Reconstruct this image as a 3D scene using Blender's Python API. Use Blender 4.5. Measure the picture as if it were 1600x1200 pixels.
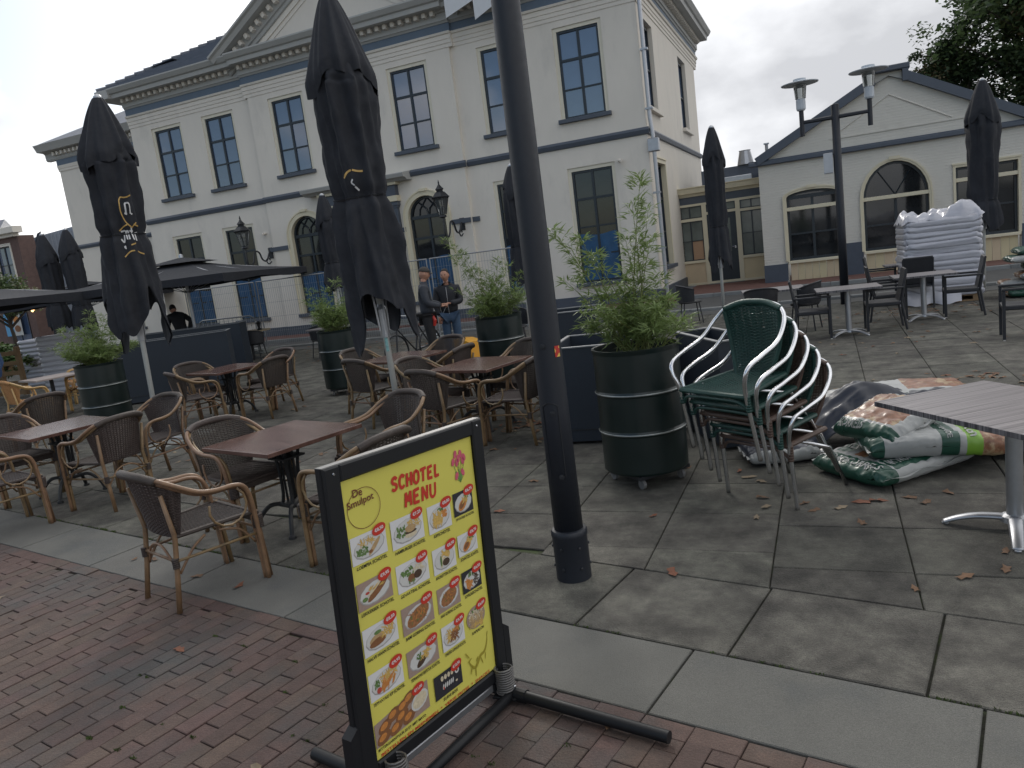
import bpy, math, random
from mathutils import Vector, Matrix, noise
for o in list(bpy.data.objects): bpy.data.objects.remove(o)
SC = bpy.context.scene; COL = SC.collection
random.seed(7)
R = math.radians; PI = math.pi
# ------------------------------------------------------------ camera
YAW, PIT, ROL, FPX, HC = R(-23.3), R(9.6), R(-7.35), 1180.0, 1.85
_f = Vector((math.sin(YAW)*math.cos(PIT), math.cos(YAW)*math.cos(PIT), -math.sin(PIT)))
_r = Vector((math.cos(YAW), -math.sin(YAW), 0)); _u = _r.cross(_f)
CR = math.cos(ROL)*_r + math.sin(ROL)*_u; CU = -math.sin(ROL)*_r + math.cos(ROL)*_u
CC = Vector((0, 0, HC))
cam = bpy.data.cameras.new('camera'); cam.sensor_width = 36; cam.lens = FPX/1600*36
cam.clip_start = 0.05; cam.clip_end = 600
camo = bpy.data.objects.new('camera', cam); COL.objects.link(camo)
m = Matrix((CR, CU, -_f)).transposed().to_4x4(); m.translation = CC
camo.matrix_world = m; SC.camera = camo
def screen(p):
    v = Vector(p)-CC; w = v.dot(_f)
    if w < .05: return None
    return 800+FPX*v.dot(CR)/w, 600-FPX*v.dot(CU)/w, w
# ------------------------------------------------------------ world and sun
SUN_EL, SUN_AZ = R(33), R(-24)      # azimuth from +Y towards +X
world = bpy.data.worlds.new('World'); SC.world = world; world.use_nodes = True
nt = world.node_tree; N = nt.nodes; L = nt.links; N.clear()
sky = N.new('ShaderNodeTexSky'); sky.sky_type = 'NISHITA'; sky.sun_disc = False
sky.sun_elevation = SUN_EL; sky.sun_rotation = SUN_AZ; sky.dust_density = 1.5
bg1 = N.new('ShaderNodeBackground'); bg1.inputs[1].default_value = 0.095
L.new(sky.outputs[0], bg1.inputs[0])
tc = N.new('ShaderNodeTexCoord'); sep = N.new('ShaderNodeSeparateXYZ'); L.new(tc.outputs['Generated'], sep.inputs[0])
def mth(op, a, b=None, c=None, T=nt):
    n = T.nodes.new('ShaderNodeMath'); n.operation = op
    for i, v in enumerate((a, b, c)):
        if v is None: continue
        if isinstance(v, (int, float)): n.inputs[i].default_value = v
        else: T.links.new(v, n.inputs[i])
    return n.outputs[0]
zc = mth('ADD', mth('MAXIMUM', sep.outputs[2], 0.0), 0.75)
cmb = N.new('ShaderNodeCombineXYZ')
L.new(mth('DIVIDE', sep.outputs[0], zc), cmb.inputs[0]); L.new(mth('DIVIDE', sep.outputs[1], zc), cmb.inputs[1]); L.new(mth('MULTIPLY', sep.outputs[2], 1.3), cmb.inputs[2])
nz = N.new('ShaderNodeTexNoise'); nz.noise_dimensions = '3D'; nz.inputs['Scale'].default_value = 2.4; nz.inputs['Detail'].default_value = 7; nz.inputs['Roughness'].default_value = 0.52
mp = N.new('ShaderNodeMapping'); mp.inputs['Location'].default_value = (2.2, 6.6, 3.3); L.new(cmb.outputs[0], mp.inputs[0]); L.new(mp.outputs[0], nz.inputs[0])
rp = N.new('ShaderNodeValToRGB'); rp.color_ramp.elements[0].position = 0.32; rp.color_ramp.elements[1].position = 0.42
gapd = N.new('ShaderNodeVectorMath'); gapd.operation = 'DOT_PRODUCT'; L.new(tc.outputs['Generated'], gapd.inputs[0]); gapd.inputs[1].default_value = (-0.731, 0.629, 0.264)
gap = mth('MULTIPLY', mth('POWER', mth('MAXIMUM', gapd.outputs['Value'], 0.0), 110.0), 0.32)
bk = N.new('ShaderNodeVectorMath'); bk.operation = 'DOT_PRODUCT'; L.new(tc.outputs['Generated'], bk.inputs[0]); bk.inputs[1].default_value = (-.45, -.83, .32)
gap2 = mth('MULTIPLY', mth('POWER', mth('MAXIMUM', bk.outputs['Value'], 0.0), 2.0), 0.24)     # the sky opens up behind the photographer
L.new(mth('SUBTRACT', mth('SUBTRACT', nz.outputs[0], gap), gap2), rp.inputs[0])                       # cloud cover mask
nz2 = N.new('ShaderNodeTexNoise'); nz2.inputs['Scale'].default_value = 2.6; nz2.inputs['Detail'].default_value = 7; nz2.inputs['Roughness'].default_value = 0.5
mp2 = N.new('ShaderNodeMapping'); mp2.inputs['Location'].default_value = (6.6, 1.0, 8.8); L.new(cmb.outputs[0], mp2.inputs[0]); L.new(mp2.outputs[0], nz2.inputs[0])
rp2 = N.new('ShaderNodeValToRGB'); e = rp2.color_ramp.elements
e[0].position = 0.37; e[0].color = (0.49, 0.50, 0.525, 1); e[1].position = 0.56; e[1].color = (1.10, 1.10, 1.10, 1)
x = rp2.color_ramp.elements.new(0.505); x.color = (0.80, 0.81, 0.835, 1)
L.new(nz2.outputs[0], rp2.inputs[0])
# brighter cloud round the hidden sun
sd = Vector((math.sin(SUN_AZ)*math.cos(SUN_EL), math.cos(SUN_AZ)*math.cos(SUN_EL), math.sin(SUN_EL)))
dot = N.new('ShaderNodeVectorMath'); dot.operation = 'DOT_PRODUCT'; L.new(tc.outputs['Generated'], dot.inputs[0]); dot.inputs[1].default_value = sd
gl = mth('MULTIPLY', mth('POWER', mth('MAXIMUM', dot.outputs['Value'], 0.0), 12.0), 0.25)
bg2 = N.new('ShaderNodeBackground'); L.new(rp2.outputs[0], bg2.inputs[0]); L.new(mth('ADD', gl, 0.92), bg2.inputs[1])
mixs = N.new('ShaderNodeMixShader'); L.new(rp.outputs[0], mixs.inputs[0]); L.new(bg1.outputs[0], mixs.inputs[1]); L.new(bg2.outputs[0], mixs.inputs[2])
wo = N.new('ShaderNodeOutputWorld'); L.new(mixs.outputs[0], wo.inputs[0])
sl = bpy.data.lights.new('sun', 'SUN'); sl.energy = 0.9; sl.angle = R(14); sl.color = (1, .95, .88)
so = bpy.data.objects.new('sun', sl); COL.objects.link(so); so.rotation_euler = (-sd).to_track_quat('-Z', 'Y').to_euler()
vs = SC.view_settings; SC.display_settings.display_device = 'sRGB'
vs.view_transform = 'Standard'; vs.look = 'None'; vs.exposure = 0.52; vs.gamma = 1; vs.use_curve_mapping = False
# ------------------------------------------------------------ materials
def new_mat(name):
    M = bpy.data.materials.new(name); M.use_nodes = True; T = M.node_tree
    return M, T, T.nodes['Principled BSDF']
def mat(name, col, rough=.7, metal=0, var=.12, vs_=6, bump=0, bs=60, spec=.5, rand=0, coat=0, dirt=None, speck=0, transl=0, world=False, detail=5, stretch=None, ior=None):
    """base colour with large mottling, fine bump and optional per-object brightness variation and dirt patches"""
    M, T, P = new_mat(name); N, L = T.nodes, T.links
    c = N.new('ShaderNodeTexCoord'); src = c.outputs['Object']
    if world:
        g = N.new('ShaderNodeNewGeometry'); src = g.outputs['Position']
    if stretch:
        mpn = N.new('ShaderNodeMapping'); mpn.inputs['Scale'].default_value = stretch; L.new(src, mpn.inputs[0]); src = mpn.outputs[0]
    n = N.new('ShaderNodeTexNoise'); n.inputs['Scale'].default_value = vs_; n.inputs['Detail'].default_value = detail; n.inputs['Roughness'].default_value = .6
    L.new(src, n.inputs[0])
    mx = N.new('ShaderNodeMix'); mx.data_type = 'RGBA'
    mx.inputs[6].default_value = (*[max(0, v*(1-var*1.6)) for v in col], 1); mx.inputs[7].default_value = (*[min(1, v*(1+var*1.6)) for v in col], 1)
    L.new(n.outputs[0], mx.inputs[0]); out = mx.outputs[2]
    if dirt:
        dcol, dscale, lo, hi = dirt
        n3 = N.new('ShaderNodeTexNoise'); n3.inputs['Scale'].default_value = dscale; n3.inputs['Detail'].default_value = 8; n3.inputs['Roughness'].default_value = .65
        L.new(src, n3.inputs[0]); r = N.new('ShaderNodeMapRange'); r.inputs[1].default_value = lo; r.inputs[2].default_value = hi
        L.new(n3.outputs[0], r.inputs[0]); m2 = N.new('ShaderNodeMix'); m2.data_type = 'RGBA'; L.new(r.outputs[0], m2.inputs[0]); L.new(out, m2.inputs[6]); m2.inputs[7].default_value = (*dcol, 1); out = m2.outputs[2]
    if speck:
        ns = N.new('ShaderNodeTexNoise'); ns.inputs['Scale'].default_value = 260; ns.inputs['Detail'].default_value = 2; L.new(src, ns.inputs[0])
        rs_ = N.new('ShaderNodeMapRange'); rs_.inputs[1].default_value = .35; rs_.inputs[2].default_value = .68; rs_.inputs[3].default_value = 1-speck; rs_.inputs[4].default_value = 1+speck; L.new(ns.outputs[0], rs_.inputs[0])
        hs_ = N.new('ShaderNodeHueSaturation'); L.new(rs_.outputs[0], hs_.inputs['Value']); L.new(out, hs_.inputs['Color']); out = hs_.outputs[0]
    if rand:
        oi = N.new('ShaderNodeObjectInfo'); h = N.new('ShaderNodeHueSaturation')
        L.new(mth('ADD', mth('MULTIPLY', oi.outputs['Random'], 2*rand, T=T), 1-rand, T=T), h.inputs['Value'])
        L.new(mth('ADD', mth('MULTIPLY', mth('FRACT', mth('MULTIPLY', oi.outputs['Random'], 7.3, T=T), T=T), .03, T=T), .485, T=T), h.inputs['Hue'])
        L.new(out, h.inputs['Color']); out = h.outputs[0]
    L.new(out, P.inputs['Base Color'])
    P.inputs['Roughness'].default_value = rough; P.inputs['Metallic'].default_value = metal
    P.inputs['Specular IOR Level'].default_value = spec; P.inputs['Coat Weight'].default_value = coat; P.inputs['Coat Roughness'].default_value = .15
    if ior: P.inputs['IOR'].default_value = ior
    if transl:
        tr = N.new('ShaderNodeBsdfTranslucent'); L.new(out, tr.inputs[0]); mxs = N.new('ShaderNodeMixShader'); mxs.inputs[0].default_value = transl; L.new(P.outputs[0], mxs.inputs[1]); L.new(tr.outputs[0], mxs.inputs[2]); L.new(mxs.outputs[0], N['Material Output'].inputs[0])
    if bump:
        n2 = N.new('ShaderNodeTexNoise'); n2.inputs['Scale'].default_value = bs; n2.inputs['Detail'].default_value = 4; L.new(src, n2.inputs[0])
        b = N.new('ShaderNodeBump'); b.inputs['Strength'].default_value = bump; b.inputs['Distance'].default_value = .01; L.new(n2.outputs[0], b.inputs['Height']); L.new(b.outputs[0], P.inputs['Normal'])
        rm = N.new('ShaderNodeMapRange'); rm.inputs[3].default_value = max(0, rough-.12); rm.inputs[4].default_value = min(1, rough+.12); L.new(n2.outputs[0], rm.inputs[0]); L.new(rm.outputs[0], P.inputs['Roughness'])
    return M
# ------------------------------------------------------------ mesh builder
SPLIT = {'stretcher', 'brace', 'ribs', 'screws', 'seam'}
class MB:
    def __init__(s, X=None): s.v = []; s.f = []; s.X = X; s.mi = []; s.m = 0
    def vert(s, p):
        p = Vector(p); s.v.append(s.X @ p if s.X else p); return len(s.v)-1
    def face(s, ids): s.f.append(tuple(ids)); s.mi.append(s.m)
    def quad(s, *ps): s.face([s.vert(p) for p in ps]); return s
    poly = quad
    def box(s, a, b, ch=0):
        x0, y0, z0 = [min(a[i], b[i]) for i in range(3)]; x1, y1, z1 = [max(a[i], b[i]) for i in range(3)]
        if ch <= 0:
            i = [s.vert(p) for p in ((x0,y0,z0),(x1,y0,z0),(x1,y1,z0),(x0,y1,z0),(x0,y0,z1),(x1,y0,z1),(x1,y1,z1),(x0,y1,z1))]
            for q in ((0,3,2,1),(4,5,6,7),(0,1,5,4),(1,2,6,5),(2,3,7,6),(3,0,4,7)): s.face([i[k] for k in q])
            return s
        c = ch; pts = []
        for z, ins in ((z0, c), (z0+c, 0), (z1-c, 0), (z1, c)):
            for (sx, sy) in ((0,0),(1,0),(1,1),(0,1)):
                xx = (x0, x1)[sx]; yy = (y0, y1)[sy]
                dx = ins if sx == 0 else -ins; dy = ins if sy == 0 else -ins
                pts.append((xx+dx, yy+dy, z))
        i = [s.vert(p) for p in pts]
        s.face((i[3], i[2], i[1], i[0])); s.face((i[12], i[13], i[14], i[15]))
        for r in range(3):
            for k in range(4):
                k2 = (k+1) % 4; s.face((i[r*4+k], i[r*4+k2], i[r*4+4+k2], i[r*4+4+k]))
        return s
    def tube(s, path, r, n=8, cap=True, closed=False, flat=1.0, up=None):
        path = [Vector(p) for p in path]; m = len(path)
        rs = r if isinstance(r, (list, tuple)) else [r]*m
        rings = []; prev = None
        for k, p in enumerate(path):
            if closed: t = path[(k+1) % m]-path[k-1]
            else: t = path[min(k+1, m-1)]-path[max(k-1, 0)]
            if t.length < 1e-9: t = Vector((0, 0, 1))
            t.normalize()
            if prev is None:
                a = Vector(up) if up else (Vector((0, 0, 1)) if abs(t.z) < .9 else Vector((0, 1, 0)))
                nrm = (a - t*a.dot(t)).normalized()
            else: 
                nrm = prev - t*prev.dot(t)
                nrm = nrm.normalized() if nrm.length > 1e-6 else t.orthogonal().normalized()
            prev = nrm; b = t.cross(nrm)
            rings.append([s.vert(p+(nrm*math.cos(2*PI*j/n)*flat+b*math.sin(2*PI*j/n))*rs[k]) for j in range(n)])
        K = m if closed else m-1
        for k in range(K):
            A, B = rings[k], rings[(k+1) % m]
            for j in range(n): s.face((A[j], A[(j+1) % n], B[(j+1) % n], B[j]))
        if cap and not closed:
            s.face(rings[0][::-1]); s.face(rings[-1])
        return s
    def lathe(s, prof, c=(0,0,0), n=24, cap=True):
        rings = []
        for (r, z) in prof: rings.append([s.vert((c[0]+r*math.cos(2*PI*j/n), c[1]+r*math.sin(2*PI*j/n), c[2]+z)) for j in range(n)])
        for A, B in zip(rings, rings[1:]):
            for j in range(n): s.face((A[j], A[(j+1) % n], B[(j+1) % n], B[j]))
        if cap: s.face(rings[0][::-1]); s.face(rings[-1])
        return s
    def prism(s, poly, d, o=(0,0,0)):
        """poly of 3-D points, extruded by vector d"""
        d = Vector(d); a = [s.vert(p) for p in poly]; b = [s.vert(Vector(p)+d) for p in poly]
        s.face(a[::-1]); s.face(b)
        for k in range(len(poly)): k2 = (k+1) % len(poly); s.face((a[k], a[k2], b[k2], b[k]))
        return s
    def grid(s, fn, nu, nv, closeu=False):
        ids = [[s.vert(fn(i/(nu if closeu else nu-1), j/(nv-1))) for i in range(nu)] for j in range(nv)]
        for j in range(nv-1):
            for i in range(nu if closeu else nu-1):
                i2 = (i+1) % nu; s.face((ids[j][i], ids[j][i2], ids[j+1][i2], ids[j+1][i]))
        return s
    def mesh(s, name, mats, smooth=False):
        me = bpy.data.meshes.new(name); me.from_pydata([tuple(v) for v in s.v], [], s.f)
        for M in (mats if isinstance(mats, (list, tuple)) else [mats]): me.materials.append(M)
        if isinstance(mats, (list, tuple)): me.polygons.foreach_set('material_index', s.mi)
        if smooth: me.polygons.foreach_set('use_smooth', [True]*len(me.polygons))
        me.update(); return me
    def pieces(s):
        par = list(range(len(s.v)))
        def fd(i):
            while par[i] != i: par[i] = par[par[i]]; i = par[i]
            return i
        for f in s.f:
            r0 = fd(f[0])
            for i in f[1:]: par[fd(i)] = r0
        G = {}
        for f, m_ in zip(s.f, s.mi): G.setdefault(fd(f[0]), []).append((f, m_))
        out = []
        for fs in G.values():
            b = MB(); mp = {}
            for f, m_ in fs:
                b.m = m_; ids = []
                for i in f:
                    if i not in mp: mp[i] = len(b.v); b.v.append(s.v[i])
                    ids.append(mp[i])
                b.face(ids)
            out.append(b)
        return out
    def build(s, name, mats, parent=None, smooth=False, kind=None, label=None):
        if name in SPLIT and not kind:
            ps = s.pieces()
            if len(ps) > 1: return [q.build_one(name, mats, parent, smooth, kind, label) for q in ps][0]
        return s.build_one(name, mats, parent, smooth, kind, label)
    def build_one(s, name, mats, parent=None, smooth=False, kind=None, label=None):
        o = bpy.data.objects.new(name, s.mesh(name, mats, smooth)); COL.objects.link(o)
        if parent: o.parent = parent
        if kind: o['kind'] = kind
        if label: o['label'] = label
        return o
def smooth_angle(o, a=35):
    me = o.data; me.polygons.foreach_set('use_smooth', [True]*len(me.polygons))
    try: me.set_sharp_from_angle(angle=R(a))
    except Exception: pass
    return o
def tag(o, label, cat, group=None):
    o['label'] = label; o['category'] = cat
    if group: o['group'] = group
    return o
def thing(name, label, cat, loc=(0,0,0), rz=0, group=None):
    o = bpy.data.objects.new(name, None); COL.objects.link(o); o.location = loc; o.rotation_euler = (0, 0, rz)
    o.empty_display_size = .1
    return tag(o, label, cat, group)
def inst(name, me, parent=None, loc=(0,0,0), rot=(0,0,0), sc=(1,1,1)):
    o = bpy.data.objects.new(name, me); COL.objects.link(o); o.parent = parent; o.location = loc; o.rotation_euler = rot; o.scale = sc
    return o
def dup(root, loc, rz, label, group=None, rot=None):
    r = root.copy(); COL.objects.link(r); r.location = loc; r.rotation_euler = rot or (0, 0, rz); r['label'] = label
    if group: r['group'] = group
    for ch in root.children:
        c = ch.copy(); COL.objects.link(c); c.parent = r
        for g in ch.children:
            d = g.copy(); COL.objects.link(d); d.parent = c
    return r
def arc(cx, cy, r, a0, a1, n): return [(cx+r*math.cos(R(a0+(a1-a0)*k/n)), cy+r*math.sin(R(a0+(a1-a0)*k/n))) for k in range(n+1)]
def bez(pts, n=8):
    """smooth Catmull-Rom path through points"""
    P = [Vector(p) for p in pts]; out = []
    for i in range(len(P)-1):
        p0 = P[max(i-1, 0)]; p1 = P[i]; p2 = P[i+1]; p3 = P[min(i+2, len(P)-1)]
        for k in range(n):
            t = k/n; out.append(.5*((2*p1)+(p2-p0)*t+(2*p0-5*p1+4*p2-p3)*t*t+(3*p1-p0-3*p2+p3)*t*t*t))
    out.append(P[-1]); return out
def text_mb(txt, size, thick=.0006, shear=0, align='CENTER', bold=0, spacing=1.0):
    cu = bpy.data.curves.new('t', 'FONT'); cu.body = txt; cu.size = size; cu.shear = shear; cu.align_x = align; cu.align_y = 'CENTER'
    cu.offset = bold; cu.resolution_u = 3; cu.extrude = thick/2; cu.space_character = spacing
    o = bpy.data.objects.new('t', cu); COL.objects.link(o); dg = bpy.context.evaluated_depsgraph_get(); dg.update()
    me = bpy.data.meshes.new_from_object(o.evaluated_get(dg)); bpy.data.objects.remove(o); bpy.data.curves.remove(cu)
    b = MB(); b.v = [v.co.copy() for v in me.vertices]; b.f = [tuple(p.vertices) for p in me.polygons]; b.mi = [0]*len(b.f)
    bpy.data.meshes.remove(me); return b
def add_mb(dst, src, fn):
    k = len(dst.v); dst.v += [Vector(fn(v)) for v in src.v]; dst.f += [tuple(i+k for i in f) for f in src.f]; dst.mi += [dst.m]*len(src.f)
# ============================================================ MATERIALS used in many places
M_white = mat('render_white', (.71, .665, .59), .85, var=.05, vs_=1.4, bump=.15, bs=40, stretch=(1.4, .5, 1), dirt=((.47, .45, .41), .9, .55, 1.0))
M_cream = mat('cream_paint', (.66, .60, .44), .55, var=.04, vs_=3)
M_casew = mat('pale_cream_paint', (.68, .64, .52), .6, var=.04, vs_=3)
M_creampanel = mat('cream_board_paint', (.60, .50, .32), .6, var=.06, vs_=3, rand=.04)
M_greytrim = mat('blue_grey_paint', (.075, .09, .115), .5, var=.08, vs_=3)
M_frieze = mat('frieze_grey_paint', (.11, .15, .20), .6, var=.08, vs_=3)
M_cornice = mat('cornice_grey_paint', (.40, .40, .38), .6, var=.06, vs_=2)
M_darkframe = mat('dark_window_frame', (.018, .026, .034), .35, var=.1)
M_glass = mat('window_glass', (.048, .080, .150), .04, var=.3, vs_=.6, ior=2.3, spec=.5)
M_glassdark = mat('dark_window_glass', (.018, .02, .022), .05, var=.6, vs_=1.2, ior=1.6)
M_bluefilm = mat('blue_foil', (.016, .075, .17), .5, var=.35, vs_=2.5, bump=.6, bs=6)
M_black = mat('black_metal', (.016, .018, .022), .42, var=.2, vs_=8)
M_polegrey = mat('dark_grey_steel', (.011, .014, .021), .5, var=.12, vs_=6, bump=.05, bs=30)
M_roof = mat('slate_blue_roof', (.085, .10, .13), .55, var=.2, vs_=2, bump=.3, bs=5)
M_alu = mat('aluminium', (.72, .73, .75), .24, metal=1, var=.06, vs_=20)
M_alumatt = mat('aluminium_matt', (.42, .43, .45), .42, metal=.9, var=.1, vs_=14)
M_navy = mat('navy_panel', (.013, .020, .031), .55, var=.1, vs_=2, bump=.05, bs=50)
M_concrete = mat('concrete', (.19, .20, .19), .9, var=.12, vs_=3, bump=.3, bs=60)
# ============================================================ GROUND
BRK = mat('street_clinker', (.088, .055, .045), .8, speck=.25, var=.32, vs_=11, bump=.5, bs=90, rand=.17, world=True, dirt=((.058, .055, .053), 1.3, .47, .66))
SLB = mat('plaza_slab', (.120, .115, .096), .9, speck=.30, var=.40, vs_=14, bump=.8, bs=110, rand=.16, world=True, dirt=((.046, .043, .037), 3.4, .38, .64), detail=12)
STP = mat('strip_slab', (.122, .119, .108), .88, speck=.22, var=.12, vs_=4, bump=.45, bs=160, rand=.07, world=True, dirt=((.085, .09, .088), 1.6, .5, .75))
BED = mat('joint_bed', (.034, .033, .022), .95, var=.5, vs_=14, bump=.8, bs=60, world=True, dirt=((.045, .065, .018), 3.0, .50, .64))
FARG = mat('far_ground', (.075, .074, .07), .9, var=.2, vs_=.4, world=True)
REDP = mat('red_pavement', (.13, .062, .050), .85, var=.2, vs_=5, bump=.4, bs=40, world=True)
KERB = mat('kerb_stone', (.20, .205, .20), .85, var=.18, vs_=4, bump=.3, bs=60, rand=.1)
g = MB(); g.quad((-300, -200, -.05), (300, -200, -.05), (300, 400, -.05), (-300, 400, -.05)); g.build('ground', FARG, kind='structure')
TH = math.atan2(-.218, 1.0); SD = Vector((math.cos(TH), math.sin(TH), 0)); SN = Vector((-math.sin(TH), math.cos(TH), 0))
S0 = Vector((-4.17, 3.40, 0))            # a point on the street edge of the light strip
SW = .52                                  # strip width
def S(a, b, z=0): p = S0+SD*a+SN*b; return (p.x, p.y, z)
# --- slab strip
rs = MB(); q = [S(-24, -.001, -.016), S(14, -.001, -.016), S(14, SW, -.016), S(-24, SW, -.016)]
rs.prism(q, (0, 0, -.02)); strip = rs.build('slab_strip', BED, kind='structure')
def chamf(me_name, w, d, h, c, M):
    return MB().box((-w/2, -d/2, -h), (w/2, d/2, 0), c).mesh(me_name, M)
STL = 1.12
smesh = MB().box((-STL/2+.006, -SW/2+.006, -.05), (STL/2-.006, SW/2-.006, 0), .004).mesh('strip_slab', STP)
a = -22.0 + .86
while a < 13:
    p = S0+SD*(a+STL/2)+SN*(SW/2); o = inst('strip_slab', smesh, strip, (p.x, p.y, random.uniform(-.002, .002)), (random.uniform(-.002, .002), random.uniform(-.002, .002), TH)); a += STL
# --- brick street
bed = MB(); q = [S(-26, -.002, -.016), S(-26, -9, -.016), S(16, -9, -.016), S(16, -.002, -.016)]; bed.prism(q, (0, 0, -.02)); street = bed.build('brick_street', BED, kind='structure')
BL, BW = .205, .1025
bm_ = [MB().box((-BW/2+g_, -BL/2+g_, -.05), (BW/2-g_, BL/2-g_, 0), .003).mesh('brick', BRK) for g_ in (.0013, .0017, .0022)]
bricks = []
def put(a, b, rot): bricks.append((a, b, rot))
a = -17
while a < 9: put(a+BL/2, -BW/2, PI/2); a += BL
na = int(26/BW)
for i in range(na):
    a = -17+i*BW; off = (.5 if i % 2 else 0)*BL + random.uniform(-.03, .03)
    b = -BW-off
    while b > -5.2:
        if -BW-b < .01: put(a+BW/2, b-BL/2, 0)
        else: put(a+BW/2, b-BL/2, 0)
        b -= BL
    if off > .05: bricks.append((a+BW/2, -BW-off/2, ('h', off)))
cand = []
for (a, b, rot) in bricks:
    p = S0+SD*a+SN*b; s_ = screen(p)
    k = 0
    if s_ and -60 < s_[0] < 1660 and -60 < s_[1] < 1270: k = 1/s_[2]**2*abs((p-CC).normalized().z)
    cand.append((k, a, b, rot))
cand.sort(key=lambda t: -t[0])
rest = MB()
for k, (w, a, b, rot) in enumerate(cand):
    p = S0+SD*a+SN*b; dz = random.uniform(-.0025, .002) - (.004 if random.random() < .04 else 0); ang = TH+random.uniform(-.012, .012); sc = 1
    if isinstance(rot, tuple): sc = rot[1]/BL*.97; rr = 0
    else: rr = rot
    E_ = (random.uniform(-.012, .012), random.uniform(-.018, .018), ang+rr)
    if k < 300: inst('brick', bm_[k % 3], street, (p.x, p.y, dz), E_, (1, sc, 1))
    else:
        X = Matrix.LocRotScale(Vector((p.x, p.y, dz)), __import__('mathutils').Euler(E_), Vector((1, sc, 1)))
        rest.X = X; rest.box((-BW/2+.0017, -BL/2+.0017, -.05), (BW/2-.0017, BL/2-.0017, 0), .003 if w > 0 else 0)
rest.X = None; rest.build('paving_bricks', BRK, street, kind='stuff')
# --- plaza of concrete slabs
PY1 = 17.2
bed = MB(); q = [S(-30, SW+.002, -.018), S(16, SW+.002, -.018), (16, PY1, -.018), (-36, PY1, -.018)]; bed.prism(q, (0, 0, -.02)); plaza = bed.build('plaza', BED, kind='structure')
slabs = []
GW, GH = .69, .615
def yedge(x): # upper edge of border row
    p = S0+SN*(SW+.70); return p.y + (x-p.x)*math.tan(TH)
def clip_poly(poly, y0fn):
    return poly
for i in range(-46, 22):
    x0 = -.35+GW*i; x1 = x0+GW-.007
    off = [0, .30, .12, .44, .21, .5][i % 6]+ (3.77 if i % 2 else 4.07)
    y = off-4*GH
    while y < PY1-.02:
        y1 = min(y+GH-.007, PY1-.01)
        e0, e1 = yedge(x0)+.008, yedge(x1)+.008
        if y1 > max(e0, e1)+.05 or y1 > min(e0, e1)+.12:
            b0, b1 = max(y, e0), max(y, e1)
            if b0 < y1 and b1 < y1: slabs.append([(x0, b0), (x1, b1), (x1, y1), (x0, y1)])
        y += GH
a = -24+.35   # border row, cut square to the strip
while a < 12:
    w = .78
    q = [S(a+.006, SW+.008), S(a+w-.006, SW+.008), S(a+w-.006, SW+.70), S(a+.006, SW+.70)]
    slabs.append([(p[0], p[1]) for p in q]); a += w
def slab_w(q):
    c = Vector((sum(p[0] for p in q)/len(q), sum(p[1] for p in q)/len(q), 0)); s_ = screen(c)
    if s_ and -80 < s_[0] < 1680 and 300 < s_[1] < 1300: return 1/s_[2]**3
    return 0
slabs.sort(key=lambda q: -slab_w(q))
rest = MB()
def slab_into(b, q, c=None, dz=0):
    cx = 0; cy = 0
    if c: cx, cy = c
    pts = [(p[0]-cx, p[1]-cy) for p in q]; mx = sum(p[0] for p in pts)/len(pts); my = sum(p[1] for p in pts)/len(pts)
    tl = random.uniform(-.004, .004); tx = random.uniform(-.004, .004)
    hz = [dz+tl*(p[0]-mx)+tx*(p[1]-my) for p in pts]
    n = len(pts); bot = [b.vert((p[0], p[1], -.05)) for p in pts]; mid = [b.vert((p[0], p[1], h-.005)) for p, h in zip(pts, hz)]
    top = [b.vert((mx+(p[0]-mx)*.985, my+(p[1]-my)*.985, h)) for p, h in zip(pts, hz)]
    b.face(top)
    for k in range(n): k2 = (k+1) % n; b.face((bot[k], bot[k2], mid[k2], mid[k])); b.face((mid[k], mid[k2], top[k2], top[k]))
for k, q in enumerate(slabs):
    dz = random.uniform(-.003, .003)
    if k < 300:
        c = (q[0][0], q[0][1]); b = MB(); slab_into(b, q, c, dz); o = b.build('paving_slab', SLB, plaza); o.location = (c[0], c[1], 0)
    else: slab_into(rest, q, None, dz)
rest.build('far_paving_slabs', SLB, plaza, kind='stuff')
# --- road band, kerbs and red pavement along the buildings
b = MB(); b.box((-60, 17.2, -.06), (40, 30, -.03)); b.build('road', FARG, kind='structure')
def kerbrow(x0, x1, y, z0, z1, name, root):
    x = x0; me = MB().box((-.495, -.09, z0), (.495, .09, z1), .01).mesh('kerb_stone', KERB); n = 0
    while x < x1:
        s_ = screen((x, y, 0)); vis = s_ and -50 < s_[0] < 1650
        inst('kerb_stone', me, root, (x+.5, y, random.uniform(-.002, .002)))
        x += 1.0
b = MB(); b.box((-60, 17.32, -.045), (40, 18.15, -.008)); gut = b.build('gutter_paving', mat('gutter', (.075, .075, .072), .9, var=.2, world=True), kind='structure')
kerbrow(-36, 14, 18.25, -.06, .055, 'kerb', gut)
b = MB(); b.box((-60, 18.36, -.04), (-4.2, 19.55, .02)); b.box((-4.198, 18.36, -.04), (40, 21.5, .02)); b.build('service_road', mat('service_road', (.07, .07, .068), .9, var=.2, world=True), kind='structure')
b = MB(); b.box((-40, 19.8, -.03), (-3.9, 21.3, .13)); b.box((-3.9, 21.72, -.03), (30, 25.6, .12)); pav = b.build('red_pavement', REDP, kind='structure')
kerbrow(-36, -4.5, 19.7, -.03, .125, 'kerb', pav); kerbrow(-3.9, 14, 21.62, -.03, .115, 'kerb', pav)
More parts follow.
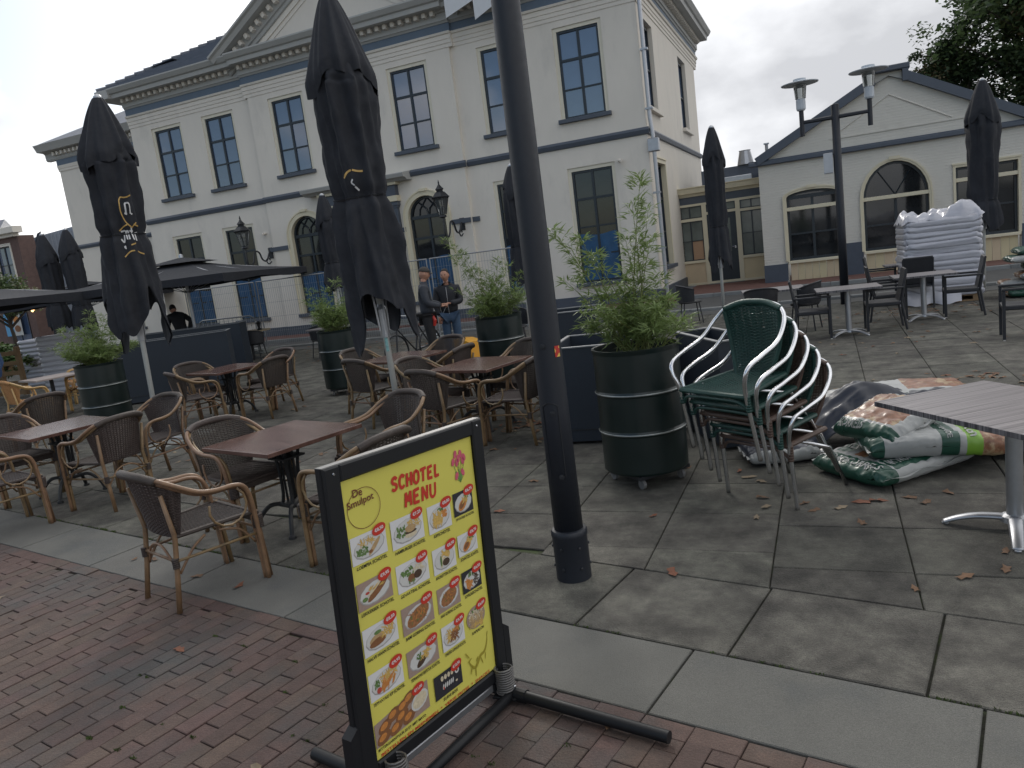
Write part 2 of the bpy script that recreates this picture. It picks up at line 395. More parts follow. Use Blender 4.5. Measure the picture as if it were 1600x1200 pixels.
# ============================================================ BUILDINGS
FR = (PI/2, 0, 0); SDR = (PI/2, 0, PI/2)
def wall(b, u0, u1, v0, v1, ops, depth, n=0, top=None, e=.05):
    ops = [(a0-e, a1+e, b0-.004, b1+e, (ar+e if ar else 0)) for (a0, a1, b0, b1, ar) in ops]
    """wall face in (u,v) with openings (a0,a1,b0,b1,arch) and reveals of given depth; top: function u->v"""
    cuts = {u0, u1}
    for (a0, a1, b0, b1, ar) in ops:
        cuts |= {a0, a1}
        if ar:
            for k in range(1, 16): cuts.add((a0+a1)/2-(a1-a0)/2*math.cos(PI*k/16))
    cuts = sorted(c for c in cuts if u0-1e-6 <= c <= u1+1e-6)
    def hi(o, u):
        a0, a1, b0, b1, ar = o
        if not ar: return b1
        r = (a1-a0)/2; t = (u-(a0+a1)/2)/r; return b1-ar+ar*math.sqrt(max(0, 1-t*t))
    tp = top or (lambda u: v1)
    for ua, ub in zip(cuts, cuts[1:]):
        mid = (ua+ub)/2; oo = sorted([o for o in ops if o[0] < mid < o[1]], key=lambda o: o[2])
        ca = cb = v0
        for o in oo:
            if o[2]-ca > 1e-5: b.quad((ua, ca, n), (ub, cb, n), (ub, o[2], n), (ua, o[2], n))
            ca, cb = hi(o, ua), hi(o, ub)
            b.quad((ua, ca, n), (ub, cb, n), (ub, cb, n-depth), (ua, ca, n-depth))
            b.quad((ub, o[2], n), (ua, o[2], n), (ua, o[2], n-depth), (ub, o[2], n-depth))
        b.quad((ua, ca, n), (ub, cb, n), (ub, tp(ub), n), (ua, tp(ua), n))
    for (a0, a1, b0, b1, ar) in ops:
        s = b1-ar if ar else b1
        b.quad((a0, b0, n), (a0, s, n), (a0, s, n-depth), (a0, b0, n-depth)); b.quad((a1, s, n), (a1, b0, n), (a1, b0, n-depth), (a1, s, n-depth))
def frame_rect(b, w, h, t, z0, z1, ox=0, oy=0):
    b.box((ox-w/2, oy, z0), (ox-w/2+t, oy+h, z1)); b.box((ox+w/2-t, oy, z0), (ox+w/2, oy+h, z1))
    b.box((ox-w/2+t, oy, z0), (ox+w/2-t, oy+t, z1)); b.box((ox-w/2+t, oy+h-t, z0), (ox+w/2-t, oy+h, z1))
def arch_pts(w, hs, ha, n=14, ins=0):
    """outline from lower left up over an elliptical arch to lower right"""
    r = w/2-ins; return [(-r, 0)]+[(-r*math.cos(PI*k/n), hs+(ha-ins)*math.sin(PI*k/n)) for k in range(n+1)]+[(r, 0)]
def band(b, A, B, z0, z1):
    for k in range(len(A)-1):
        a0, a1, b0, b1 = A[k], A[k+1], B[k], B[k+1]
        b.quad((*a0, z1), (*a1, z1), (*b1, z1), (*b0, z1)); b.quad((*a0, z0), (*a1, z0), (*a1, z1), (*a0, z1)); b.quad((*b1, z0), (*b0, z0), (*b0, z1), (*b1, z1))
def window(root, u, v, w, h, cols, rows, rot=FR, base=(0,0,0), arch=0, depth=.16, sill=True, film=0, casing=True, glass=None, rowh=None, sillm=None, n0=0, casem=None, key=None, cw=.11, tracery=None, label=None):
    """dark sash frame set back in the wall with panes, cream casing and grey sill as its pieces"""
    rec = casing == 'recess'
    if rec: depth = .115; cw = .10
    fr = MB(); t = .060 if rec else .065; z1 = -depth+(.045 if rec else .05); z0 = -depth-.02
    hs = h-arch
    if arch:
        band(fr, arch_pts(w, hs, arch), arch_pts(w, hs, arch, ins=t), z0, z1); fr.box((-w/2+t, 0, z0), (w/2-t, t, z1)); fr.box((-w/2+t, hs-.05, z0), (w/2-t, hs+.05, z1+.02))
    else: frame_rect(fr, w, h, t, z0, z1)
    rowsb = rowh or [hs*(k/rows) for k in range(1, rows)]
    for k, y in enumerate(rowsb): tt = .035 if (len(rowsb) > 1 and k == len(rowsb)-1) else .022; fr.box((-w/2+t, y-tt, z0+.01), (w/2-t, y+tt, z1-.012))
    for c in range(1, cols):
        x = -w/2+w*c/cols; tt = .035 if cols == 2 else .02
        for ya, yb in zip([t]+[y+.022 for y in rowsb], [y-.022 for y in rowsb]+[(hs-.05) if arch else h-t]): fr.box((x-tt, ya, z0+.012), (x+tt, yb, z1-.008))
    if tracery == 'gothic':
        for s in (-1, 1):
            p = [(s*w/2*.98, hs+.02), (s*w/2*.80, hs+arch*.42), (s*w/2*.35, hs+arch*.82)]
            path = [(s*(w/2-.03)*0+s*.0, hs+.05, z0+.04)]
            fr.tube([(s*.02, hs+.05, z0+.045), (s*.06, hs+arch*.38, z0+.045), (s*w*.22, hs+arch*.70, z0+.045), (s*w*.33, hs+arch*.74, z0+.045)], .022, 4)
            fr.tube([(s*w*.25, hs+.05, z0+.045), (s*w*.22, hs+arch*.38, z0+.045), (s*w*.08, hs+arch*.72, z0+.045), (0, hs+arch*.92, z0+.045)], .018, 4)
    if tracery == 'vee':
        for s in (-1, 1): fr.tube([(0, hs+.05, z0+.045), (s*w*.27, hs+arch*.80, z0+.045)], .016, 4)
    o = fr.build('window', M_darkframe, root); o.location = Vector(base)+Vector((0, 0, 0)); o.rotation_euler = rot
    Rm = Matrix.Rotation(rot[2], 4, 'Z') @ Matrix.Rotation(PI/2, 4, 'X'); o.location = Vector(base)+(Rm @ Vector((u, v, n0)))
    if label: o['label'] = label
    gm = glass or M_glass; ys = [t*.5]+rowsb+[hs if arch else h-t*.5]; xs = [-w/2+t*.5]+[-w/2+w*c/cols for c in range(1, cols)]+[w/2-t*.5]
    for j in range(len(ys)-1):
        for i in range(len(xs)-1):
            wx, hy = xs[i+1]-xs[i], ys[j+1]-ys[j]
            me = MB().box((-wx/2, -hy/2, -.006), (wx/2, hy/2, 0)).mesh('pane', gm)
            p = inst('pane', me, o, ((xs[i]+xs[i+1])/2, (ys[j]+ys[j+1])/2, -depth), (random.uniform(-.012, .012), random.uniform(-.012, .012), 0))
    if arch:
        pts = arch_pts(w-.04, 0, arch-.02)[1:-1]
        b = MB(); b.prism([(x, hs+y, -depth-.006) for x, y in pts], (0, 0, .006)); b.build('pane', gm, o)
    if casing:
        b = MB(); W2 = w+2*cw
        if arch:
            A = [(x, y) for x, y in arch_pts(W2, hs, arch+cw)]; B = arch_pts(w, hs, arch); band(b, A, B, -depth+.0, .035)
            A2 = arch_pts(W2+.08, hs, arch+cw+.04); band(b, A2, A, .0, .055)
            b.box((-.13, h+cw-.01, .02), (.13, h+cw+.07, .09))
        else:
            A = [(-W2/2, 0), (-W2/2, h+cw), (W2/2, h+cw), (W2/2, 0)]; B = [(-w/2, 0), (-w/2, h), (w/2, h), (w/2, 0)]; band(b, A, B, -depth, -.035 if rec else .035)
            if not rec: b.box((-W2/2-.02, h+cw+.001, 0), (W2/2+.02, h+cw+.045, .06))
        b.build('casing', casem or M_cream, o)
    if sill:
        b = MB(); b.box((-w/2-cw-.06, -.11, -depth+.02), (w/2+cw+.06, 0, .12), .01); b.build('sill', sillm or M_greytrim, o)
    if film:
        b = MB(); nx = 8
        def fn(i, j): return (-w/2+.03+i*(w-.06), .02+j*(film-.02)+.03*math.sin(i*7+u)*j, z1-.016+.012*math.sin(i*19+u*3)*math.sin(j*5+i*3))
        b.grid(fn, 22, 10); b.build('blue_foil', M_bluefilm, o, smooth=True)
    return o
def mould(b, u0, u1, prof):
    """extrude (v,n) profile along u"""
    b.prism([(u0, v, n) for v, n in prof], (u1-u0, 0, 0))
YM = 21.14; XC = -13.39
mb_root = thing('town_house', 'large white rendered two storey building with grey cornice, pediment and sash windows behind the terrace', 'building', (XC, YM, 0))
PSPLIT = {'painted_base', 'lower_panel', 'impost_band', 'plinth', 'door_step', 'string_course', 'pediment_moulding', 'verge_board', 'gable_moulding', 'grey_band', 'door_casing', 'timber_frame', 'portico_entablature', 'wall', 'cornice'}
def place(b, name, M, root=mb_root, rot=FR, base=(0,0,0), **k):
    o = None; one = name not in PSPLIT or name == 'wall' or k.get('kind')
    for q in ([b] if one else b.pieces()):
        o = q.build(name, M, root, **k); o.rotation_euler = rot; o.location = base
    return o
HW = 9.15; RX = 3.71
WU = [-7.5, -5.19, -2.24, 2.24, 5.19, 7.5]; WW = 1.18
ops_u = [(u-WW/2, u+WW/2, 5.36, 7.68, 0) for u in WU]
ops_g = [(u-WW/2, u+WW/2, .80, 3.93, 0) for u in (WU[0], WU[1], WU[4], WU[5])]
ops_a = [(u-.64, u+.64, .80, 3.97, .62) for u in (WU[2], WU[3])]
door = (-.62, .62, .18, 3.3, 0)
b = MB(); allo = ops_u+ops_g+ops_a+[door]
def sel(a, c): return [o for o in allo if a < (o[0]+o[1])/2 < c]
wall(b, -HW, -RX, .42, 8.0, sel(-HW, -RX), .18, e=.10); wall(b, RX, HW, .42, 8.0, sel(RX, HW), .18, e=.10); wall(b, -RX, RX, .42, 8.0, sel(-RX, RX), .3, n=.12, e=.10)
for s in (-1, 1): b.quad((s*RX, .42, 0), (s*RX, 8, 0), (s*RX, 8, .12), (s*RX, .42, .12))
place(b, 'wall', M_white, label='white rendered front wall')
# side and back walls
DEP = 9.9
b = MB(); side_ops = [(.55, 1.95, 5.36, 7.68, 0), (6.3, 7.7, 5.36, 7.68, 0), (.9, 2.1, 1.0, 3.9, 0)]
wall(b, 0, DEP, .42, 8.0, side_ops, .18); place(b, 'wall', M_white, rot=SDR, base=(HW, 0, 0), label='white rendered side wall')
b = MB(); b.box((-HW+.002, .42, -DEP), (HW-.2, 8.0, -DEP+.2)); b.box((-HW, .42, -DEP+.2), (-HW+.2, 8, -.2)); place(b, 'wall', M_white, label='white rendered back wall')
# plinth
b = MB(); b.box((-HW-.05, -.1, -.3), (HW+.05, .42, .05)); b.box((-RX-.03, -.1, .051), (-1.55, .42, .17)); b.box((1.55, -.1, .051), (RX+.03, .42, .17)); b.box((HW-.25, -.1, -DEP), (HW+.05, .42, -.301)); place(b, 'plinth', M_greytrim)
b = MB(); b.box((-1.5, 0, .05), (1.5, .17, .62), .01); b.box((-1.3, .17, .05), (1.3, .30, .35), .01); place(b, 'door_step', M_concrete)
# string course
b = MB(); pf = [(4.58, 0), (4.60, .06), (4.70, .09), (4.76, .05), (4.78, 0)]
mould(b, -HW-.07, -RX-.07, pf); mould(b, RX+.07, HW+.07, pf); mould(b, -RX-.07, RX+.07, [(v, n+.12) for v, n in pf]); place(b, 'string_course', M_greytrim)
b = MB(); mould(b, .02, DEP, pf); place(b, 'string_course', M_greytrim, rot=SDR, base=(HW, 0, 0))
# impost bands either side of the arches
b = MB()
for (a0, a1, n) in ((-3.7, -3.02, .121), (-1.47, -1.32, .121), (1.32, 1.47, .121), (3.02, 3.7, .121), (3.72, 3.95, 0), (-3.95, -3.72, 0)): b.box((a0, 2.98, n), (a1, 3.12, n+.05))
place(b, 'impost_band', M_greytrim)
# entablature mouldings (cream fasciae), grey frieze, bracketed cornice
def entab(u0, u1, dn, rot, base, ends=0):
    b = MB(); mould(b, u0, u1, [(v, n+dn) for v, n in ((7.96, -.1), (7.96, .02), (8.06, .02), (8.07, .04), (8.17, .04), (8.18, .06), (8.30, .06), (8.31, .10), (8.37, .12), (8.37, -.1))]); place(b, 'architrave', M_white, rot=rot, base=base)
    b = MB(); mould(b, u0, u1, [(8.372, -.1+dn), (8.372, .05+dn), (8.60, .05+dn), (8.60, -.1+dn)]); place(b, 'frieze', M_frieze, rot=rot, base=base)
    b = MB(); mould(b, u0-ends, u1+ends, [(v, n+dn) for v, n in ((8.602, -.1), (8.602, .07), (8.66, .10), (8.66, .13), (8.86, .13), (8.87, .18), (8.93, .22), (8.93, .52), (9.05, .54), (9.08, .60), (9.20, .68), (9.24, .68), (9.24, -.1))]); place(b, 'cornice', M_cornice, rot=rot, base=base)
    b = MB(); n = max(1, int((u1-u0+2*ends-.2)/.262)); 
    for k in range(n):
        u = u0-ends+.2+k*.262
        if u < u1+ends-.1: b.box((u-.055, 8.80, .131+dn), (u+.055, 8.925, .30+dn))
    place(b, 'dentils', M_white, rot=rot, base=base, kind='stuff')
entab(-HW-.02, -RX-.12, 0, FR, (0,0,0), 0); entab(-RX-.12, RX+.12, .12, FR, (0,0,0)); entab(RX+.12, HW+.02, 0, FR, (0,0,0)); entab(-.0, DEP+.5, 0, SDR, (HW, 0, 0))
b = MB()   # mitred ends of the cornice at both corners
for s in (-1, 1): b.box((s*(HW+.02), 8.93, -.45), (s*(HW+.62), 9.23, .66), 0)
place(b, 'cornice', M_cornice)
# pediment over the centre
SLP = .585; PB = RX+.75; apex = 9.26+PB*SLP
b = MB(); b.prism([(-RX-.05, 9.245, .02), (RX+.05, 9.245, .02), (0, 9.245+(RX+.05)*SLP, .02)], (0, 0, .14)); place(b, 'tympanum', M_white)
for s in (-1, 1):
    Rt = MB(); ang = math.atan(SLP); Ln = PB/math.cos(ang)
    b = MB(Matrix.Translation(Vector((s*PB, 9.26, 0))) @ Matrix.Rotation(-s*ang, 4, 'Z') @ Matrix.Scale(s, 4, (1, 0, 0)))
    # local x runs from the eaves up to the apex (negative), y thickness, z outward
    prof = [(0, -.3), (0, .78), (-.06, .78), (-.10, .70), (-.22, .64), (-.22, .34), (-.28, .30), (-.48, .26), (-.50, .20), (-.60, .20), (-.62, .16), (-.62, -.3)]
    b.prism([(0, v, n+.02) for v, n in prof], (-Ln-.0, 0, 0)); place(b, 'raking_cornice', M_cornice)
    d = MB(b.X); k = .5
    while k < Ln-.2: d.box((-k-.06, -.40, .281), (-k+.06, -.25, .46)); k += .30
    place(d, 'dentils', M_white, kind='stuff')
    fm = MB(b.X); fm.box((-Ln+.9, -.80, .161), (-1.6, -.70, .20)); fm.box((-Ln+1.1, -.94, .161), (-1.9, -.90, .185)); place(fm, 'pediment_moulding', M_white)
# roof: hipped, with ridge tiles
EH = 9.24; ex = HW+.6; y0, y1 = -.55, DEP+.5; ry = (y0+y1)/2; rz = EH+2.95; rx = ex-4.6
b = MB(); b.poly((-ex, y0, EH), (ex, y0, EH), (rx, ry, rz), (-rx, ry, rz)); b.poly((ex, y0, EH), (ex, y1, EH), (rx, ry, rz)); b.poly((ex, y1, EH), (-ex, y1, EH), (-rx, ry, rz), (rx, ry, rz)); b.poly((-ex, y1, EH), (-ex, y0, EH), (-rx, ry, rz)); b.poly((-ex, y0, EH-.002), (-ex, y1, EH-.002), (ex, y1, EH-.002), (ex, y0, EH-.002))
roof = b.build('roof', M_roof, mb_root)
b = MB()  # tile courses standing proud
n = 22
for k in range(1, n):
    t = k/n; z = EH+(rz-EH)*t; b.box((-ex+(ex-rx)*t, y0+(ry-y0)*t-.02, z-.01), (ex-(ex-rx)*t, y0+(ry-y0)*t+.03, z+.035))
b.build('roof_tiles', M_roof, roof, kind='stuff')
b = MB(); 
def ridge(a, c):
    a, c = Vector(a), Vector(c); L_ = (c-a).length; k = 0
    while k*.36 < L_:
        p = a+(c-a)*(k*.36/L_); q = a+(c-a)*min(1, (k*.36+.38)/L_); b.tube([p+Vector((0, 0, .03)), q], [.10, .075], 6); k += 1
ridge((-ex, y0, EH), (-rx, ry, rz)); ridge((ex, y0, EH), (rx, ry, rz)); ridge((-rx, ry, rz), (rx, ry, rz)); b.build('ridge_tiles', M_roof, roof, kind='stuff')
b = MB(); b.poly((0, .78, apex-.05), (PB, .78, 9.26), (PB-.1, 3.4, 9.3)) if 0 else None
# pediment roof behind the gable
b = MB(); zt = apex-.02; b.poly((-PB, -.75, 9.25), (0, -.75, zt), (0, ry, zt), (-PB, 1.2, 9.3)); b.poly((0, -.75, zt), (PB, -.75, 9.25), (PB, 1.2, 9.3), (0, ry, zt)); b.build('roof', M_roof, mb_root, label='cross roof behind the pediment')
# cowl vent on the left of the roof
vt = MB(); vx = -10.1+.5
vt.box((-.42, -.42, -.9), (.42, .42, .35), .03); vt.box((-.5, -.5, .35), (.5, .5, .42)); vt.prism([(-.85, -.6, .62), (.85, -.6, .80), (.85, -.6, .86), (-.85, -.6, .68)], (0, 1.2, 0)); vt.box((-.36, -.36, .42), (-.30, -.30, .66)); vt.box((.30, -.36, .42), (.36, -.30, .74))
o = vt.build('roof_cowl', M_roof, mb_root); o.location = (-8.05, 1.3, 9.72); o.scale = (.72, .72, .55)
# windows
for i, u in enumerate(WU):
    n0 = .12 if abs(u) < RX else 0
    window(mb_root, u, 5.36, WW, 2.32, 2, 3, n0=n0, casem=M_casew, casing='recess')
for u in (WU[0], WU[1], WU[4], WU[5]): window(mb_root, u, .80, WW, 3.13, 2, 4, film=1.35 if u != WU[0] else 1.2, glass=M_glassdark, casem=M_casew, casing='recess')
for u in (WU[2], WU[3]): window(mb_root, u, .80, 1.28, 3.17, 2, 4, arch=.62, film=1.3, n0=.12, glass=M_glassdark, tracery='gothic', cw=.14)
window(mb_root, 1.25, 5.36, 1.4, 2.32, 1, 2, rot=SDR, base=(HW, 0, 0), sillm=M_white, casing=False); window(mb_root, 7.0, 5.36, 1.4, 2.32, 1, 2, rot=SDR, base=(HW, 0, 0), sillm=M_white, casing=False)
window(mb_root, 1.5, 1.0, 1.2, 2.9, 2, 3, rot=SDR, base=(HW, 0, 0))
# portico: double doors, pilasters, entablature
b = MB(); b.box((-.62, .30, -.12), (.62, 3.3, -.06)); dr = place(b, 'door', M_darkframe)
for s in (-1, 1):
    for k in range(3): pb = MB(); pb.box((s*.31-.24, .45+k*.95, -.02), (s*.31+.24, 1.25+k*.95, .0), .008); o = pb.build('door_panel', M_darkframe, dr); o.location = (0, 0, -.045)
b = MB(); b.box((-.85, .3, .121), (-.63, 3.5, .2)); b.box((.63, .3, .121), (.85, 3.5, .2)); b.box((-.629, 3.3, .121), (.629, 3.5, .2)); place(b, 'door_casing', M_cream)
for s in (-1, 1):
    b = MB(); u = s*1.13
    b.box((u-.25, .30, .121), (u+.25, .62, .30), .01); b.box((u-.20, .62, .121), (u+.20, 3.78, .26)); b.box((u-.23, 3.74, .121), (u+.23, 3.80, .29)); b.box((u-.26, 3.80, .121), (u+.26, 3.92, .32), .01)
    for q in (-.1, 0, .1): b.box((u+q-.03, .75, .26), (u+q+.03, 3.65, .275))
    place(b, 'pilaster', M_greytrim)
b = MB(); b.box((-1.42, 3.93, .121), (1.42, 4.10, .36)); b.box((-1.46, 4.42, .121), (1.46, 4.50, .40)); place(b, 'portico_entablature', M_cream)
b = MB(); b.box((-1.38, 4.101, .121), (1.38, 4.42, .33)); place(b, 'portico_frieze', M_greytrim)
b = MB(); mould(b, -1.9, 1.9, [(4.501, .12), (4.501, .42), (4.56, .50), (4.58, .62), (4.68, .66), (4.70, .66), (4.78, .12)]); place(b, 'portico_cornice', M_cornice)
# downpipe with hopper on the corner, cameras
b = MB(); b.tube([(HW+.12, -.02, 9.0), (HW+.12, -.02, 5.0), (HW+.16, -.02, 4.5), (HW+.16, -.02, .1)], .055, 10); b.box((HW+.02, -.12, 4.1), (HW+.3, .10, 4.45), .02)
for z in (8.2, 6.7, 5.2, 3.0, 1.5): b.box((HW+.03, -.09, z), (HW+.23, .05, z+.05))
b.build('downpipe', M_alumatt, mb_root)
for (u, v) in ((8.35, 4.02), (-4.05, 3.62)):
    b = MB(); b.box((-.05, -.12, -.03), (.05, .0, .03), .01); b.tube([(0, -.10, 0), (.08, -.24, -.04)], .035, 8); o = b.build('security_camera', M_white, mb_root); o.location = (u, 0, v)
# two lanterns on scroll brackets -------------------------------------------------
LG = mat('lantern_glass', (.30, .32, .32), .06, var=.1, ior=1.5); LG.node_tree.nodes['Principled BSDF'].inputs['Transmission Weight'].default_value = .8
def lantern(u, z, n, label):
    t = thing('wall_lantern', label, 'lantern', (XC+u, YM-n, z), 0, 'wall lanterns on the white front')
    b = MB(); P = bez([(0, 0, 0), (0, -.10, -.06), (0, -.28, -.30), (0, -.48, -.26), (0, -.60, -.02), (0, -.80, .0), (0, -.92, -.30), (0, -1.06, -.42), (0, -1.22, -.34), (0, -1.22, .12)], 6)
    b.tube(P, .028, 6); b.tube(bez([(0, -.05, -.35), (0, -.20, -.42), (0, -.30, -.30), (0, -.18, -.22), (0, -.10, -.30)], 6), .02, 5); b.box((-.08, -.03, -.25), (.08, .02, .12), .01); b.build('bracket', M_black, t)
    o = thing; c = (0, -1.22, .12)
    b = MB(); 
    b.lathe([(.05, 0), (.12, .03), (.10, .08)], c, 8); w0, w1, h0, h1 = .12, .24, .10, .55
    for k in range(6):
        a = PI/3*k; b.tube([(c[0]+w0*math.cos(a), c[1]+w0*math.sin(a), c[2]+h0), (c[0]+w1*math.cos(a), c[1]+w1*math.sin(a), c[2]+h1)], .012, 4)
    b.lathe([(.27, h1), (.29, h1+.03), (.26, h1+.05), (.16, h1+.16), (.10, h1+.19), (.11, h1+.24), (.14, h1+.25), (.06, h1+.34), (.02, h1+.40), (.03, h1+.43), (.005, h1+.52)], c, 6); b.build('lantern_frame', M_black, t)
    b = MB(); b.lathe([(w0-.005, h0), (w1-.005, h1)], c, 6); b.build('lantern_glass', LG, t)
    b = MB(); b.tube([(c[0], c[1], c[2]+.1), (c[0], c[1], c[2]+.34)], .03, 8); b.build('bulb', mat('bulb', (.75, .75, .72), .4), t)
lantern(-3.95, 3.02, .0, 'black wall lantern on a scroll bracket, left of the left arched window')
lantern(3.40, 3.02, .12, 'black wall lantern on a scroll bracket, right of the right arched window')
# white pennants hanging over the cornice on the right of the pediment
CLOTH = mat('white_banner_cloth', (.62, .64, .66), .8, var=.05)
def pennant(pts, label, emblem=None):
    cx = sum(p[0] for p in pts)/len(pts); cz = min(p[1] for p in pts)
    t = thing('hanging_banner', label, 'banner', (cx, 20.36, cz), 0, 'white banners over the cornice')
    b = MB(); b.prism([(p[0]-cx, 0, p[1]-cz) for p in pts], (0, .02, 0)); b.build('cloth', CLOTH, t)
    if emblem:
        b = MB(); A = [(emblem[0]-cx+.27*math.cos(a), 0, emblem[1]-cz+.27*math.sin(a)) for a in [2*PI*k/24 for k in range(24)]]
        for k in range(24):
            p, q = A[k], A[(k+1) % 24]; i1 = lambda p: (emblem[0]-cx+(p[0]-emblem[0]+cx)*.72, 0, emblem[1]-cz+(p[2]-emblem[1]+cz)*.72)
            b.prism([p, q, i1(q), i1(p)], (0, -.008, 0))
        b.box((emblem[0]-cx-.03, -.008, emblem[1]-cz-.2), (emblem[0]-cx+.03, 0, emblem[1]-cz+.2)); b.box((emblem[0]-cx-.12, -.008, emblem[1]-cz-.03), (emblem[0]-cx+.12, 0, emblem[1]-cz+.03)); b.build('emblem', M_alumatt, t)
pennant([(-9.33, 8.52), (-8.50, 8.78), (-7.6, 9.25), (-7.6, 11.2), (-9.33, 11.2)], 'white cloth banner with a round grey emblem over the cornice right of the pediment', (-9.08, 9.30))
pennant([(-8.47, 8.28), (-7.9, 8.52), (-7.2, 8.9), (-7.2, 10.6), (-8.47, 10.6), (-8.47, 8.8)], 'plain white cloth banner beside the emblem banner, nearest the dark lamp post')
# ---------------------------------------------------------------- left wing, set back
YW = 25.0; XW0, XW1 = -31.3, -22.56
wg = thing('side_wing', 'set back left wing of the white building with its own grey cornice', 'building', (XW0, YW, 0))
WL = XW1-XW0; s25 = 1.0
b = MB(); wops = [(1.9, 3.15, 5.5, 7.75, 0), (5.3, 6.55, 5.5, 7.75, 0), (1.9, 3.15, .8, 3.6, 0), (5.3, 6.55, .8, 3.6, 0)]
wall(b, 0, WL, .0, 8.3, wops, .18, e=.10); b.quad((0, 0, 0), (0, 8.3, 0), (0, 8.3, -5), (0, 0, -5)); place(b, 'wall', M_white, wg)
for (a0, a1, b0, b1, _) in wops: window(wg, (a0+a1)/2, b0, a1-a0, b1-b0, 2, 3, glass=M_glass, casem=M_casew, casing='recess')
b = MB(); mould(b, -.07, WL, pf); place(b, 'string_course', M_greytrim, wg)
b = MB(); mould(b, -.02, WL, [(8.301, -.1), (8.301, .06), (8.55, .06), (8.55, -.1)]); place(b, 'frieze', M_frieze, wg)
b = MB(); mould(b, -.02, WL, [(8.05, 0), (8.05, .04), (8.15, .04), (8.16, .06), (8.30, .08), (8.30, 0)]); place(b, 'architrave', M_white, wg)
b = MB(); mould(b, -.55, WL, [(8.551, -.1), (8.551, .08), (8.62, .12), (8.84, .13), (8.90, .2), (8.92, .5), (9.05, .56), (9.2, .64), (9.22, -.1)]); place(b, 'cornice', M_cornice, wg)
b = MB()
k = 0.1
while k < WL: b.box((k, 8.72, .131), (k+.11, 8.86, .30)); k += .262
place(b, 'dentils', M_white, wg, kind='stuff')
b = MB(); b.poly((-.5, -.6, 9.2), (WL, -.6, 9.2), (WL, 4.5, 11.6), (3.6, 4.5, 11.6)); b.poly((-.5, 9.5, 9.2), (-.5, -.6, 9.2), (3.6, 4.5, 11.6)); b.build('roof', M_roof, wg)
# ---------------------------------------------------------------- right building with gable
K = 1.0571; YR = 23.26; 
WB = mat('whitewashed_brick', (.66, .63, .56), .85, var=.05, vs_=1.5, dirt=((.45, .42, .36), .8, .6, 1.0))
T = WB.node_tree; P_ = T.nodes['Principled BSDF']; cn = T.nodes.new('ShaderNodeTexCoord'); bt = T.nodes.new('ShaderNodeTexBrick'); bt.inputs['Scale'].default_value = 1; bt.inputs['Brick Width'].default_value = .24; bt.inputs['Row Height'].default_value = .075; bt.inputs['Mortar Size'].default_value = .012; bt.inputs['Color1'].default_value = (1, 1, 1, 1); bt.inputs['Color2'].default_value = (.7, .7, .7, 1); bt.inputs['Mortar'].default_value = (0, 0, 0, 1)
T.links.new(cn.outputs['Object'], bt.inputs[0]); bp = T.nodes.new('ShaderNodeBump'); bp.inputs['Distance'].default_value = .02; bp.inputs['Strength'].default_value = .8; T.links.new(bt.outputs[0], bp.inputs['Height']); T.links.new(bp.outputs[0], P_.inputs['Normal'])
gb = thing('gabled_hall', 'low white painted brick hall with grey edged gable and arched window', 'building', (0, YR, 0))
gx0, gx1 = -1.62, 5.3; bandz = 3.47; GA = 1.76
def gtop(u):
    if abs(u-GA) < .30: return 5.30
    return 3.52+ (5.05-3.52)*max(0, 1-abs(u-GA)/(3.15 if u < GA else 3.6))*1.07 if True else 0
W1 = (-.93, .42, .68, 2.60, .16); A1 = (1.04, 2.62, .72, 3.03, .92); W3 = (3.24, 4.62, .80, 2.62, 0)
b = MB()
def gt(u):
    if u < GA-.32: return 3.50+(5.10-3.50)*(u-(-1.5))/((GA-.32)+1.5) if u > -1.5 else 3.50
    if u > GA+.32: return 5.12+(3.50-5.12)*(u-GA-.32)/(4.95-GA-.32) if u < 4.95 else 3.50
    return 5.35
ops = [(W1[0], W1[1], .12, W1[3], W1[4]), (A1[0], A1[1], .12, A1[3], A1[4]), (W3[0], W3[1], .12, W3[3], 0)]
wall(b, gx0, gx1, .0, 3.46, ops, .2)
xs = [gx0, -1.5, -.5, .6, GA-.321, GA-.319, GA+.319, GA+.321, 3.2, 4.0, 4.95, gx1]
for a_, c_ in zip(xs, xs[1:]):
    if gt(a_+1e-4) > 3.47 or gt(c_-1e-4) > 3.47: b.quad((a_, 3.46, 0), (c_, 3.46, 0), (c_, gt(c_-1e-4), 0), (a_, gt(a_+1e-4), 0))
b.quad((gx0, 0, 0), (gx0, 3.5, 0), (gx0, 3.5, -3), (gx0, 0, -3)); b.quad((GA-.32, 5.0, 0), (GA-.32, 5.35, 0), (GA-.32, 5.35, -.25), (GA-.32, 5.0, -.25)); b.quad((GA+.32, 5.0, 0), (GA+.32, 5.35, 0), (GA+.32, 5.35, -.25), (GA+.32, 5.0, -.25))
place(b, 'wall', WB, gb)
b = MB(); b.box((gx0-.25, 3.42, -.05), (gx1+.2, 3.54, .14), .02); b.box((gx0-.25, 3.54, -.02), (gx1+.2, 3.57, .09)); place(b, 'grey_band', M_greytrim, gb)
b = MB()
def rake(p, q, t=.16):
    p, q = Vector((*p, 0)), Vector((*q, 0)); d = (q-p).normalized(); nn = Vector((-d.y, d.x, 0)); nn = nn if nn.y > 0 else -nn
    b.prism([p-nn*.06-Vector((0, 0, .25)), q-nn*.06-Vector((0, 0, .25)), q+nn*t-Vector((0, 0, .25)), p+nn*t-Vector((0, 0, .25))], (0, 0, .42))
rake((-1.62, 3.50), (GA-.33, 5.10)); rake((GA+.33, 5.12), (5.05, 3.50)); rake((5.05, 3.50), (5.6, 3.48))
b.box((GA-.50, 5.30, -.28), (GA+.50, 5.44, .20), .02); b.box((GA-.465, 5.0, -.262), (GA-.325, 5.297, .185)); b.box((GA+.325, 5.0, -.262), (GA+.465, 5.297, .185))
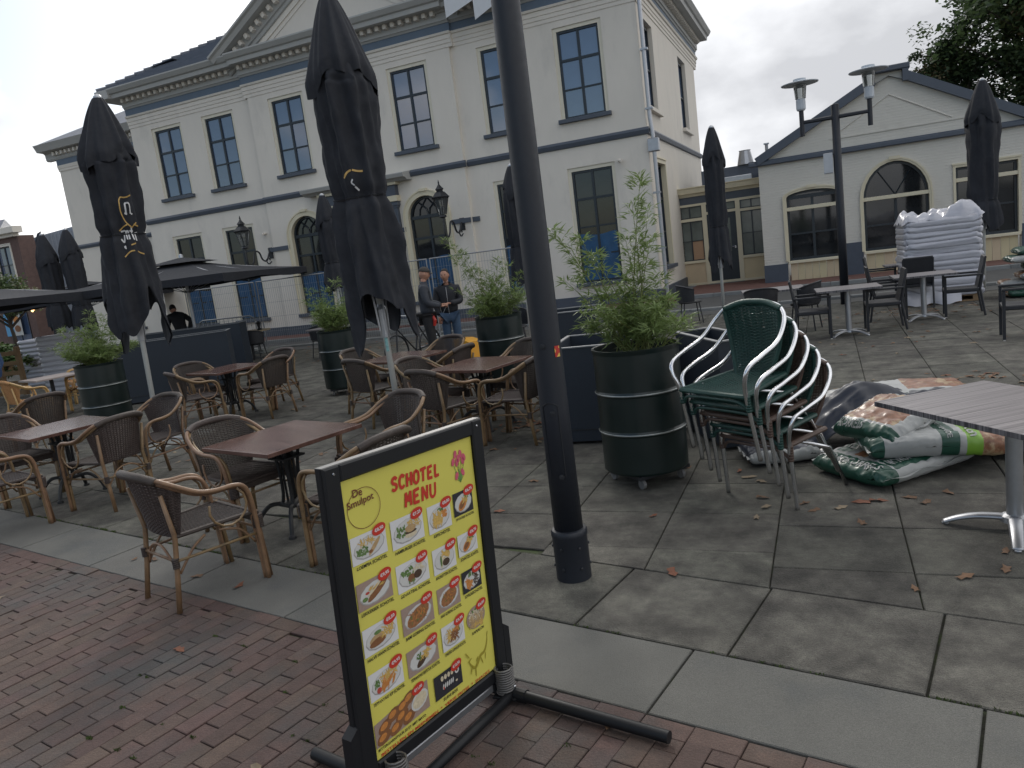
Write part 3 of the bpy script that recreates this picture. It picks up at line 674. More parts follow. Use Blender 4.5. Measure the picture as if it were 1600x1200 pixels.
place(b, 'verge_board', M_greytrim, gb)
b = MB()   # sunk triangular panel edge
for (p, q) in (((.55, 4.02), (GA, 4.74)), ((GA, 4.74), (3.2, 3.90))):
    p, q = Vector((*p, 0)), Vector((*q, 0)); b.tube([p+Vector((0, 0, .0)), q], .03, 4)
b.box((.3, 3.83, 0), (3.6, 3.88, .025)); place(b, 'gable_moulding', WB, gb)
b = MB(); 
for (a0, a1) in ((gx0-.02, W1[0]-.06), (W1[1]+.06, A1[0]-.06), (A1[1]+.06, W3[0]-.06), (W3[1]+.06, gx1)): b.box((a0, -.02, -.05), (a1, .62 if a0 < -1 else 1.0, .035))
place(b, 'painted_base', mat('slate_blue_base', (.07, .085, .11), .7, var=.1, bump=.3, bs=20), gb)
for (a0, a1, s0, tp, ar, trc, cols, rh) in ((W1[0], W1[1], W1[2], W1[3], W1[4], None, 2, [.78]), (A1[0], A1[1], A1[2], A1[3], A1[4], 'vee', 2, [.7]), (W3[0], W3[1], W3[2], W3[3], 0, None, 2, [.6, 1.22])):
    w = a1-a0; hs = tp-s0-ar
    if trc: o = window(gb, (a0+a1)/2, s0, w, tp-s0, 2, 2, arch=ar, rowh=[hs*.48], tracery='vee', casing=True, sill=False, glass=M_glassdark, cw=.05)
    else: o = window(gb, (a0+a1)/2, s0, w, tp-s0, 2, 3, rowh=[hs*.42, hs*.82], sill=False, glass=M_glassdark, cw=.06, arch=ar if ar else 0)
    b = MB(); b.box((-w/2-.04, -.08, -.12), (w/2+.04, -.001, .07), .01); b.build('cream_sill', M_cream, o); b = MB(); yy = hs if ar and trc else (hs*.82); b.box((-w/2, yy-.05, -.105), (w/2, yy+.05, .02), .006); b.build('transom_rail', M_cream, o)
    n = 7; bw = (w-.02)/n; me = MB().box((-bw/2+.004, .0, -.02), (bw/2-.004, s0-.12-.085, .012), .004).mesh('board', M_creampanel)
    for k in range(n): q = inst('board', me, gb, (a0+.01+bw*(k+.5), .05, .12), FR)
# its roof
b = MB(); b.poly((-1.75, -.1, 3.52), (GA, -.1, 5.2), (GA, 9, 5.2), (-1.75, 9, 3.52)); b.poly((GA, -.1, 5.2), (5.6, -.1, 3.5), (5.6, 9, 3.5), (GA, 9, 5.2)); b.build('roof', M_roof, gb)
# ---------------------------------------------------------------- glazed link between the two
YC = 25.37; cr = thing('glazed_link', 'low cream framed glazed entrance link between the white building and the gabled hall', 'building', (0, YC, 0)); cx0, cx1 = -4.22, -1.64
def frame_grid(b, x0, x1, z0, z1, t=.07, n0=-.02, n1=.05): 
    b.box((x0, z0, n0), (x0+t, z1, n1)); b.box((x1-t, z0, n0), (x1, z1, n1)); b.box((x0+t, z0, n0), (x1-t, z0+t, n1)); b.box((x0+t, z1-t, n0), (x1-t, z1, n1))
b = MB(); b.box((cx0-.1, .12, -.3), (cx0, 2.76, 0)); 
frame_grid(b, -4.40, -3.50, .12, 2.72); b.box((-4.33, .84, -.02), (-3.57, .92, .07)); b.box((-4.33, 2.18, -.02), (-3.57, 2.27, .06))
frame_grid(b, -3.50, -2.46, .13, 2.72); b.box((-3.43, 2.33, -.02), (-2.53, 2.41, .06))
frame_grid(b, -2.46, -1.64, .12, 2.72); b.box((-2.39, .84, -.02), (-1.71, .92, .07)); b.box((-2.39, 2.30, -.02), (-1.71, 2.38, .06))
place(b, 'timber_frame', M_cream, cr)
b = MB(); b.box((-4.33, .19, -.01), (-3.57, .84, .01)); b.box((-2.39, .19, -.01), (-1.71, .84, .01)); place(b, 'lower_panel', M_creampanel, cr)
def glaz(x0, x1, z0, z1, cols, rows, root=cr, ply=None):
    f = MB(); frame_grid(f, x0, x1, z0, z1, .03, -.01, .03); w = (x1-x0)/cols; h = (z1-z0)/rows
    for c in range(1, cols): f.box((x0+c*w-.018, z0+.03, -.01), (x0+c*w+.018, z1-.03, .028))
    for r_ in range(1, rows): f.box((x0+.03, z0+r_*h-.012, -.009), (x1-.03, z0+r_*h+.012, .022))
    o = place(f, 'window', M_darkframe, root)
    for c in range(cols):
        for r_ in range(rows):
            me = MB().box((-w/2, -h/2, -.004), (w/2, h/2, 0)).mesh('pane', M_ply if ply == (c, r_) else (M_glassl if root is cr else M_glass)); q = inst('pane', me, o, (x0+(c+.5)*w, z0+(r_+.5)*h, 0))
            if ply == (c, r_): q['label'] = 'plywood sheet in place of a pane'
    return o
M_ply = mat('plywood', (.42, .27, .17), .8, var=.1, stretch=(1, 8, 1)); M_glassl = mat('curtained_glass', (.12, .14, .13), .12, var=.5, vs_=1.0, ior=1.6)
glaz(-4.33, -3.57, .92, 2.18, 2, 2, ply=(1, 0)); glaz(-4.33, -3.57, 2.27, 2.65, 2, 1); glaz(-3.43, -2.53, 2.41, 2.65, 2, 1); glaz(-2.39, -1.71, .92, 2.30, 2, 2); glaz(-2.39, -1.71, 2.38, 2.65, 2, 1)
b = MB(); b.box((-3.43, .2, -.02), (-2.53, 2.33, .02)); dr = place(b, 'door', M_darkframe, cr)
b = MB(); b.box((-3.25, 1.1, .021), (-3.0, 2.15, .024)); b.box((-2.95, 1.1, .021), (-2.72, 2.15, .024)); b.build('pane', M_glassl, dr); b = MB(); b.box((-2.62, 1.18, .021), (-2.58, 1.26, .06), .008); b.tube([(-2.60, 1.24, .06), (-2.70, 1.24, .06)], .01, 6); b.build('handle', M_alu, dr)
b = MB(); b.box((-3.5, .05, .04), (-2.4, .13, .35)); place(b, 'door_sill', M_concrete, cr)
b = MB(); mould(b, -4.6, -1.50, [(2.72, -.1), (2.72, .05), (2.95, .06), (2.95, -.1)]); place(b, 'fascia', M_greytrim, cr)
b = MB(); mould(b, -4.6, -1.42, [(2.951, -.1), (2.951, .1), (3.03, .14), (3.05, .26), (3.18, .30), (3.22, .34), (3.24, .34), (3.24, -.1)]); place(b, 'cornice', M_cream, cr)
b = MB(); b.box((-4.5, -.0, 3.2), (-1.6, 5, 3.22)); b.box((-3.6, .8, 3.22), (-1.5, 3.5, 3.75)); b.build('flat_roof', M_roof, cr)
b = MB(); b.lathe([(.26, 0), (.17, .42), (.19, .44)], (-2.2, .9, 3.76), 12); b.tube([(-1.55, 1.2, 3.6), (-1.55, 1.2, 4.3)], .05, 8); b.box((-1.63, 1.12, 4.3), (-1.47, 1.28, 4.34)); b.box((-3.0, .3, 3.24), (-2.0, .8, 3.42), .02); b.build('roof_vents', M_alumatt, cr)
# ---------------------------------------------------------------- left background: brick house, barn gable
BR = mat('brown_brick', (.13, .085, .075), .9, var=.2, vs_=6, bump=.4, bs=18)
bh = thing('brick_house', 'dark brown brick house with white cornice at the far left edge', 'building', (-46.6, 30, 0))
b = MB(); wall(b, 0, 4.55, 0, 6.5, [(2.4, 3.75, 3.9, 6.0, 0), (2.2, 3.9, .2, 2.6, 0)], .2); b.quad((4.55, 0, 0), (4.55, 6.5, 0), (4.55, 6.5, -1.0), (4.55, 0, -1.0)); place(b, 'wall', BR, bh)
b = MB(); b.box((-.2, 6.45, -.1), (4.6, 6.62, .25)); b.box((-.3, 6.62, -.1), (5.0, 6.98, .5), .03); place(b, 'cornice', M_white, bh)
window(bh, 3.07, 3.9, 1.35, 2.1, 2, 2, casem=M_white, sillm=M_white); b = MB(); b.poly((-.3, -.4, 6.985), (3.9, -.4, 6.985), (3.0, .6, 7.6), (-.3, .6, 7.6)); b.poly((3.9, -.4, 6.985), (3.6, .6, 6.985), (3.0, .6, 7.6)); b.build('roof', M_roof, bh)
glaz(2.2, 3.9, .3, 2.5, 2, 1, root=bh)
lamp_m, TT, PP = new_mat('warm_lamp'); PP.inputs['Emission Color'].default_value = (1, .55, .2, 1); PP.inputs['Emission Strength'].default_value = 3
lw = thing('wall_lamp', 'small glowing wall lamp beside the shop window of the brick house', 'lamp', (-41.65, 29.6, 2.25)); b = MB(); b.lathe([(.02, -.12), (.13, 0), (.02, .12)], (0, 0, 0), 10); b.build('bulb', lamp_m, lw); b = MB(); b.box((-.03, .0, .11), (.03, .42, .16)); b.build('bracket', M_black, lw)
barn = thing('ribbed_barn', 'low building with grey ribbed gable end and dark tiled roof on the left', 'building', (-45.1, 32, 0))
b = MB(); ga = [(1.1, 0, 0), (1.1, 4.6, 0), (2.6, 6.55, 0), (6.2, 6.75, 0), (8.4, 4.6, 0), (8.4, 0, 0)]; b.prism(ga, (0, 0, -.2)); place(b, 'gable_wall', mat('ribbed_cladding', (.26, .29, .34), .55, var=.06), barn)
rm = MB().box((-.035, 0, 0), (.035, 4.0, .05)).mesh('rib', mat('ribbed_cladding_rib', (.30, .33, .38), .55, var=.06))
for k in range(22):
    u = 1.25+k*.33; hh = 4.7+(u-1.1)*1.3 if u < 2.6 else (6.5 if u < 6.3 else 6.75-(u-6.2)*.97)
    o = inst('rib', rm, barn, (u, -.001, 0), FR); o.scale = (1, hh/4.0, 1)
b = MB(); b.poly((-2.2, -.1, 4.75), (1.1, -.3, 4.65), (2.6, .3, 6.62), (-2.2, .6, 6.35)); b.poly((1.0, -.4, 4.5), (2.55, -.4, 6.62), (2.7, -.2, 6.75), (1.2, -.2, 4.6)); b.poly((-2.2, .5, 6.3), (9, .5, 7.0), (9, 3, 7.2), (-2.2, 3, 6.6)); b.build('roof', M_roof, barn)
b = MB(); b.box((-2.2, 0, -.3), (1.1, 4.7, 0)); place(b, 'brick_wall', BR, barn)
# ============================================================ TERRACE FURNITURE
M_bam = mat('bamboo_pole', (.20, .125, .066), .42, var=.32, vs_=14, bump=.15, bs=30, rand=.12, dirt=((.07, .045, .028), 9, .55, .75))
M_bamb = mat('blond_bamboo', (.50, .32, .13), .4, var=.15, vs_=12)
M_wick = mat('grey_brown_wicker', (.052, .038, .032), .6, var=.35, vs_=30, bump=.3, bs=120, rand=.1)
M_wickb = mat('blond_wicker', (.42, .22, .09), .6, var=.25, vs_=30)
M_tabtop = mat('red_brown_tabletop', (.105, .052, .040), .22, var=.3, vs_=3, bump=.03, bs=30, stretch=(1, 4, 1), dirt=((.16, .095, .08), 1.5, .5, .72), coat=.3)
M_iron = mat('cast_iron', (.013, .014, .016), .5, var=.2)
def rattan(mb_, mw, name, label, loc, rz, group):
    t = thing(name, label, 'chair', loc, rz, group); t.scale = (1.07, 1.07, 1.04)
    # continuous pole: front foot - arm - round the back - arm - front foot
    half = [(.262, .235, 0), (.268, .225, .25), (.272, .215, .44), (.278, .200, .56), (.285, .165, .625), (.290, .10, .648), (.290, .0, .652), (.286, -.10, .675), (.268, -.20, .735), (.225, -.275, .785), (.13, -.322, .812), (0, -.338, .82)]
    def loop(ins, dz, dy): return bez([((x-ins) if x > .01 else x, y+dy, z+(dz if i > 3 else 0)) for i, (x, y, z) in enumerate(half)]+[(-(x-ins), y+dy, z+(dz if i > 3 else 0)) for i, (x, y, z) in list(enumerate(half))[::-1][1:]], 4)
    b = MB(); b.tube(loop(0, 0, 0), .0145, 7); b.build('arm_pole', mb_, t, smooth=True)
    b = MB(); b.tube(loop(.026, -.012, -.006), .0135, 7); b.build('arm_pole', mb_, t, smooth=True)
    for s in (-1, 1):
        b = MB(); b.tube([(s*.21, -.30, 0), (s*.20, -.265, .22), (s*.195, -.235, .44), (s*.215, -.275, .70)], [.0165, .016, .015, .012], 8); b.build('leg', mb_, t, smooth=True)
        b = MB(); b.tube([(s*.236, .262, 0), (s*.240, .248, .22), (s*.244, .236, .44)], .0145, 7); b.build('leg', mb_, t, smooth=True)
        P = [(s*.278, .06+.115*math.cos(a), .53+.115*math.sin(a)) for a in [R(-200+28*k) for k in range(10)]]
        b = MB(); b.tube(P, .0075, 6); b.build('arm_hoop', mb_, t, smooth=True)
        b = MB(); b.tube([(s*.252, .235, .30), (s*.21, -.265, .30)], .009, 6); b.tube(bez([(s*.25, .2, .25), (s*.245, .12, .36), (s*.235, 0, .40)], 4), .008, 5); b.tube(bez([(s*.205, -.25, .22), (s*.215, -.16, .34), (s*.225, -.08, .40)], 4), .008, 5); b.build('brace', mb_, t, smooth=True)
        b = MB()
        for k in range(7): b.tube([(s*.251, .235, .335+.012*k), (s*.251, .235, .345+.012*k)], .034, 8)
        b.build('leg_wrapping', mw, t, smooth=True); b = MB()
        for k in range(5): b.tube([(s*.203, -.262, .26+.012*k), (s*.203, -.262, .27+.012*k)], .021, 8)
        b.build('leg_wrapping', mw, t, smooth=True)
    b = MB(); b.tube([(-.25, .235, .33), (.25, .235, .33)], .009, 6); b.tube([(-.2, -.26, .30), (.2, -.26, .30)], .009, 6)
    b.tube(bez([(-.19, -.25, .22), (-.1, -.26, .34), (0, -.255, .37), (.1, -.26, .34), (.19, -.25, .22)], 4), .0075, 5); b.build('stretcher', mb_, t, smooth=True)
    # seat: woven, slightly sagging
    def seat(u, v, dz=0):
        y = -.235+v*.475; w = .195+.055*v; x = (u*2-1)*w; sag = -.022*(1-(2*u-1)**2)*(1-(2*v-1)**2)
        edge = -.012*max(0, (2*v-1))**6; return (x, y, .438+sag+edge+dz)
    b = MB()
    for k in range(46):
        v = k/45; b.tube([seat(i/14, v, .003*(1 if (i+k) % 2 else -1)) for i in range(15)], .0052, 4, cap=False)
    for k in range(22):
        u = k/21; b.tube([seat(u, i/12) for i in range(13)], .004, 4, cap=False)
    b.tube([seat(0, i/8) for i in range(9)]+[seat(i/8, 1) for i in range(1, 9)]+[seat(1, 1-i/8) for i in range(1, 9)], .014, 7)
    b.box((-.235, .222, .37), (.235, .236, .44), .004)
    b.build('seat', mw, t)
    # back: woven shell between seat and rim
    def back(u, v, dn=0):
        a = (u*2-1); ang = a*R(74); topx = .262*math.sin(ang)*1.0; topy = -.115-.222*math.cos(ang); topz = .812-.09*abs(a)**2.4
        ang2 = a*R(66); bx = .205*math.sin(ang2)/math.sin(R(66)); by = -.19-.055*math.cos(ang2); bz = .43
        e = v**.9; x, y, z = bx+(topx-bx)*e, by+(topy-by)*e, bz+(topz-bz)*v
        n = Vector((math.sin(ang), -math.cos(ang), .2)).normalized()*dn; return (x+n.x, y+n.y, z+n.z)
    b = MB()
    for k in range(40):
        v = k/39; b.tube([back(i/24, v, .003*(1 if (i+k) % 2 else -1)) for i in range(25)], .0045, 4, cap=False)
    for k in range(25):
        u = k/24; b.tube([back(u, i/8) for i in range(9)], .004, 4, cap=False)
    b.build('backrest', mw, t)
    b = MB(); rim = bez([(.215, -.285, .782), (.13, -.325, .81), (0, -.342, .818), (-.13, -.325, .81), (-.215, -.285, .782)], 12)
    b.tube(rim, [.026+.0012*(k % 2) for k in range(len(rim))], 9); b.build('rim_wrapping', mw, t, smooth=True)
    return t
TAB = [(-3.89, 4.50, 'red brown table top nearest the street, behind the yellow menu board'), (-7.30, 5.18, 'red brown table at the left edge, left of the near chairs'),
       (-8.42, 8.80, 'red brown table in front of the navy wall panel, behind the left parasol pole'), (-5.24, 8.62, 'red brown table behind the centre parasol pole'), (-3.60, 7.52, 'red brown table beside the tall dark lamp post')]
PH = R(-15)
def off(x, y): return (x*math.cos(PH)-y*math.sin(PH), x*math.sin(PH)+y*math.cos(PH))
def make_table(x, y, label):
    t = thing('cafe_table', label, 'table', (x, y, 0), PH, 'red brown cafe tables')
    b = MB(); b.box((-.42, -.43, .69), (.42, .43, .722), .003); b.build('tabletop', M_tabtop, t)
    b = MB(); b.box((-.2, -.2, .672), (.2, .2, .69), .004)
    for s in (-1, 1):
        for q in (-.045, 0, .045): b.box((s*.085-.006+q*0, q-.012, .20), (s*.085+.006, q+.012, .672)) if 0 else None
    b.build('top_plate', M_iron, t)
    b = MB()
    for k in range(4):
        a = PI/4+PI/2*k; c, s = math.cos(a), math.sin(a)
        b.tube(bez([(c*.11, s*.11, .67), (c*.075, s*.075, .50), (c*.07, s*.07, .30), (c*.085, s*.085, .20)], 4), [.014]*13, 6)
        b.tube([(c*.045, s*.045, .67), (c*.045, s*.045, .2)], .010, 5)
    b.box((-.09, -.09, .17), (.09, .09, .205), .01); b.box((-.10, -.10, .55), (.10, .10, .565)); b.build('pedestal', M_iron, t, smooth=False)
    for k in range(4):
        a = PI/4+PI/2*k; c, s = math.cos(a), math.sin(a)
        b = MB(); b.tube(bez([(c*.06, s*.06, .185), (c*.18, s*.18, .19), (c*.27, s*.27, .11), (c*.31, s*.31, .02)], 5), [.017]*16, 6); b.lathe([(.03, 0), (.028, .02), (.015, .03)], (c*.315, s*.315, 0), 10); b.build('foot', M_iron, t)
    return t
tab0 = None
for (x, y, lab) in TAB:
    if tab0 is None: tab0 = make_table(x, y, lab)
    else: dup(tab0, (x, y, 0), PH+random.uniform(-.04, .04), lab)
CH = [(-3.78, 3.46, 0, -4, 'rattan armchair nearest the camera, its back to the street and two feet on the bricks'),
 (-4.28, 4.45, -90, 0, 'rattan armchair left of the nearest table, its rim showing behind the table top'),
 (-2.93, 4.02, 90, 4, 'rattan armchair directly behind the menu board, rim just above the board edge'),
 (-3.36, 5.02, 180, -8, 'rattan armchair on the far side of the nearest table, right of its corner'),
 (-6.90, 4.22, 0, 0, 'rattan armchair at the left edge, nearest the street of the left table'),
 (-7.85, 5.05, -90, 0, 'rattan armchair cut by the left edge, beyond the left table'),
 (-6.42, 4.95, 90, 10, 'rattan armchair at the right end of the left table, woven back towards the camera'),
 (-6.60, 5.62, 180, 8, 'rattan armchair behind the left table, in front of the left parasol pole'),
 (-8.25, 7.99, 0, -15, 'rattan armchair with its back to the camera at the table before the navy panel'),
 (-8.78, 8.62, -90, 0, 'rattan armchair on the left side of the table before the navy panel'),
 (-7.62, 8.64, 90, 5, 'rattan armchair at the right of the table before the navy panel'),
 (-8.02, 9.30, 180, 5, 'rattan armchair on the far side of the table before the navy panel'),
 (-5.22, 7.92, 0, -6, 'rattan armchair just left of the centre parasol pole, back to the camera'),
 (-5.75, 8.62, -90, 4, 'rattan armchair behind and left of the centre parasol pole'),
 (-4.40, 8.20, 90, 8, 'rattan armchair between the two middle tables, in front of the yellow case'),
 (-4.93, 9.05, 180, 0, 'rattan armchair on the far side of the table behind the centre parasol'),
 (-3.62, 6.72, 0, -6, 'rattan armchair behind the menu board corner, broad woven back to the camera'),
 (-4.10, 7.30, -90, 5, 'rattan armchair on the left side of the table beside the lamp post'),
 (-2.98, 6.92, 90, 8, 'rattan armchair just left of the dark lamp post with thin legs on fallen leaves'),
 (-3.31, 7.96, 180, 0, 'rattan armchair on the far side of the table beside the lamp post'),
 (-9.63, 6.61, 90, 0, 'rattan armchair in front of the left green drum, facing left')]
ch0 = None
for (x, y, k, da, lab) in CH:
    rz = PH+R(k+da)
    if ch0 is None: ch0 = rattan(M_bam, M_wick, 'rattan_armchair', lab, (x, y, 0), rz, 'dark rattan armchairs on the terrace')
    else: dup(ch0, (x, y, 0), rz, lab)
bc = rattan(M_bamb, M_wickb, 'blond_rattan_armchair', 'orange woven armchair at the far left, back to the camera', (-12.7, 8.6, 0), PH, 'blond rattan armchairs')
dup(bc, (-13.0, 10.0, 0), PH+R(100), 'blond woven armchair behind the pale table at the far left'); dup(bc, (-14.3, 10.9, 0), PH+R(170), 'blond woven armchair in front of the wooden pallets')
t = thing('bistro_table', 'pale topped table with black column among the blond chairs', 'table', (-13.3, 9.5, 0), PH)
b = MB(); b.box((-.40, -.40, .70), (.40, .40, .73), .003); b.build('tabletop', mat('pale_tabletop', (.33, .28, .26), .5), t)
b = MB(); b.tube([(0, 0, .02), (0, 0, .70)], .035, 10); b.lathe([(.26, 0), (.24, .02), (.05, .05)], n=16); b.build('pedestal', M_iron, t)
# ---------------- grey striped tables
M_stripe, TT, PP = new_mat('grey_wood_laminate'); c = TT.nodes.new('ShaderNodeTexCoord'); mp_ = TT.nodes.new('ShaderNodeMapping'); mp_.inputs['Scale'].default_value = (.8, 110, 110); n1 = TT.nodes.new('ShaderNodeTexNoise'); n1.inputs['Scale'].default_value = 1; n1.inputs['Detail'].default_value = 3; n1.inputs['Roughness'].default_value = .7
TT.links.new(c.outputs['Object'], mp_.inputs[0]); TT.links.new(mp_.outputs[0], n1.inputs[0]); r_ = TT.nodes.new('ShaderNodeValToRGB'); r_.color_ramp.elements[0].position = .36; r_.color_ramp.elements[0].color = (.075, .066, .068, 1); r_.color_ramp.elements[1].position = .66; r_.color_ramp.elements[1].color = (.33, .30, .30, 1); TT.links.new(n1.outputs[0], r_.inputs[0]); TT.links.new(r_.outputs[0], PP.inputs[0]); PP.inputs['Roughness'].default_value = .38
M_edge, TT, PP = new_mat('grey_wood_edge'); c = TT.nodes.new('ShaderNodeTexCoord'); mp_ = TT.nodes.new('ShaderNodeMapping'); mp_.inputs['Scale'].default_value = (110, 110, .8); n1 = TT.nodes.new('ShaderNodeTexNoise'); n1.inputs['Scale'].default_value = 1; n1.inputs['Detail'].default_value = 3
TT.links.new(c.outputs['Object'], mp_.inputs[0]); TT.links.new(mp_.outputs[0], n1.inputs[0]); r_ = TT.nodes.new('ShaderNodeValToRGB'); r_.color_ramp.elements[0].position = .40; r_.color_ramp.elements[0].color = (.045, .043, .048, 1); r_.color_ramp.elements[1].position = .68; r_.color_ramp.elements[1].color = (.22, .21, .22, 1); TT.links.new(n1.outputs[0], r_.inputs[0]); TT.links.new(r_.outputs[0], PP.inputs[0]); PP.inputs['Roughness'].default_value = .45
def alu_table(x, y, rz, w, d, h, label, group='grey topped tables with aluminium bases', colz=M_alumatt, off_=(0, 0)):
    t = thing('terrace_table', label, 'table', (x, y, 0), rz, group)
    b = MB(); b.box((-w/2+off_[0], -d/2+off_[1], h-.030), (w/2+off_[0], d/2+off_[1], h), .0015); o = b.build('tabletop', [M_stripe, M_edge], t)
    for p in o.data.polygons: p.material_index = 0 if abs(p.normal.z) > .9 else 1
    b = MB(); b.lathe([(.042, .07), (.042, h-.04)], n=20, cap=False); b.build('column', colz, t, smooth=True)
    b = MB(); b.box((-.2, -.2, h-.038), (.2, .2, h-.031)); b.build('top_plate', colz, t)
    b = MB(); b.lathe([(.075, .045), (.07, .075), (.043, .085)], n=20); b.build('hub', colz, t)
    for k in range(4):
        a = PI/4+PI/2*k; c, s = math.cos(a), math.sin(a)
        pts = bez([(c*.05, s*.05, .065), (c*.18, s*.18, .062), (c*.28, s*.28, .04), (c*.35, s*.35, .012)], 5)
        b = MB(); b.tube(pts, [.040-.012*i/15 for i in range(16)], 8, flat=.42, up=(0, 0, 1)); b.lathe([(.02, 0), (.02, .012)], (c*.34, s*.34, 0), 8); b.build('foot', colz, t, smooth=True)
    return t
at0 = alu_table(.90, 4.72, R(36), .80, 1.12, .71, 'large grey striped table at the right edge beside the compost bags', off_=(-.025, .0))
alu_table(.28, 12.6, R(4), .9, .7, .73, 'grey table between the two nearest black chairs')
alu_table(1.42, 13.75, R(2), .9, .7, .73, 'grey table in front of the wrapped white pallet')
alu_table(1.45, 16.6, R(2), .8, .6, .73, 'far grey table behind the pallet, before the arched window')
alu_table(-.85, 13.6, R(8), 1.0, .75, .73, 'grey table with two round backed chairs behind the stacked chairs')
# ---------------- black resin arm chairs
M_resin = mat('black_resin_wicker', (.020, .021, .025), .5, var=.2, vs_=20, bump=.5, bs=150)
def resin(label, loc, rz):
    t = thing('black_armchair', label, 'chair', loc, rz, 'black resin armchairs')
    b = MB(); b.box((-.25, -.22, .38), (.25, .25, .44), .012); b.build('seat', M_resin, t)
    b = MB(); b.prism([(-.23, -.20, .44), (.23, -.20, .44), (.235, -.30, .90), (-.235, -.30, .90)], (0, -.03, .004)); b.tube([(-.235, -.315, .90), (.235, -.315, .90)], .018, 6); b.build('backrest', M_resin, t)
    for s in (-1, 1):
        b = MB(); b.prism([(s*.24, .22, 0), (s*.275, .22, 0), (s*.275, .22, .64), (s*.24, .22, .64)], (0, .035, 0)); b.build('leg', M_resin, t)
        b = MB(); b.tube([(s*.235, -.30, 0), (s*.235, -.235, .42), (s*.235, -.31, .89)], .018, 6); b.build('leg', M_resin, t)
        b = MB(); b.box((s*.235, -.27, .63), (s*.285, .26, .66), .006); b.build('armrest', M_resin, t)
        b = MB(); b.box((s*.262-.014, .224, -.001), (s*.262+.014, .252, .012)); b.build('foot_cap', M_white, t)
    return t
r0 = resin('black armchair left of the nearest grey table, facing right', (-.22, 12.55, 0), R(-88))
for (x, y, rz, lab) in ((.78, 12.95, 92, 'black armchair right of the nearest grey table, chair back in the middle'), (.93, 14.05, -88, 'black armchair left of the pallet table, seen from its back'), (1.98, 13.95, 86, 'black armchair in front of the wrapped pallet, facing left'),
   (1.02, 16.8, -95, 'far black armchair left of the far grey table'), (2.30, 11.35, 84, 'black armchair cut by the right edge of the photo'), (1.5, 15.5, 0, 'black armchair partly hidden behind the middle grey table')):
    dup(r0, (x, y, 0), R(rz), lab)
# round backed dark chairs
def roundback(label, loc, rz):
    t = thing('round_back_chair', label, 'chair', loc, rz, 'round backed dark chairs')
    b = MB(); b.lathe([(.22, .42), (.24, .44), (.22, .46)], n=16); b.build('seat', M_resin, t)
    b = MB(); b.grid(lambda u, v: ((.25+.02*v)*math.sin((u*2-1)*R(100)), -(.25+.02*v)*math.cos((u*2-1)*R(100)), .46+v*(.34-.10*abs(u*2-1)**2)), 20, 6); b.tube([((.27)*math.sin((k/16*2-1)*R(100)), -.27*math.cos((k/16*2-1)*R(100)), .80-.10*abs(k/8-1)**2) for k in range(17)], .014, 6); b.build('backrest', M_resin, t, smooth=True)
    for s in (-1, 1):
        for q in (-1, 1): b = MB(); b.tube([(s*.15, q*.15, .43), (s*.2, q*.2, 0)], .012, 6); b.build('leg', M_resin, t)
    return t
q0 = roundback('round backed dark chair with its back to the camera, behind the green stacked chairs', (-1.02, 13.25, 0), R(5))
for (x, y, rz, lab) in ((-.35, 13.55, 75, 'round backed dark chair right of the grey table behind the stack'), (-2.62, 15.9, -70, 'round backed dark chair right of the big bamboo, before the red pavement'), (-14.55, 15.35, 0, 'round backed dark chair left of the two under the open parasol edge'), (-13.7, 15.45, 15, 'round backed dark chair right of the two under the open parasol edge'), (-11.35, 15.1, 60, 'dark chair left of the middle drum of bamboo'), (-5.75, 13.9, 200, 'dark stool shaped chair beside the bamboo drum behind the men')): dup(q0, (x, y, 0), R(rz), lab)
t = thing('bistro_table', 'round wood topped table behind two dark chairs near the crowd barrier', 'table', (-14.3, 16.0, 0)); b = MB(); b.lathe([(.55, .72), (.55, .75)], n=24); b.build('tabletop', mat('oak_top', (.30, .24, .15), .6), t); b = MB(); b.tube([(0, 0, .02), (0, 0, .72)], .04, 8); b.lathe([(.28, 0), (.26, .03), (.05, .06)], n=16); b.build('pedestal', M_iron, t)
b = MB(); b.lathe([(.06, 0), (.07, .02), (.03, .06), (.05, .16), (.08, .2), (.02, .24)], n=12); o = b.build('table_lamp', M_black); o.location = (-13.95, 16.0, .751); tag(o, 'small dark lantern standing on the round wooden table', 'lantern')
t = thing('bistro_table', 'grey table left of the middle drum of bamboo', 'table', (-10.8, 14.7, 0), R(-10)); b = MB(); b.box((-.4, -.35, .71), (.4, .35, .74), .004); b.build('tabletop', M_stripe, t); b = MB(); b.tube([(0, 0, 0), (0, 0, .71)], .035, 8); b.box((-.25, -.03, 0), (.25, .03, .03)); b.box((-.03, -.25, 0), (.03, -.031, .03)); b.build('pedestal', M_iron, t)
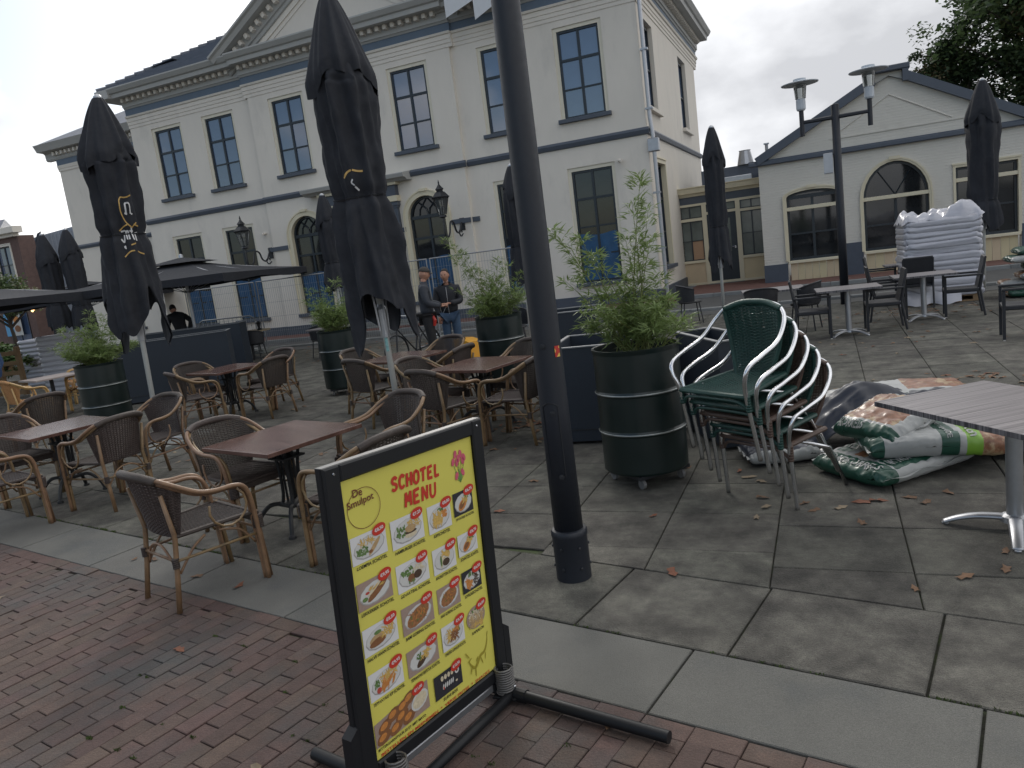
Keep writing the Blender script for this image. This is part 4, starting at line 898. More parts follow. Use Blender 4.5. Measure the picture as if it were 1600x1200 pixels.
# ---------------- stack of aluminium tube chairs
M_gw = mat('green_wicker', (.012, .052, .042), .5, var=.25, vs_=20, bump=.2, bs=100)
M_bw = mat('brown_wicker', (.085, .052, .038), .55, var=.25, vs_=20, bump=.2, bs=100)
def tube_chair(label, mw, mats=None):
    t = thing('stacking_chair', label, 'chair', (0, 0, 0), 0, 'stacked aluminium and wicker chairs'); t.scale = (1.10, 1.06, 1.02)
    half = [(.265, .20, .0), (.262, .215, .22), (.262, .235, .44), (.285, .25, .54), (.30, .22, .615), (.305, .10, .655), (.295, -.06, .70), (.265, -.18, .80), (.20, -.235, .87), (.10, -.25, .895), (0, -.252, .90)]
    pts = half+[(-x, y, z) for x, y, z in half[::-1][1:]]
    b = MB(); b.tube(bez(pts, 5), .0135, 9); b.build('arm_tube', M_alu, t, smooth=True)
    for s in (-1, 1):
        b = MB(); b.tube([(s*.20, .10, .425), (s*.205, -.22, .30), (s*.215, -.36, 0)], .0125, 8); b.build('leg', M_alu, t, smooth=True)
        b = MB()
        for k in range(6): b.tube([(s*.262, .224, .33+.017*k), (s*.262, .226, .345+.017*k)], .0175, 8)
        b.build('leg_wrapping', mw, t, smooth=True)
    def seat(u, v, dz=0): y = -.215+v*.45; w = .185+.065*v; return ((u*2-1)*w, y, .435-.02*(1-(2*u-1)**2)*(1-(2*v-1)**2)+dz)
    b = MB()
    for k in range(42): b.tube([seat(i/16, k/41, .0035*(1 if (i+k) % 2 else -1)) for i in range(17)], .0052, 4, cap=False)
    for k in range(18): b.tube([seat(k/17, i/10) for i in range(11)], .004, 4, cap=False)
    b.tube([seat(0, i/8, -.008) for i in range(9)]+[seat(i/8, 1, -.008) for i in range(1, 9)]+[seat(1, 1-i/8, -.008) for i in range(1, 9)], .017, 8)
    b.tube(bez([(-.25, .22, .34), (-.22, .23, .375), (-.15, .232, .392), (.15, .232, .392), (.22, .23, .375), (.25, .22, .34)], 4), .011, 7)
    b.build('seat', mw, t)
    def back(u, v, dn=0):
        a = u*2-1; w = .125+.085*v+.02*math.sin(PI*v); z = .42+v*.475-(.05*abs(a)**2.5*v); y = -.19-.06*v-.03*math.sin(PI*v)+(.05)*abs(a)**2*(1-.3*v); return (a*w, y-dn, z)
    b = MB()
    for k in range(48): b.tube([back(i/16, k/47, .0035*(1 if (i+k) % 2 else -1)) for i in range(17)], .0048, 4, cap=False)
    for k in range(18): b.tube([back(k/17, i/10) for i in range(11)], .004, 4, cap=False)
    for u in (0, 1): b.tube([back(u, i/10) for i in range(11)], .013, 7)
    b.build('backrest', mw, t)
    b = MB(); P = bez([(.215, -.225, .858), (.10, -.25, .893), (0, -.254, .90), (-.10, -.25, .893), (-.215, -.225, .858)], 8); b.tube(P, .021, 8); b.build('rim_wrapping', mw, t, smooth=True)
    return t
# facing direction of the stack and its position
SF = math.atan2(.59, -.81)          # rotation so that local +Y points to (-.59,-.81)
SF = math.atan2(-(-.59), -.81)
def stack_at(k):
    d = Vector((-.59, -.81, 0)); lft = Vector((-.81, .59, 0))
    base = Vector((-.36, 5.30, 0))
    return base+d*(.055*k)+Vector((0, 0, .100*k))+lft*(.02*k)
cols = ['b', 'g', 'b', 'g', 'g']
labs = ['brown wicker chair at the bottom of the stack beside the compost bags', 'green wicker chair second from the bottom of the stack', 'brown wicker chair in the middle of the stack', 'green wicker chair directly under the top one of the stack', 'green wicker chair on top of the stack of aluminium chairs']
cb = tube_chair(labs[0], M_bw); cg = tube_chair(labs[1], M_gw); RZ = math.atan2(.59, -.81)
import mathutils
def stack_rot(k): return mathutils.Euler((R(-1.6*k), R(0), RZ), 'XYZ')
for k in range(5):
    src = cb if k in (0,) else cg
    if k == 0: o = cb; o.location = stack_at(0); o.rotation_euler = stack_rot(0)
    elif k == 1: o = cg; o.location = stack_at(1); o.rotation_euler = stack_rot(1)
    elif k == 2: o = dup(cb, stack_at(2), 0, labs[2], rot=stack_rot(2))
    else: o = dup(cg, stack_at(k), 0, labs[k], rot=stack_rot(k))
# ============================================================ LAMP POSTS
M_palegrey = mat('pale_grey_lamp_paint', (.50, .54, .58), .5)
lp = thing('lamp_post', 'tall dark steel lamp post in the foreground with a ribbed base sleeve and orange sticker', 'lamp post', (-1.42, 3.84, 0))
b = MB(); b.lathe([(.083, .27), (.080, 1.0), (.074, 3.0), (.066, 6.2)], n=28); b.build('pole', M_polegrey, lp, smooth=True)
b = MB(); b.lathe([(.100, -.04), (.100, .25), (.104, .262), (.104, .285), (.098, .295), (.084, .30)], n=28); o = smooth_angle(b.build('base_sleeve', M_polegrey, lp))
for z in (.08, .2):
    for k in range(6):
        a = PI/3*k+.3; q = MB(); q.lathe([(.009, 0), (.009, .006), (.002, .008)], n=8); q = q.build('bolt', M_black, lp); q.location = (.1*math.cos(a), .1*math.sin(a), z); q.rotation_euler = (0, PI/2, a)
# access door on the camera side
av = math.atan2(-3.84, 1.42)
def on_pole(a, z, r): return (r*math.cos(a), r*math.sin(a), z)
b = MB()
for (z0, z1) in ((.62, 1.02),):
    P = [on_pole(av-.62+1.1*k/6-.25, z1+.02*math.sin(PI*k/6), .082) for k in range(7)]; b.tube(P, .0035, 5); b.tube([on_pole(av-.87, z1, .082), on_pole(av-.87, z0, .083)], .003, 5); b.tube([on_pole(av+.23, z1, .082), on_pole(av+.23, z0, .083)], .003, 5)
b.build('access_door_edge', M_black, lp)
for (da, z) in ((-.15, .98), (-.05, .62), (-.3, 1.35)):
    q = MB(); q.lathe([(.016, 0), (.015, .006), (.006, .007)], n=12); q = q.build('door_lock', M_black, lp); q.location = on_pole(av+da, z, .081); q.rotation_euler = (0, PI/2, av+da)
st = MB(); z0, z1 = 1.285, 1.345
st.grid(lambda u, v: on_pole(av+.50+.42*u, z0+(z1-z0)*v, .0818), 6, 3)
stm, TT, PP = new_mat('orange_sticker'); nn = TT.nodes.new('ShaderNodeTexVoronoi'); nn.inputs['Scale'].default_value = 45; cc_ = TT.nodes.new('ShaderNodeTexCoord'); TT.links.new(cc_.outputs['Object'], nn.inputs[0]); rr_ = TT.nodes.new('ShaderNodeValToRGB'); rr_.color_ramp.interpolation = 'CONSTANT'; rr_.color_ramp.elements[0].color = (.75, .30, .04, 1); rr_.color_ramp.elements[1].position = .55; rr_.color_ramp.elements[1].color = (.45, .03, .02, 1); e_ = rr_.color_ramp.elements.new(.3); e_.color = (.70, .48, .10, 1); TT.links.new(nn.outputs['Color'], rr_.inputs[0]); TT.links.new(rr_.outputs[0], PP.inputs[0])
st.build('sticker', stm, lp)
dl = thing('lamp_post', 'far dark street lamp with two disc shaded glass heads on crossed arms', 'street lamp', (.33, 16.99, 0))
b = MB(); b.lathe([(.085, 0), (.08, 1.5), (.075, 3.95), (.05, 3.97)], n=14); b.build('pole', M_polegrey, dl, smooth=True)
b = MB(); b.box((-.26, -.05, 2.65), (-.09, .03, 3.05), .01); b.build('sign_box', M_alumatt, dl)
for s in (-1, 1):
    zo = 0.0
    b = MB(); b.tube([(0, 0, 3.72), (s*.62, 0, 3.72+zo)], [.045, .035], 6); b.tube([(s*.62, 0, 3.45+zo), (s*.62, 0, 3.95+zo)], .045, 8); b.build('arm', M_polegrey, dl)
    h = MB(); h.lathe([(.07, 3.95), (.09, 3.98), (.09, 4.15), (.075, 4.18)], (s*.62, 0, zo), 12); hd = h.build('lamp_head', M_palegrey, dl)
    h = MB(); h.lathe([(.10, 4.18), (.125, 4.45)], (s*.62, 0, zo), 14, cap=False); h.build('glass', LG, hd, smooth=True)
    h = MB(); h.lathe([(.02, 4.45), (.35, 4.46), (.355, 4.475), (.12, 4.52), (.12, 4.56), (.02, 4.57)], (s*.62, 0, zo), 20); h.build('disc_shade', M_palegrey, hd)
# ============================================================ PARASOLS
M_cloth = mat('black_parasol_cloth', (.017, .019, .025), .85, var=.25, vs_=4, bump=.25, bs=20)
M_clothi = mat('parasol_underside', (.050, .054, .064), .9, var=.15, vs_=4)
M_ppole = mat('parasol_pole_white', (.55, .56, .54), .45, var=.06)
M_gold = mat('gold_print', (.50, .32, .10), .6); M_print = mat('white_print', (.60, .60, .60), .7)
def fold(th, z, seed, n, amp):
    return amp*(.6*abs(math.sin(n/2*th+seed))+.4*abs(math.sin((n/2+1.5)*th+seed*2.3+z*1.3)))+.3*amp*noise.noise(Vector((math.cos(th)*2, math.sin(th)*2, z*2.2+seed)))
def closed_parasol(name, label, loc, H, rmax, zhem, strap, shoulder, seed, lean=(0, 0), pole_r=.032, base=True, n=8, detail=1, drape=.35, group='closed black parasols'):
    """H top; zhem lowest cloth point; strap height; shoulder where the inner cover flares"""
    t = thing(name, label, 'parasol', loc, 0, group); t.rotation_euler = (lean[1], lean[0], 0)
    b = MB(); b.lathe([(pole_r, 0), (pole_r, H-.1)], n=12); b.build('pole', M_ppole, t, smooth=True)
    nu, nv = (96 if detail else 40), (80 if detail else 30)
    def prof(z):
        if z > shoulder: k = (H-z)/(H-shoulder); return .045+(rmax*.95-.045)*min(1, k)**.8
        if z > strap: k = (shoulder-z)/(shoulder-strap); return rmax*(.93-.10*k)
        k = (strap-z)/(strap-zhem); return rmax*(.83+.24*min(1, k*1.3)**.8)
    ft = lambda th, z: 1-fold(th, z, seed, n, .30 if z < shoulder else .14)
    def hem(th): return zhem+(strap-zhem)*drape*(.45+.40*math.sin(3*th+seed*1.7)+.22*math.sin(5*th+seed))+.04*math.sin(9*th+seed)
    def fn(u, v, r0=1, outer=True):
        th = 2*PI*u; zl = hem(th); z = (shoulder+.30)+(zl-(shoulder+.30))*v; r = prof(z)*ft(th, z)*(.84 if z > shoulder-.02 else 1)
        if abs(z-strap) < .10: r *= .88+.12*abs(z-strap)/.10
        r += .045*rmax*noise.noise(Vector((math.cos(th)*3, math.sin(th)*3, z*5+seed)))+.03*rmax*noise.noise(Vector((math.cos(th)*9, math.sin(th)*9, z*9+seed))); return (r*math.cos(th), r*math.sin(th), z)
    b = MB(); b.grid(fn, nu, nv, closeu=True); b.m = 1
    def fi(u, v): x, y, z = fn(u, v); return (x*.93, y*.93, z+.004)
    b.grid(lambda u, v: fi(u, .5+.5*v), nu, nv//2, closeu=True); b.build('canopy', [M_cloth, M_clothi], t, smooth=True)
    # top cap of the cloth, flared shoulder
    def cap(u, v):
        th = 2*PI*u; zl = shoulder-.02+.10*math.sin(2*th+seed*1.3)+.05*math.sin(5*th+seed); z = H-.02+(zl-H+.02)*v; r = (.045+(rmax-.045)*((H-z)/(H-shoulder))**.78)*(1-fold(th, z, seed*.7, n+2, .12+.12*v))*(1-.10*max(0, v-.85)/.15); return (r*math.cos(th), r*math.sin(th), z)
    b = MB(); b.grid(cap, nu, 26, closeu=True); b.build('canopy_shoulder', M_cloth, t, smooth=True)
    b = MB(); b.lathe([(.055, H-.04), (.05, H), (.03, H+.02), (.01, H+.03)], n=14); b.build('finial', M_alumatt, t)
    b = MB(); P = []
    for k in range(64):
        th = 2*PI*k/64; x, y, z = fn(k/64, max(0, (shoulder+.30-strap)/(shoulder+.30-hem(th)))); P.append((x*1.015, y*1.015, strap+.01*math.sin(th)))
    b.tube(P, .014, 5, closed=True); b.build('strap', M_black, t)
    # hub and ribs under the cloth
    b = MB(); b.lathe([(.05, zhem+.05), (.055, zhem+.35), (.035, zhem+.4)], n=12)
    for k in range(4): a = PI/2*k+seed; b.tube([(.05*math.cos(a), .05*math.sin(a), zhem+.12), (.075*math.cos(a), .075*math.sin(a), zhem+.55), (.06*math.cos(a), .06*math.sin(a), strap+.2)], .012, 4)
    b.build('ribs', M_alumatt, t)
    if base:
        for (sx, sy) in ((-1, -1), (1, -1), (-1, 1), (1, 1)):
            b = MB(); b.box((sx*.26-.24, sy*.26-.24, .002), (sx*.26+.24, sy*.26+.24, .06), .006); b.build('base_slab', M_concrete, t)
        b = MB(); b.box((-.5, -.03, .061), (.5, .03, .085)); b.box((-.03, -.5, .061), (.03, -.031, .085)); b.box((-.03, .031, .061), (.03, .5, .085)); b.lathe([(.045, .06), (.045, .35)], n=12); b.build('base_frame', M_alumatt, t)
    return t, fn
# front left parasol with gold crest and blackletter print
t1, f1 = closed_parasol('closed_parasol', 'closed black parasol at the left with gold crest and white blackletter print, on concrete slabs', (-8.24, 7.19, 0), 4.39, .385, 1.32, 2.72, 3.62, 1.2, lean=(0.035, 0), drape=.5)
t2, f2 = closed_parasol('closed_parasol', 'largest closed black parasol in the centre, its top cut by the photo edge', (-4.30, 6.85, 0), 4.62, .40, 1.12, 2.62, 3.75, 2.6, lean=(-.02, 0), drape=.45, base=False)
t3, f3 = closed_parasol('closed_parasol', 'closed black parasol partly behind the foreground lamp post, above a bamboo drum', (-4.86, 12.44, 0), 3.36, .25, 1.2, 2.0, 2.90, .7, detail=0, base=False)
t4, f4 = closed_parasol('closed_parasol', 'closed black parasol hidden behind the central one, left of the portico', (-10.21, 14.47, 0), 3.70, .28, 1.5, 2.2, 3.1, 1.9, detail=0, base=False)
t5, f5 = closed_parasol('closed_parasol', 'closed black parasol in front of the glazed link', (-2.0, 16.2, 0), 3.86, .25, 1.0, 1.9, 3.2, 3.0, detail=0, base=False, lean=(.01, 0))
t6, f6 = closed_parasol('closed_parasol', 'closed black parasol beside the wrapped white pallet at the right', (2.82, 17.15, 0), 3.95, .34, 1.15, 1.75, 3.2, 4.1, detail=0, base=False, drape=.3, lean=(.01, 0))
t7, f7 = closed_parasol('closed_parasol', 'left one of the two closed black parasols in front of the side wing', (-19.9, 14.9, 0), 4.05, .36, 1.3, 2.1, 3.3, 5.1, detail=0, base=False)
t8, f8 = closed_parasol('closed_parasol', 'right one of the two closed black parasols in front of the side wing', (-19.2, 15.1, 0), 4.10, .34, 1.25, 2.0, 3.4, 6.0, detail=0, base=False)
M_bluec = mat('blue_parasol_cloth', (.018, .05, .13), .8, var=.2)
t9, f9 = closed_parasol('closed_blue_parasol', 'closed blue parasol cut by the left photo edge', (-13.45, 8.35, 0), 3.0, .42, .95, 1.6, 2.5, 2.2, detail=0, base=False, group='closed blue parasol')
for c_ in t9.children:
    if c_.name.startswith('canopy'):
        for i_ in range(len(c_.data.materials)): c_.data.materials[i_] = M_bluec
# print wrapped on the front of the cloth
def surf(fn, th, z, lift=.008):
    lo, hi_ = 0, 1
    for _ in range(22):
        mid = (lo+hi_)/2
        if fn(th/(2*PI) % 1, mid)[2] > z: lo = mid
        else: hi_ = mid
    x, y, zz = fn(th/(2*PI) % 1, lo); k = 1+lift/max(.05, math.hypot(x, y)); return (x*k, y*k, zz)
def stroke(b, fn, pts, w, a0, z0, sx=1.6):
    """ribbon through (x,y) metres on the cloth, a0 centre angle, z0 centre height"""
    P = bez([(p[0], p[1], 0) for p in pts], 6) if len(pts) > 2 else [Vector((pts[0][0]+(pts[1][0]-pts[0][0])*k/8, pts[0][1]+(pts[1][1]-pts[0][1])*k/8, 0)) for k in range(9)]
    L_, R_ = [], []
    for i, p in enumerate(P):
        d = (P[min(i+1, len(P)-1)]-P[max(i-1, 0)]).normalized(); nn = Vector((-d.y, d.x, 0))*w/2
        for S_, q in ((L_, p+nn), (R_, p-nn)): S_.append(b.vert(surf(fn, a0+q.x*3.0, z0+q.y)))
    for i in range(len(P)-1): b.face((L_[i], R_[i], R_[i+1], L_[i+1]))
ac = math.atan2(-7.19, 8.24)+.35
b = MB()
for pts in ([(-.09, .26), (-.06, .30), (0, .295), (.07, .32)], [(-.09, .26), (-.09, .12), (-.04, .0), (.03, -.07)], [(.03, -.07), (.10, -.01)], [(-.16, -.10), (-.08, -.05), (-.03, -.03)], [(.06, -.03), (.13, -.06)], [(-.14, -.42), (-.06, -.36), (0, -.35)], [(.05, -.36), (.14, -.40)], [(-.03, -.28), (.04, -.26)]): stroke(b, f1, pts, .016, ac, 2.86)
b.build('gold_crest', M_gold, t1)
b = MB()
for pts in ([(-.02, .08), (-.02, .19), (.0, .21)], [(.0, .21), (.03, .19), (.03, .08)], [(-.04, .09), (-.01, .07)], [(.02, .09), (.06, .07)],
            [(-.15, -.22), (-.11, -.26), (-.09, -.16)], [(-.14, -.13), (-.07, -.12)], [(-.06, -.12), (-.06, -.23)], [(-.06, -.14), (-.03, -.13), (-.03, -.23)], [(.02, -.08), (.02, -.22), (.04, -.23)], [(-.01, -.13), (.05, -.13)], [(.08, -.15), (.08, -.25)], [(.08, -.16), (.12, -.15)],
            [(-.10, -.31), (-.12, -.32), (-.10, -.34)]): stroke(b, f1, pts, .020, ac, 2.88)
b.build('lettering', M_print, t1)
ac = math.atan2(-6.85, 4.30)-.1
b = MB(); stroke(b, f2, [(-.12, .0), (-.08, .05), (-.03, .07)], .02, ac, 2.80); stroke(b, f2, [(-.02, .07), (.04, .055), (.10, .05)], .02, ac, 2.80); b.build('gold_print', M_gold, t2)
b = MB(); stroke(b, f2, [(-.03, -.02), (-.05, -.05), (-.02, -.08)], .016, ac, 2.80); stroke(b, f2, [(-.02, -.09), (.02, -.13)], .02, ac, 2.80); b.build('lettering', M_print, t2)
# turquoise paint mark on the centre pole
b = MB(); b.grid(lambda u, v: (.0335*math.cos(ac-.5+u), .0335*math.sin(ac-.5+u), 1.02+.34*v), 6, 2); b.build('paint_mark', mat('turquoise_marks', (.25, .48, .48), .6, var=.5, vs_=40), t2)
# open square parasols
def open_parasol(label, loc, rz, H, w, drop, group='open black parasols'):
    t = thing('open_parasol', label, 'parasol', loc, rz, group)
    b = MB(); b.tube([(0, 0, 0), (0, 0, H-.05)], .04, 10); b.build('pole', M_alumatt, t)
    h = w/2; c = [(-h, -h), (h, -h), (h, h), (-h, h)]; b = MB()
    for k in range(4):
        p, q = c[k], c[(k+1) % 4]
        def f(u, v, p=p, q=q):
            x = p[0]+(q[0]-p[0])*u; y = p[1]+(q[1]-p[1])*u; sag = -.05*math.sin(PI*u)*math.sin(PI*v)*0-.06*math.sin(PI*v); return (x*v, y*v, H-.03-drop*v+sag+.05*math.sin(PI*u)*0)
        b.grid(f, 10, 10)
        n_ = 16
        for i in range(n_):
            u0, u1 = i/n_, (i+1)/n_; A = f(u0, 1), f(u1, 1); dz = lambda u: -.16-.03*math.sin(u*9+k)
            b.quad(A[0], A[1], (A[1][0], A[1][1], A[1][2]+dz(u1)), (A[0][0], A[0][1], A[0][2]+dz(u0)))
    b.build('canopy', M_cloth, t)
    b = MB(); v = .28
    for k in range(4):
        p, q = c[k], c[(k+1) % 4]; b.quad((p[0]*v, p[1]*v, H-drop*v+.02), (q[0]*v, q[1]*v, H-drop*v+.02), (0, 0, H+.04))
    b.build('vent_cap', M_cloth, t); b = MB(); b.lathe([(.06, H+.02), (.05, H+.1), (.01, H+.12)], n=10); b.build('finial', M_alumatt, t)
    for k in range(4):
        for (x, y) in ((c[k][0], c[k][1]), ((c[k][0]+c[(k+1) % 4][0])/2, (c[k][1]+c[(k+1) % 4][1])/2)):
            b = MB(); b.tube([(0, 0, H-.1), (x*.98, y*.98, H-.08-drop)], .012, 4); b.tube([(0, 0, H-.85), (x*.5, y*.5, H-.08-drop*.5)], .010, 4); b.build('rib', M_alumatt, t)
    b = MB(); b.lathe([(.3, 0), (.28, .08), (.06, .12)], n=16); b.build('base', M_concrete, t)
    return t
o1 = open_parasol('wide open black parasol between the two left closed parasols', (-14.75, 14.6, 0), R(14), 2.80, 4.5, .50)
dup(o1, (-17.3, 10.3, 0), R(10), 'open black parasol at the far left edge, above the wooden pallets')
o3 = dup(o1, (-23.6, 18.9, 0), R(20), 'open black parasol further back, mostly behind the left closed parasol')
# ============================================================ MENU BOARD
ex_ = Vector((0.2180, 0.9748, -0.0475)).normalized(); nz_ = Vector((.9759, -.2182, .00145)).normalized(); uy_ = nz_.cross(ex_).normalized(); ex_ = uy_.cross(nz_)
BM = Matrix((ex_, uy_, nz_)).transposed().to_4x4(); BC = Vector((-1.4638, 2.3221, .6631)); BM.translation = Vector((0, 0, BC.z))
mbd = thing('menu_board', 'yellow menu board headed SCHOTEL MENU in a black frame on a tubular foot', 'menu board', (BC.x, BC.y, 0))
def bpart(b, name, M, **k):
    o = b.build(name, M, mbd, **k); o.matrix_local = BM; return o
M_frm = mat('menu_frame_black', (.008, .009, .011), .5, var=.15, vs_=6, spec=.35)
M_yel = mat('menu_yellow', (.60, .55, .10), .55, var=.05, vs_=2, bump=.12, bs=5)
PWx, PHy = .357, .505
b = MB(); b.box((-PWx-.07, -PHy-.055, -.022), (PWx+.065, PHy+.06, .006), .004); bpart(b, 'back_panel', M_frm); M_galv0 = mat('dull_trim', (.22, .22, .22), .4, metal=.6)
for (a0, a1, b0, b1, nm) in ((-PWx-.07, -PWx, -PHy-.055, PHy+.06, 'frame_rail'), (PWx, PWx+.065, -PHy-.055, PHy+.06, 'frame_rail'), (-PWx, PWx, PHy, PHy+.06, 'frame_rail'), (-PWx, PWx, -PHy-.055, -PHy, 'frame_rail')):
    q = MB(); q.box((a0, b0, .0065), (a1, b1, .024), .006); bpart(q, nm, M_frm)
q = MB(); q.box((-PWx-.068, PHy+.060, -.02), (PWx+.063, PHy+.062, .012)); bpart(q, 'top_trim', M_galv0)
for s in (-1, 1): q = MB(); q.lathe([(.005, 0), (.004, .002)], n=8); o = q.build('screw', M_alu, mbd); o.matrix_local = BM @ Matrix.Translation((s*(PWx+.03), PHy+.035, .0245))
q = MB(); q.grid(lambda u, v: (-PWx+2*PWx*u, -PHy+2*PHy*v, .009+.0016*math.sin(u*7+v*4)*math.sin(v*9)+.001*math.sin(u*23)), 24, 30); bpart(q, 'poster', M_yel, smooth=True)
PZ = .0118
M_red = mat('menu_red', (.48, .030, .014), .6, var=.02); M_ink = mat('menu_black_ink', (.016, .014, .010), .6); M_wht = mat('menu_white', (.60, .60, .60), .6, var=.03); M_ylet = mat('menu_yellow_print', (.75, .66, .12), .6, var=.02); M_brown = mat('menu_brown_ink', (.14, .030, .018), .6)
def ptext(txt, x, y, h, M, w=None, shear=.0, rot=0, bold=.0, z=PZ, name='lettering', sp=1.0):
    tb = text_mb(txt, 1.0, .0, shear, bold=bold, spacing=sp); xs = [v.x for v in tb.v]; ys = [v.y for v in tb.v]
    W = max(xs)-min(xs); H_ = max(ys)-min(ys); cx, cy = (max(xs)+min(xs))/2, (max(ys)+min(ys))/2; k = h/H_; kx = (w/W) if w else k; d = MB(); c_, s_ = math.cos(rot), math.sin(rot)
    add_mb(d, tb, lambda v: (x+(v.x-cx)*kx*c_-(v.y-cy)*k*s_, y+(v.x-cx)*kx*s_+(v.y-cy)*k*c_, z)); return bpart(d, name, M)
GL = {'S': [[(.85, .85), (.55, 1), (.15, .85), (.2, .6), (.75, .42), (.82, .15), (.45, 0), (.08, .12)]], 'C': [[(.88, .85), (.5, 1), (.12, .75), (.1, .3), (.45, 0), (.88, .14)]], 'H': [[(.12, 1), (.1, 0)], [(.88, 1), (.86, 0)], [(.12, .5), (.86, .54)]],
 'O': [[(.5, 1), (.12, .8), (.1, .25), (.5, 0), (.88, .22), (.9, .78), (.5, 1)]], 'T': [[(.02, .94), (.98, 1)], [(.5, .97), (.46, 0)]], 'E': [[(.14, 1), (.12, 0)], [(.14, .95), (.85, 1)], [(.13, .5), (.72, .54)], [(.12, .05), (.86, .03)]], 'L': [[(.2, 1), (.16, .02)], [(.16, .04), (.85, .06)]],
 'M': [[(.08, 0), (.16, .98)], [(.16, .98), (.5, .35)], [(.5, .35), (.84, 1)], [(.84, 1), (.92, 0)]], 'N': [[(.12, 0), (.14, 1)], [(.14, 1), (.84, .03)], [(.84, .03), (.88, 1)]], 'U': [[(.12, 1), (.14, .2), (.5, 0), (.84, .22), (.88, 1)]]}
def title(word, x0, y0, wd, h, adv, M_, rot=0):
    q = MB(); layer = 0
    for i_, ch_ in enumerate(word):
        for pl_ in GL[ch_]:
            P = bez([(p[0], p[1], 0) for p in pl_], 5) if len(pl_) > 2 else [Vector((p[0], p[1], 0)) for p in pl_]
            P = [Vector((x0+i_*adv+v.x*wd+.10*h*v.y, y0+v.y*h+(i_*adv)*rot, 0)) for v in P]; layer += 1; z = PZ+.00006*layer; w_ = .0062
            P[0] = P[0]+(P[0]-P[1]).normalized()*.002; P[-1] = P[-1]+(P[-1]-P[-2]).normalized()*.002
            L_, R_ = [], []
            for k in range(len(P)):
                d = (P[min(k+1, len(P)-1)]-P[max(k-1, 0)]).normalized(); nn = Vector((-d.y, d.x, 0))*w_*(1.05-.15*k/len(P)); L_.append(q.vert((P[k].x+nn.x, P[k].y+nn.y, z))); R_.append(q.vert((P[k].x-nn.x, P[k].y-nn.y, z)))
            for k in range(len(P)-1): q.face((R_[k], R_[k+1], L_[k+1], L_[k]))
    bpart(q, 'title_lettering', M_)
title('SCHOTEL', -.122, .405, .030, .046, .0385, M_red, -.035); title('MENU', -.065, .330, .036, .050, .0455, M_red, -.035)
ptext('De', -.285, .448, .028, M_brown, bold=.015); ptext('Smulpot', -.275, .412, .034, M_brown, w=.125, bold=.015, rot=.06)
q = MB(); 
def ring(q, cx, cy, rx, ry, w, n=40, z=PZ):
    for k in range(n):
        a, c_ = 2*PI*k/n, 2*PI*(k+1)/n; q.quad((cx+rx*math.cos(a), cy+ry*math.sin(a), z), (cx+rx*math.cos(c_), cy+ry*math.sin(c_), z), (cx+(rx-w)*math.cos(c_), cy+(ry-w)*math.sin(c_), z), (cx+(rx-w)*math.cos(a), cy+(ry-w)*math.sin(a), z))
def ell(q, cx, cy, rx, ry, rot=0, n=14, z=PZ):
    c_, s_ = math.cos(rot), math.sin(rot); q.poly(*[(cx+rx*math.cos(a)*c_-ry*math.sin(a)*s_, cy+rx*math.cos(a)*s_+ry*math.sin(a)*c_, z) for a in [2*PI*k/n for k in range(n)]])
ring(q, -.262, .388, .078, .072, .0022, z=PZ-.0004); bpart(q, 'logo_ring', M_brown)
# tulips
q = MB()
for (x, y, r_) in ((.228, .425, .4), (.245, .452, .2), (.262, .432, .05), (.277, .448, -.1), (.297, .43, -.3), (.25, .418, .2), (.242, .365, .4), (.281, .372, -.4), (.287, .418, -.2)): ell(q, x, y, .010, .017, -r_, 10, PZ); 
bpart(q, 'tulip_print', mat('tulip_pink', (.52, .09, .14), .6, var=.3, vs_=60))
q = MB()
for (x, y) in ((.23, .41), (.25, .43), (.262, .415), (.28, .43), (.297, .415), (.242, .35), (.281, .355)):
    q.quad((.262, .335, PZ-.0005), (.2645, .335, PZ-.0005), (x+.0015, y, PZ-.0005), (x-.0015, y, PZ-.0005))
for (x, r_) in ((.25, .5), (.272, -.4), (.262, .05)): ell(q, x, .36, .005, .028, r_, 10, PZ-.0006)
bpart(q, 'tulip_stems', mat('tulip_green', (.12, .25, .06), .6))
# dish photographs
def fm(n, c, v=.25): return mat(n, c, .6, var=v, vs_=90, detail=3)
FD = dict(f=fm('fries', (.52, .34, .09)), b=fm('brown_food', (.20, .085, .032)), g=fm('salad', (.10, .17, .05), .5), p=fm('plate', (.52, .52, .50), .05), d=fm('dark_food', (.06, .035, .02), .4), o=fm('orange_food', (.48, .19, .045)), t=fm('tan_food', (.40, .27, .13)), m=fm('mixed_noodles', (.27, .12, .045), .5), n=fm('night', (.02, .02, .025), .3), r=fm('tomato', (.40, .06, .04)), w=fm('pale_food', (.55, .48, .34)), s=fm('shade_grey', (.32, .31, .30)))
COLX = [(-.262, .168, -.006), (-.067, .172, -.004), (.113, .135, 0), (.262, .122, 0)]
DY = {0: [(.252, .098), (.087, .098), (-.078, .100), (-.243, .100), (-.405, .118)], 1: [(.245, .108), (.078, .105), (-.085, .105), (-.250, .100)], 2: [(.238, .108), (.070, .100), (-.086, .098), (-.243, .100), (-.410, .095)], 3: [(.252, .095), (.082, .088), (-.073, .090), (-.235, .095)]}
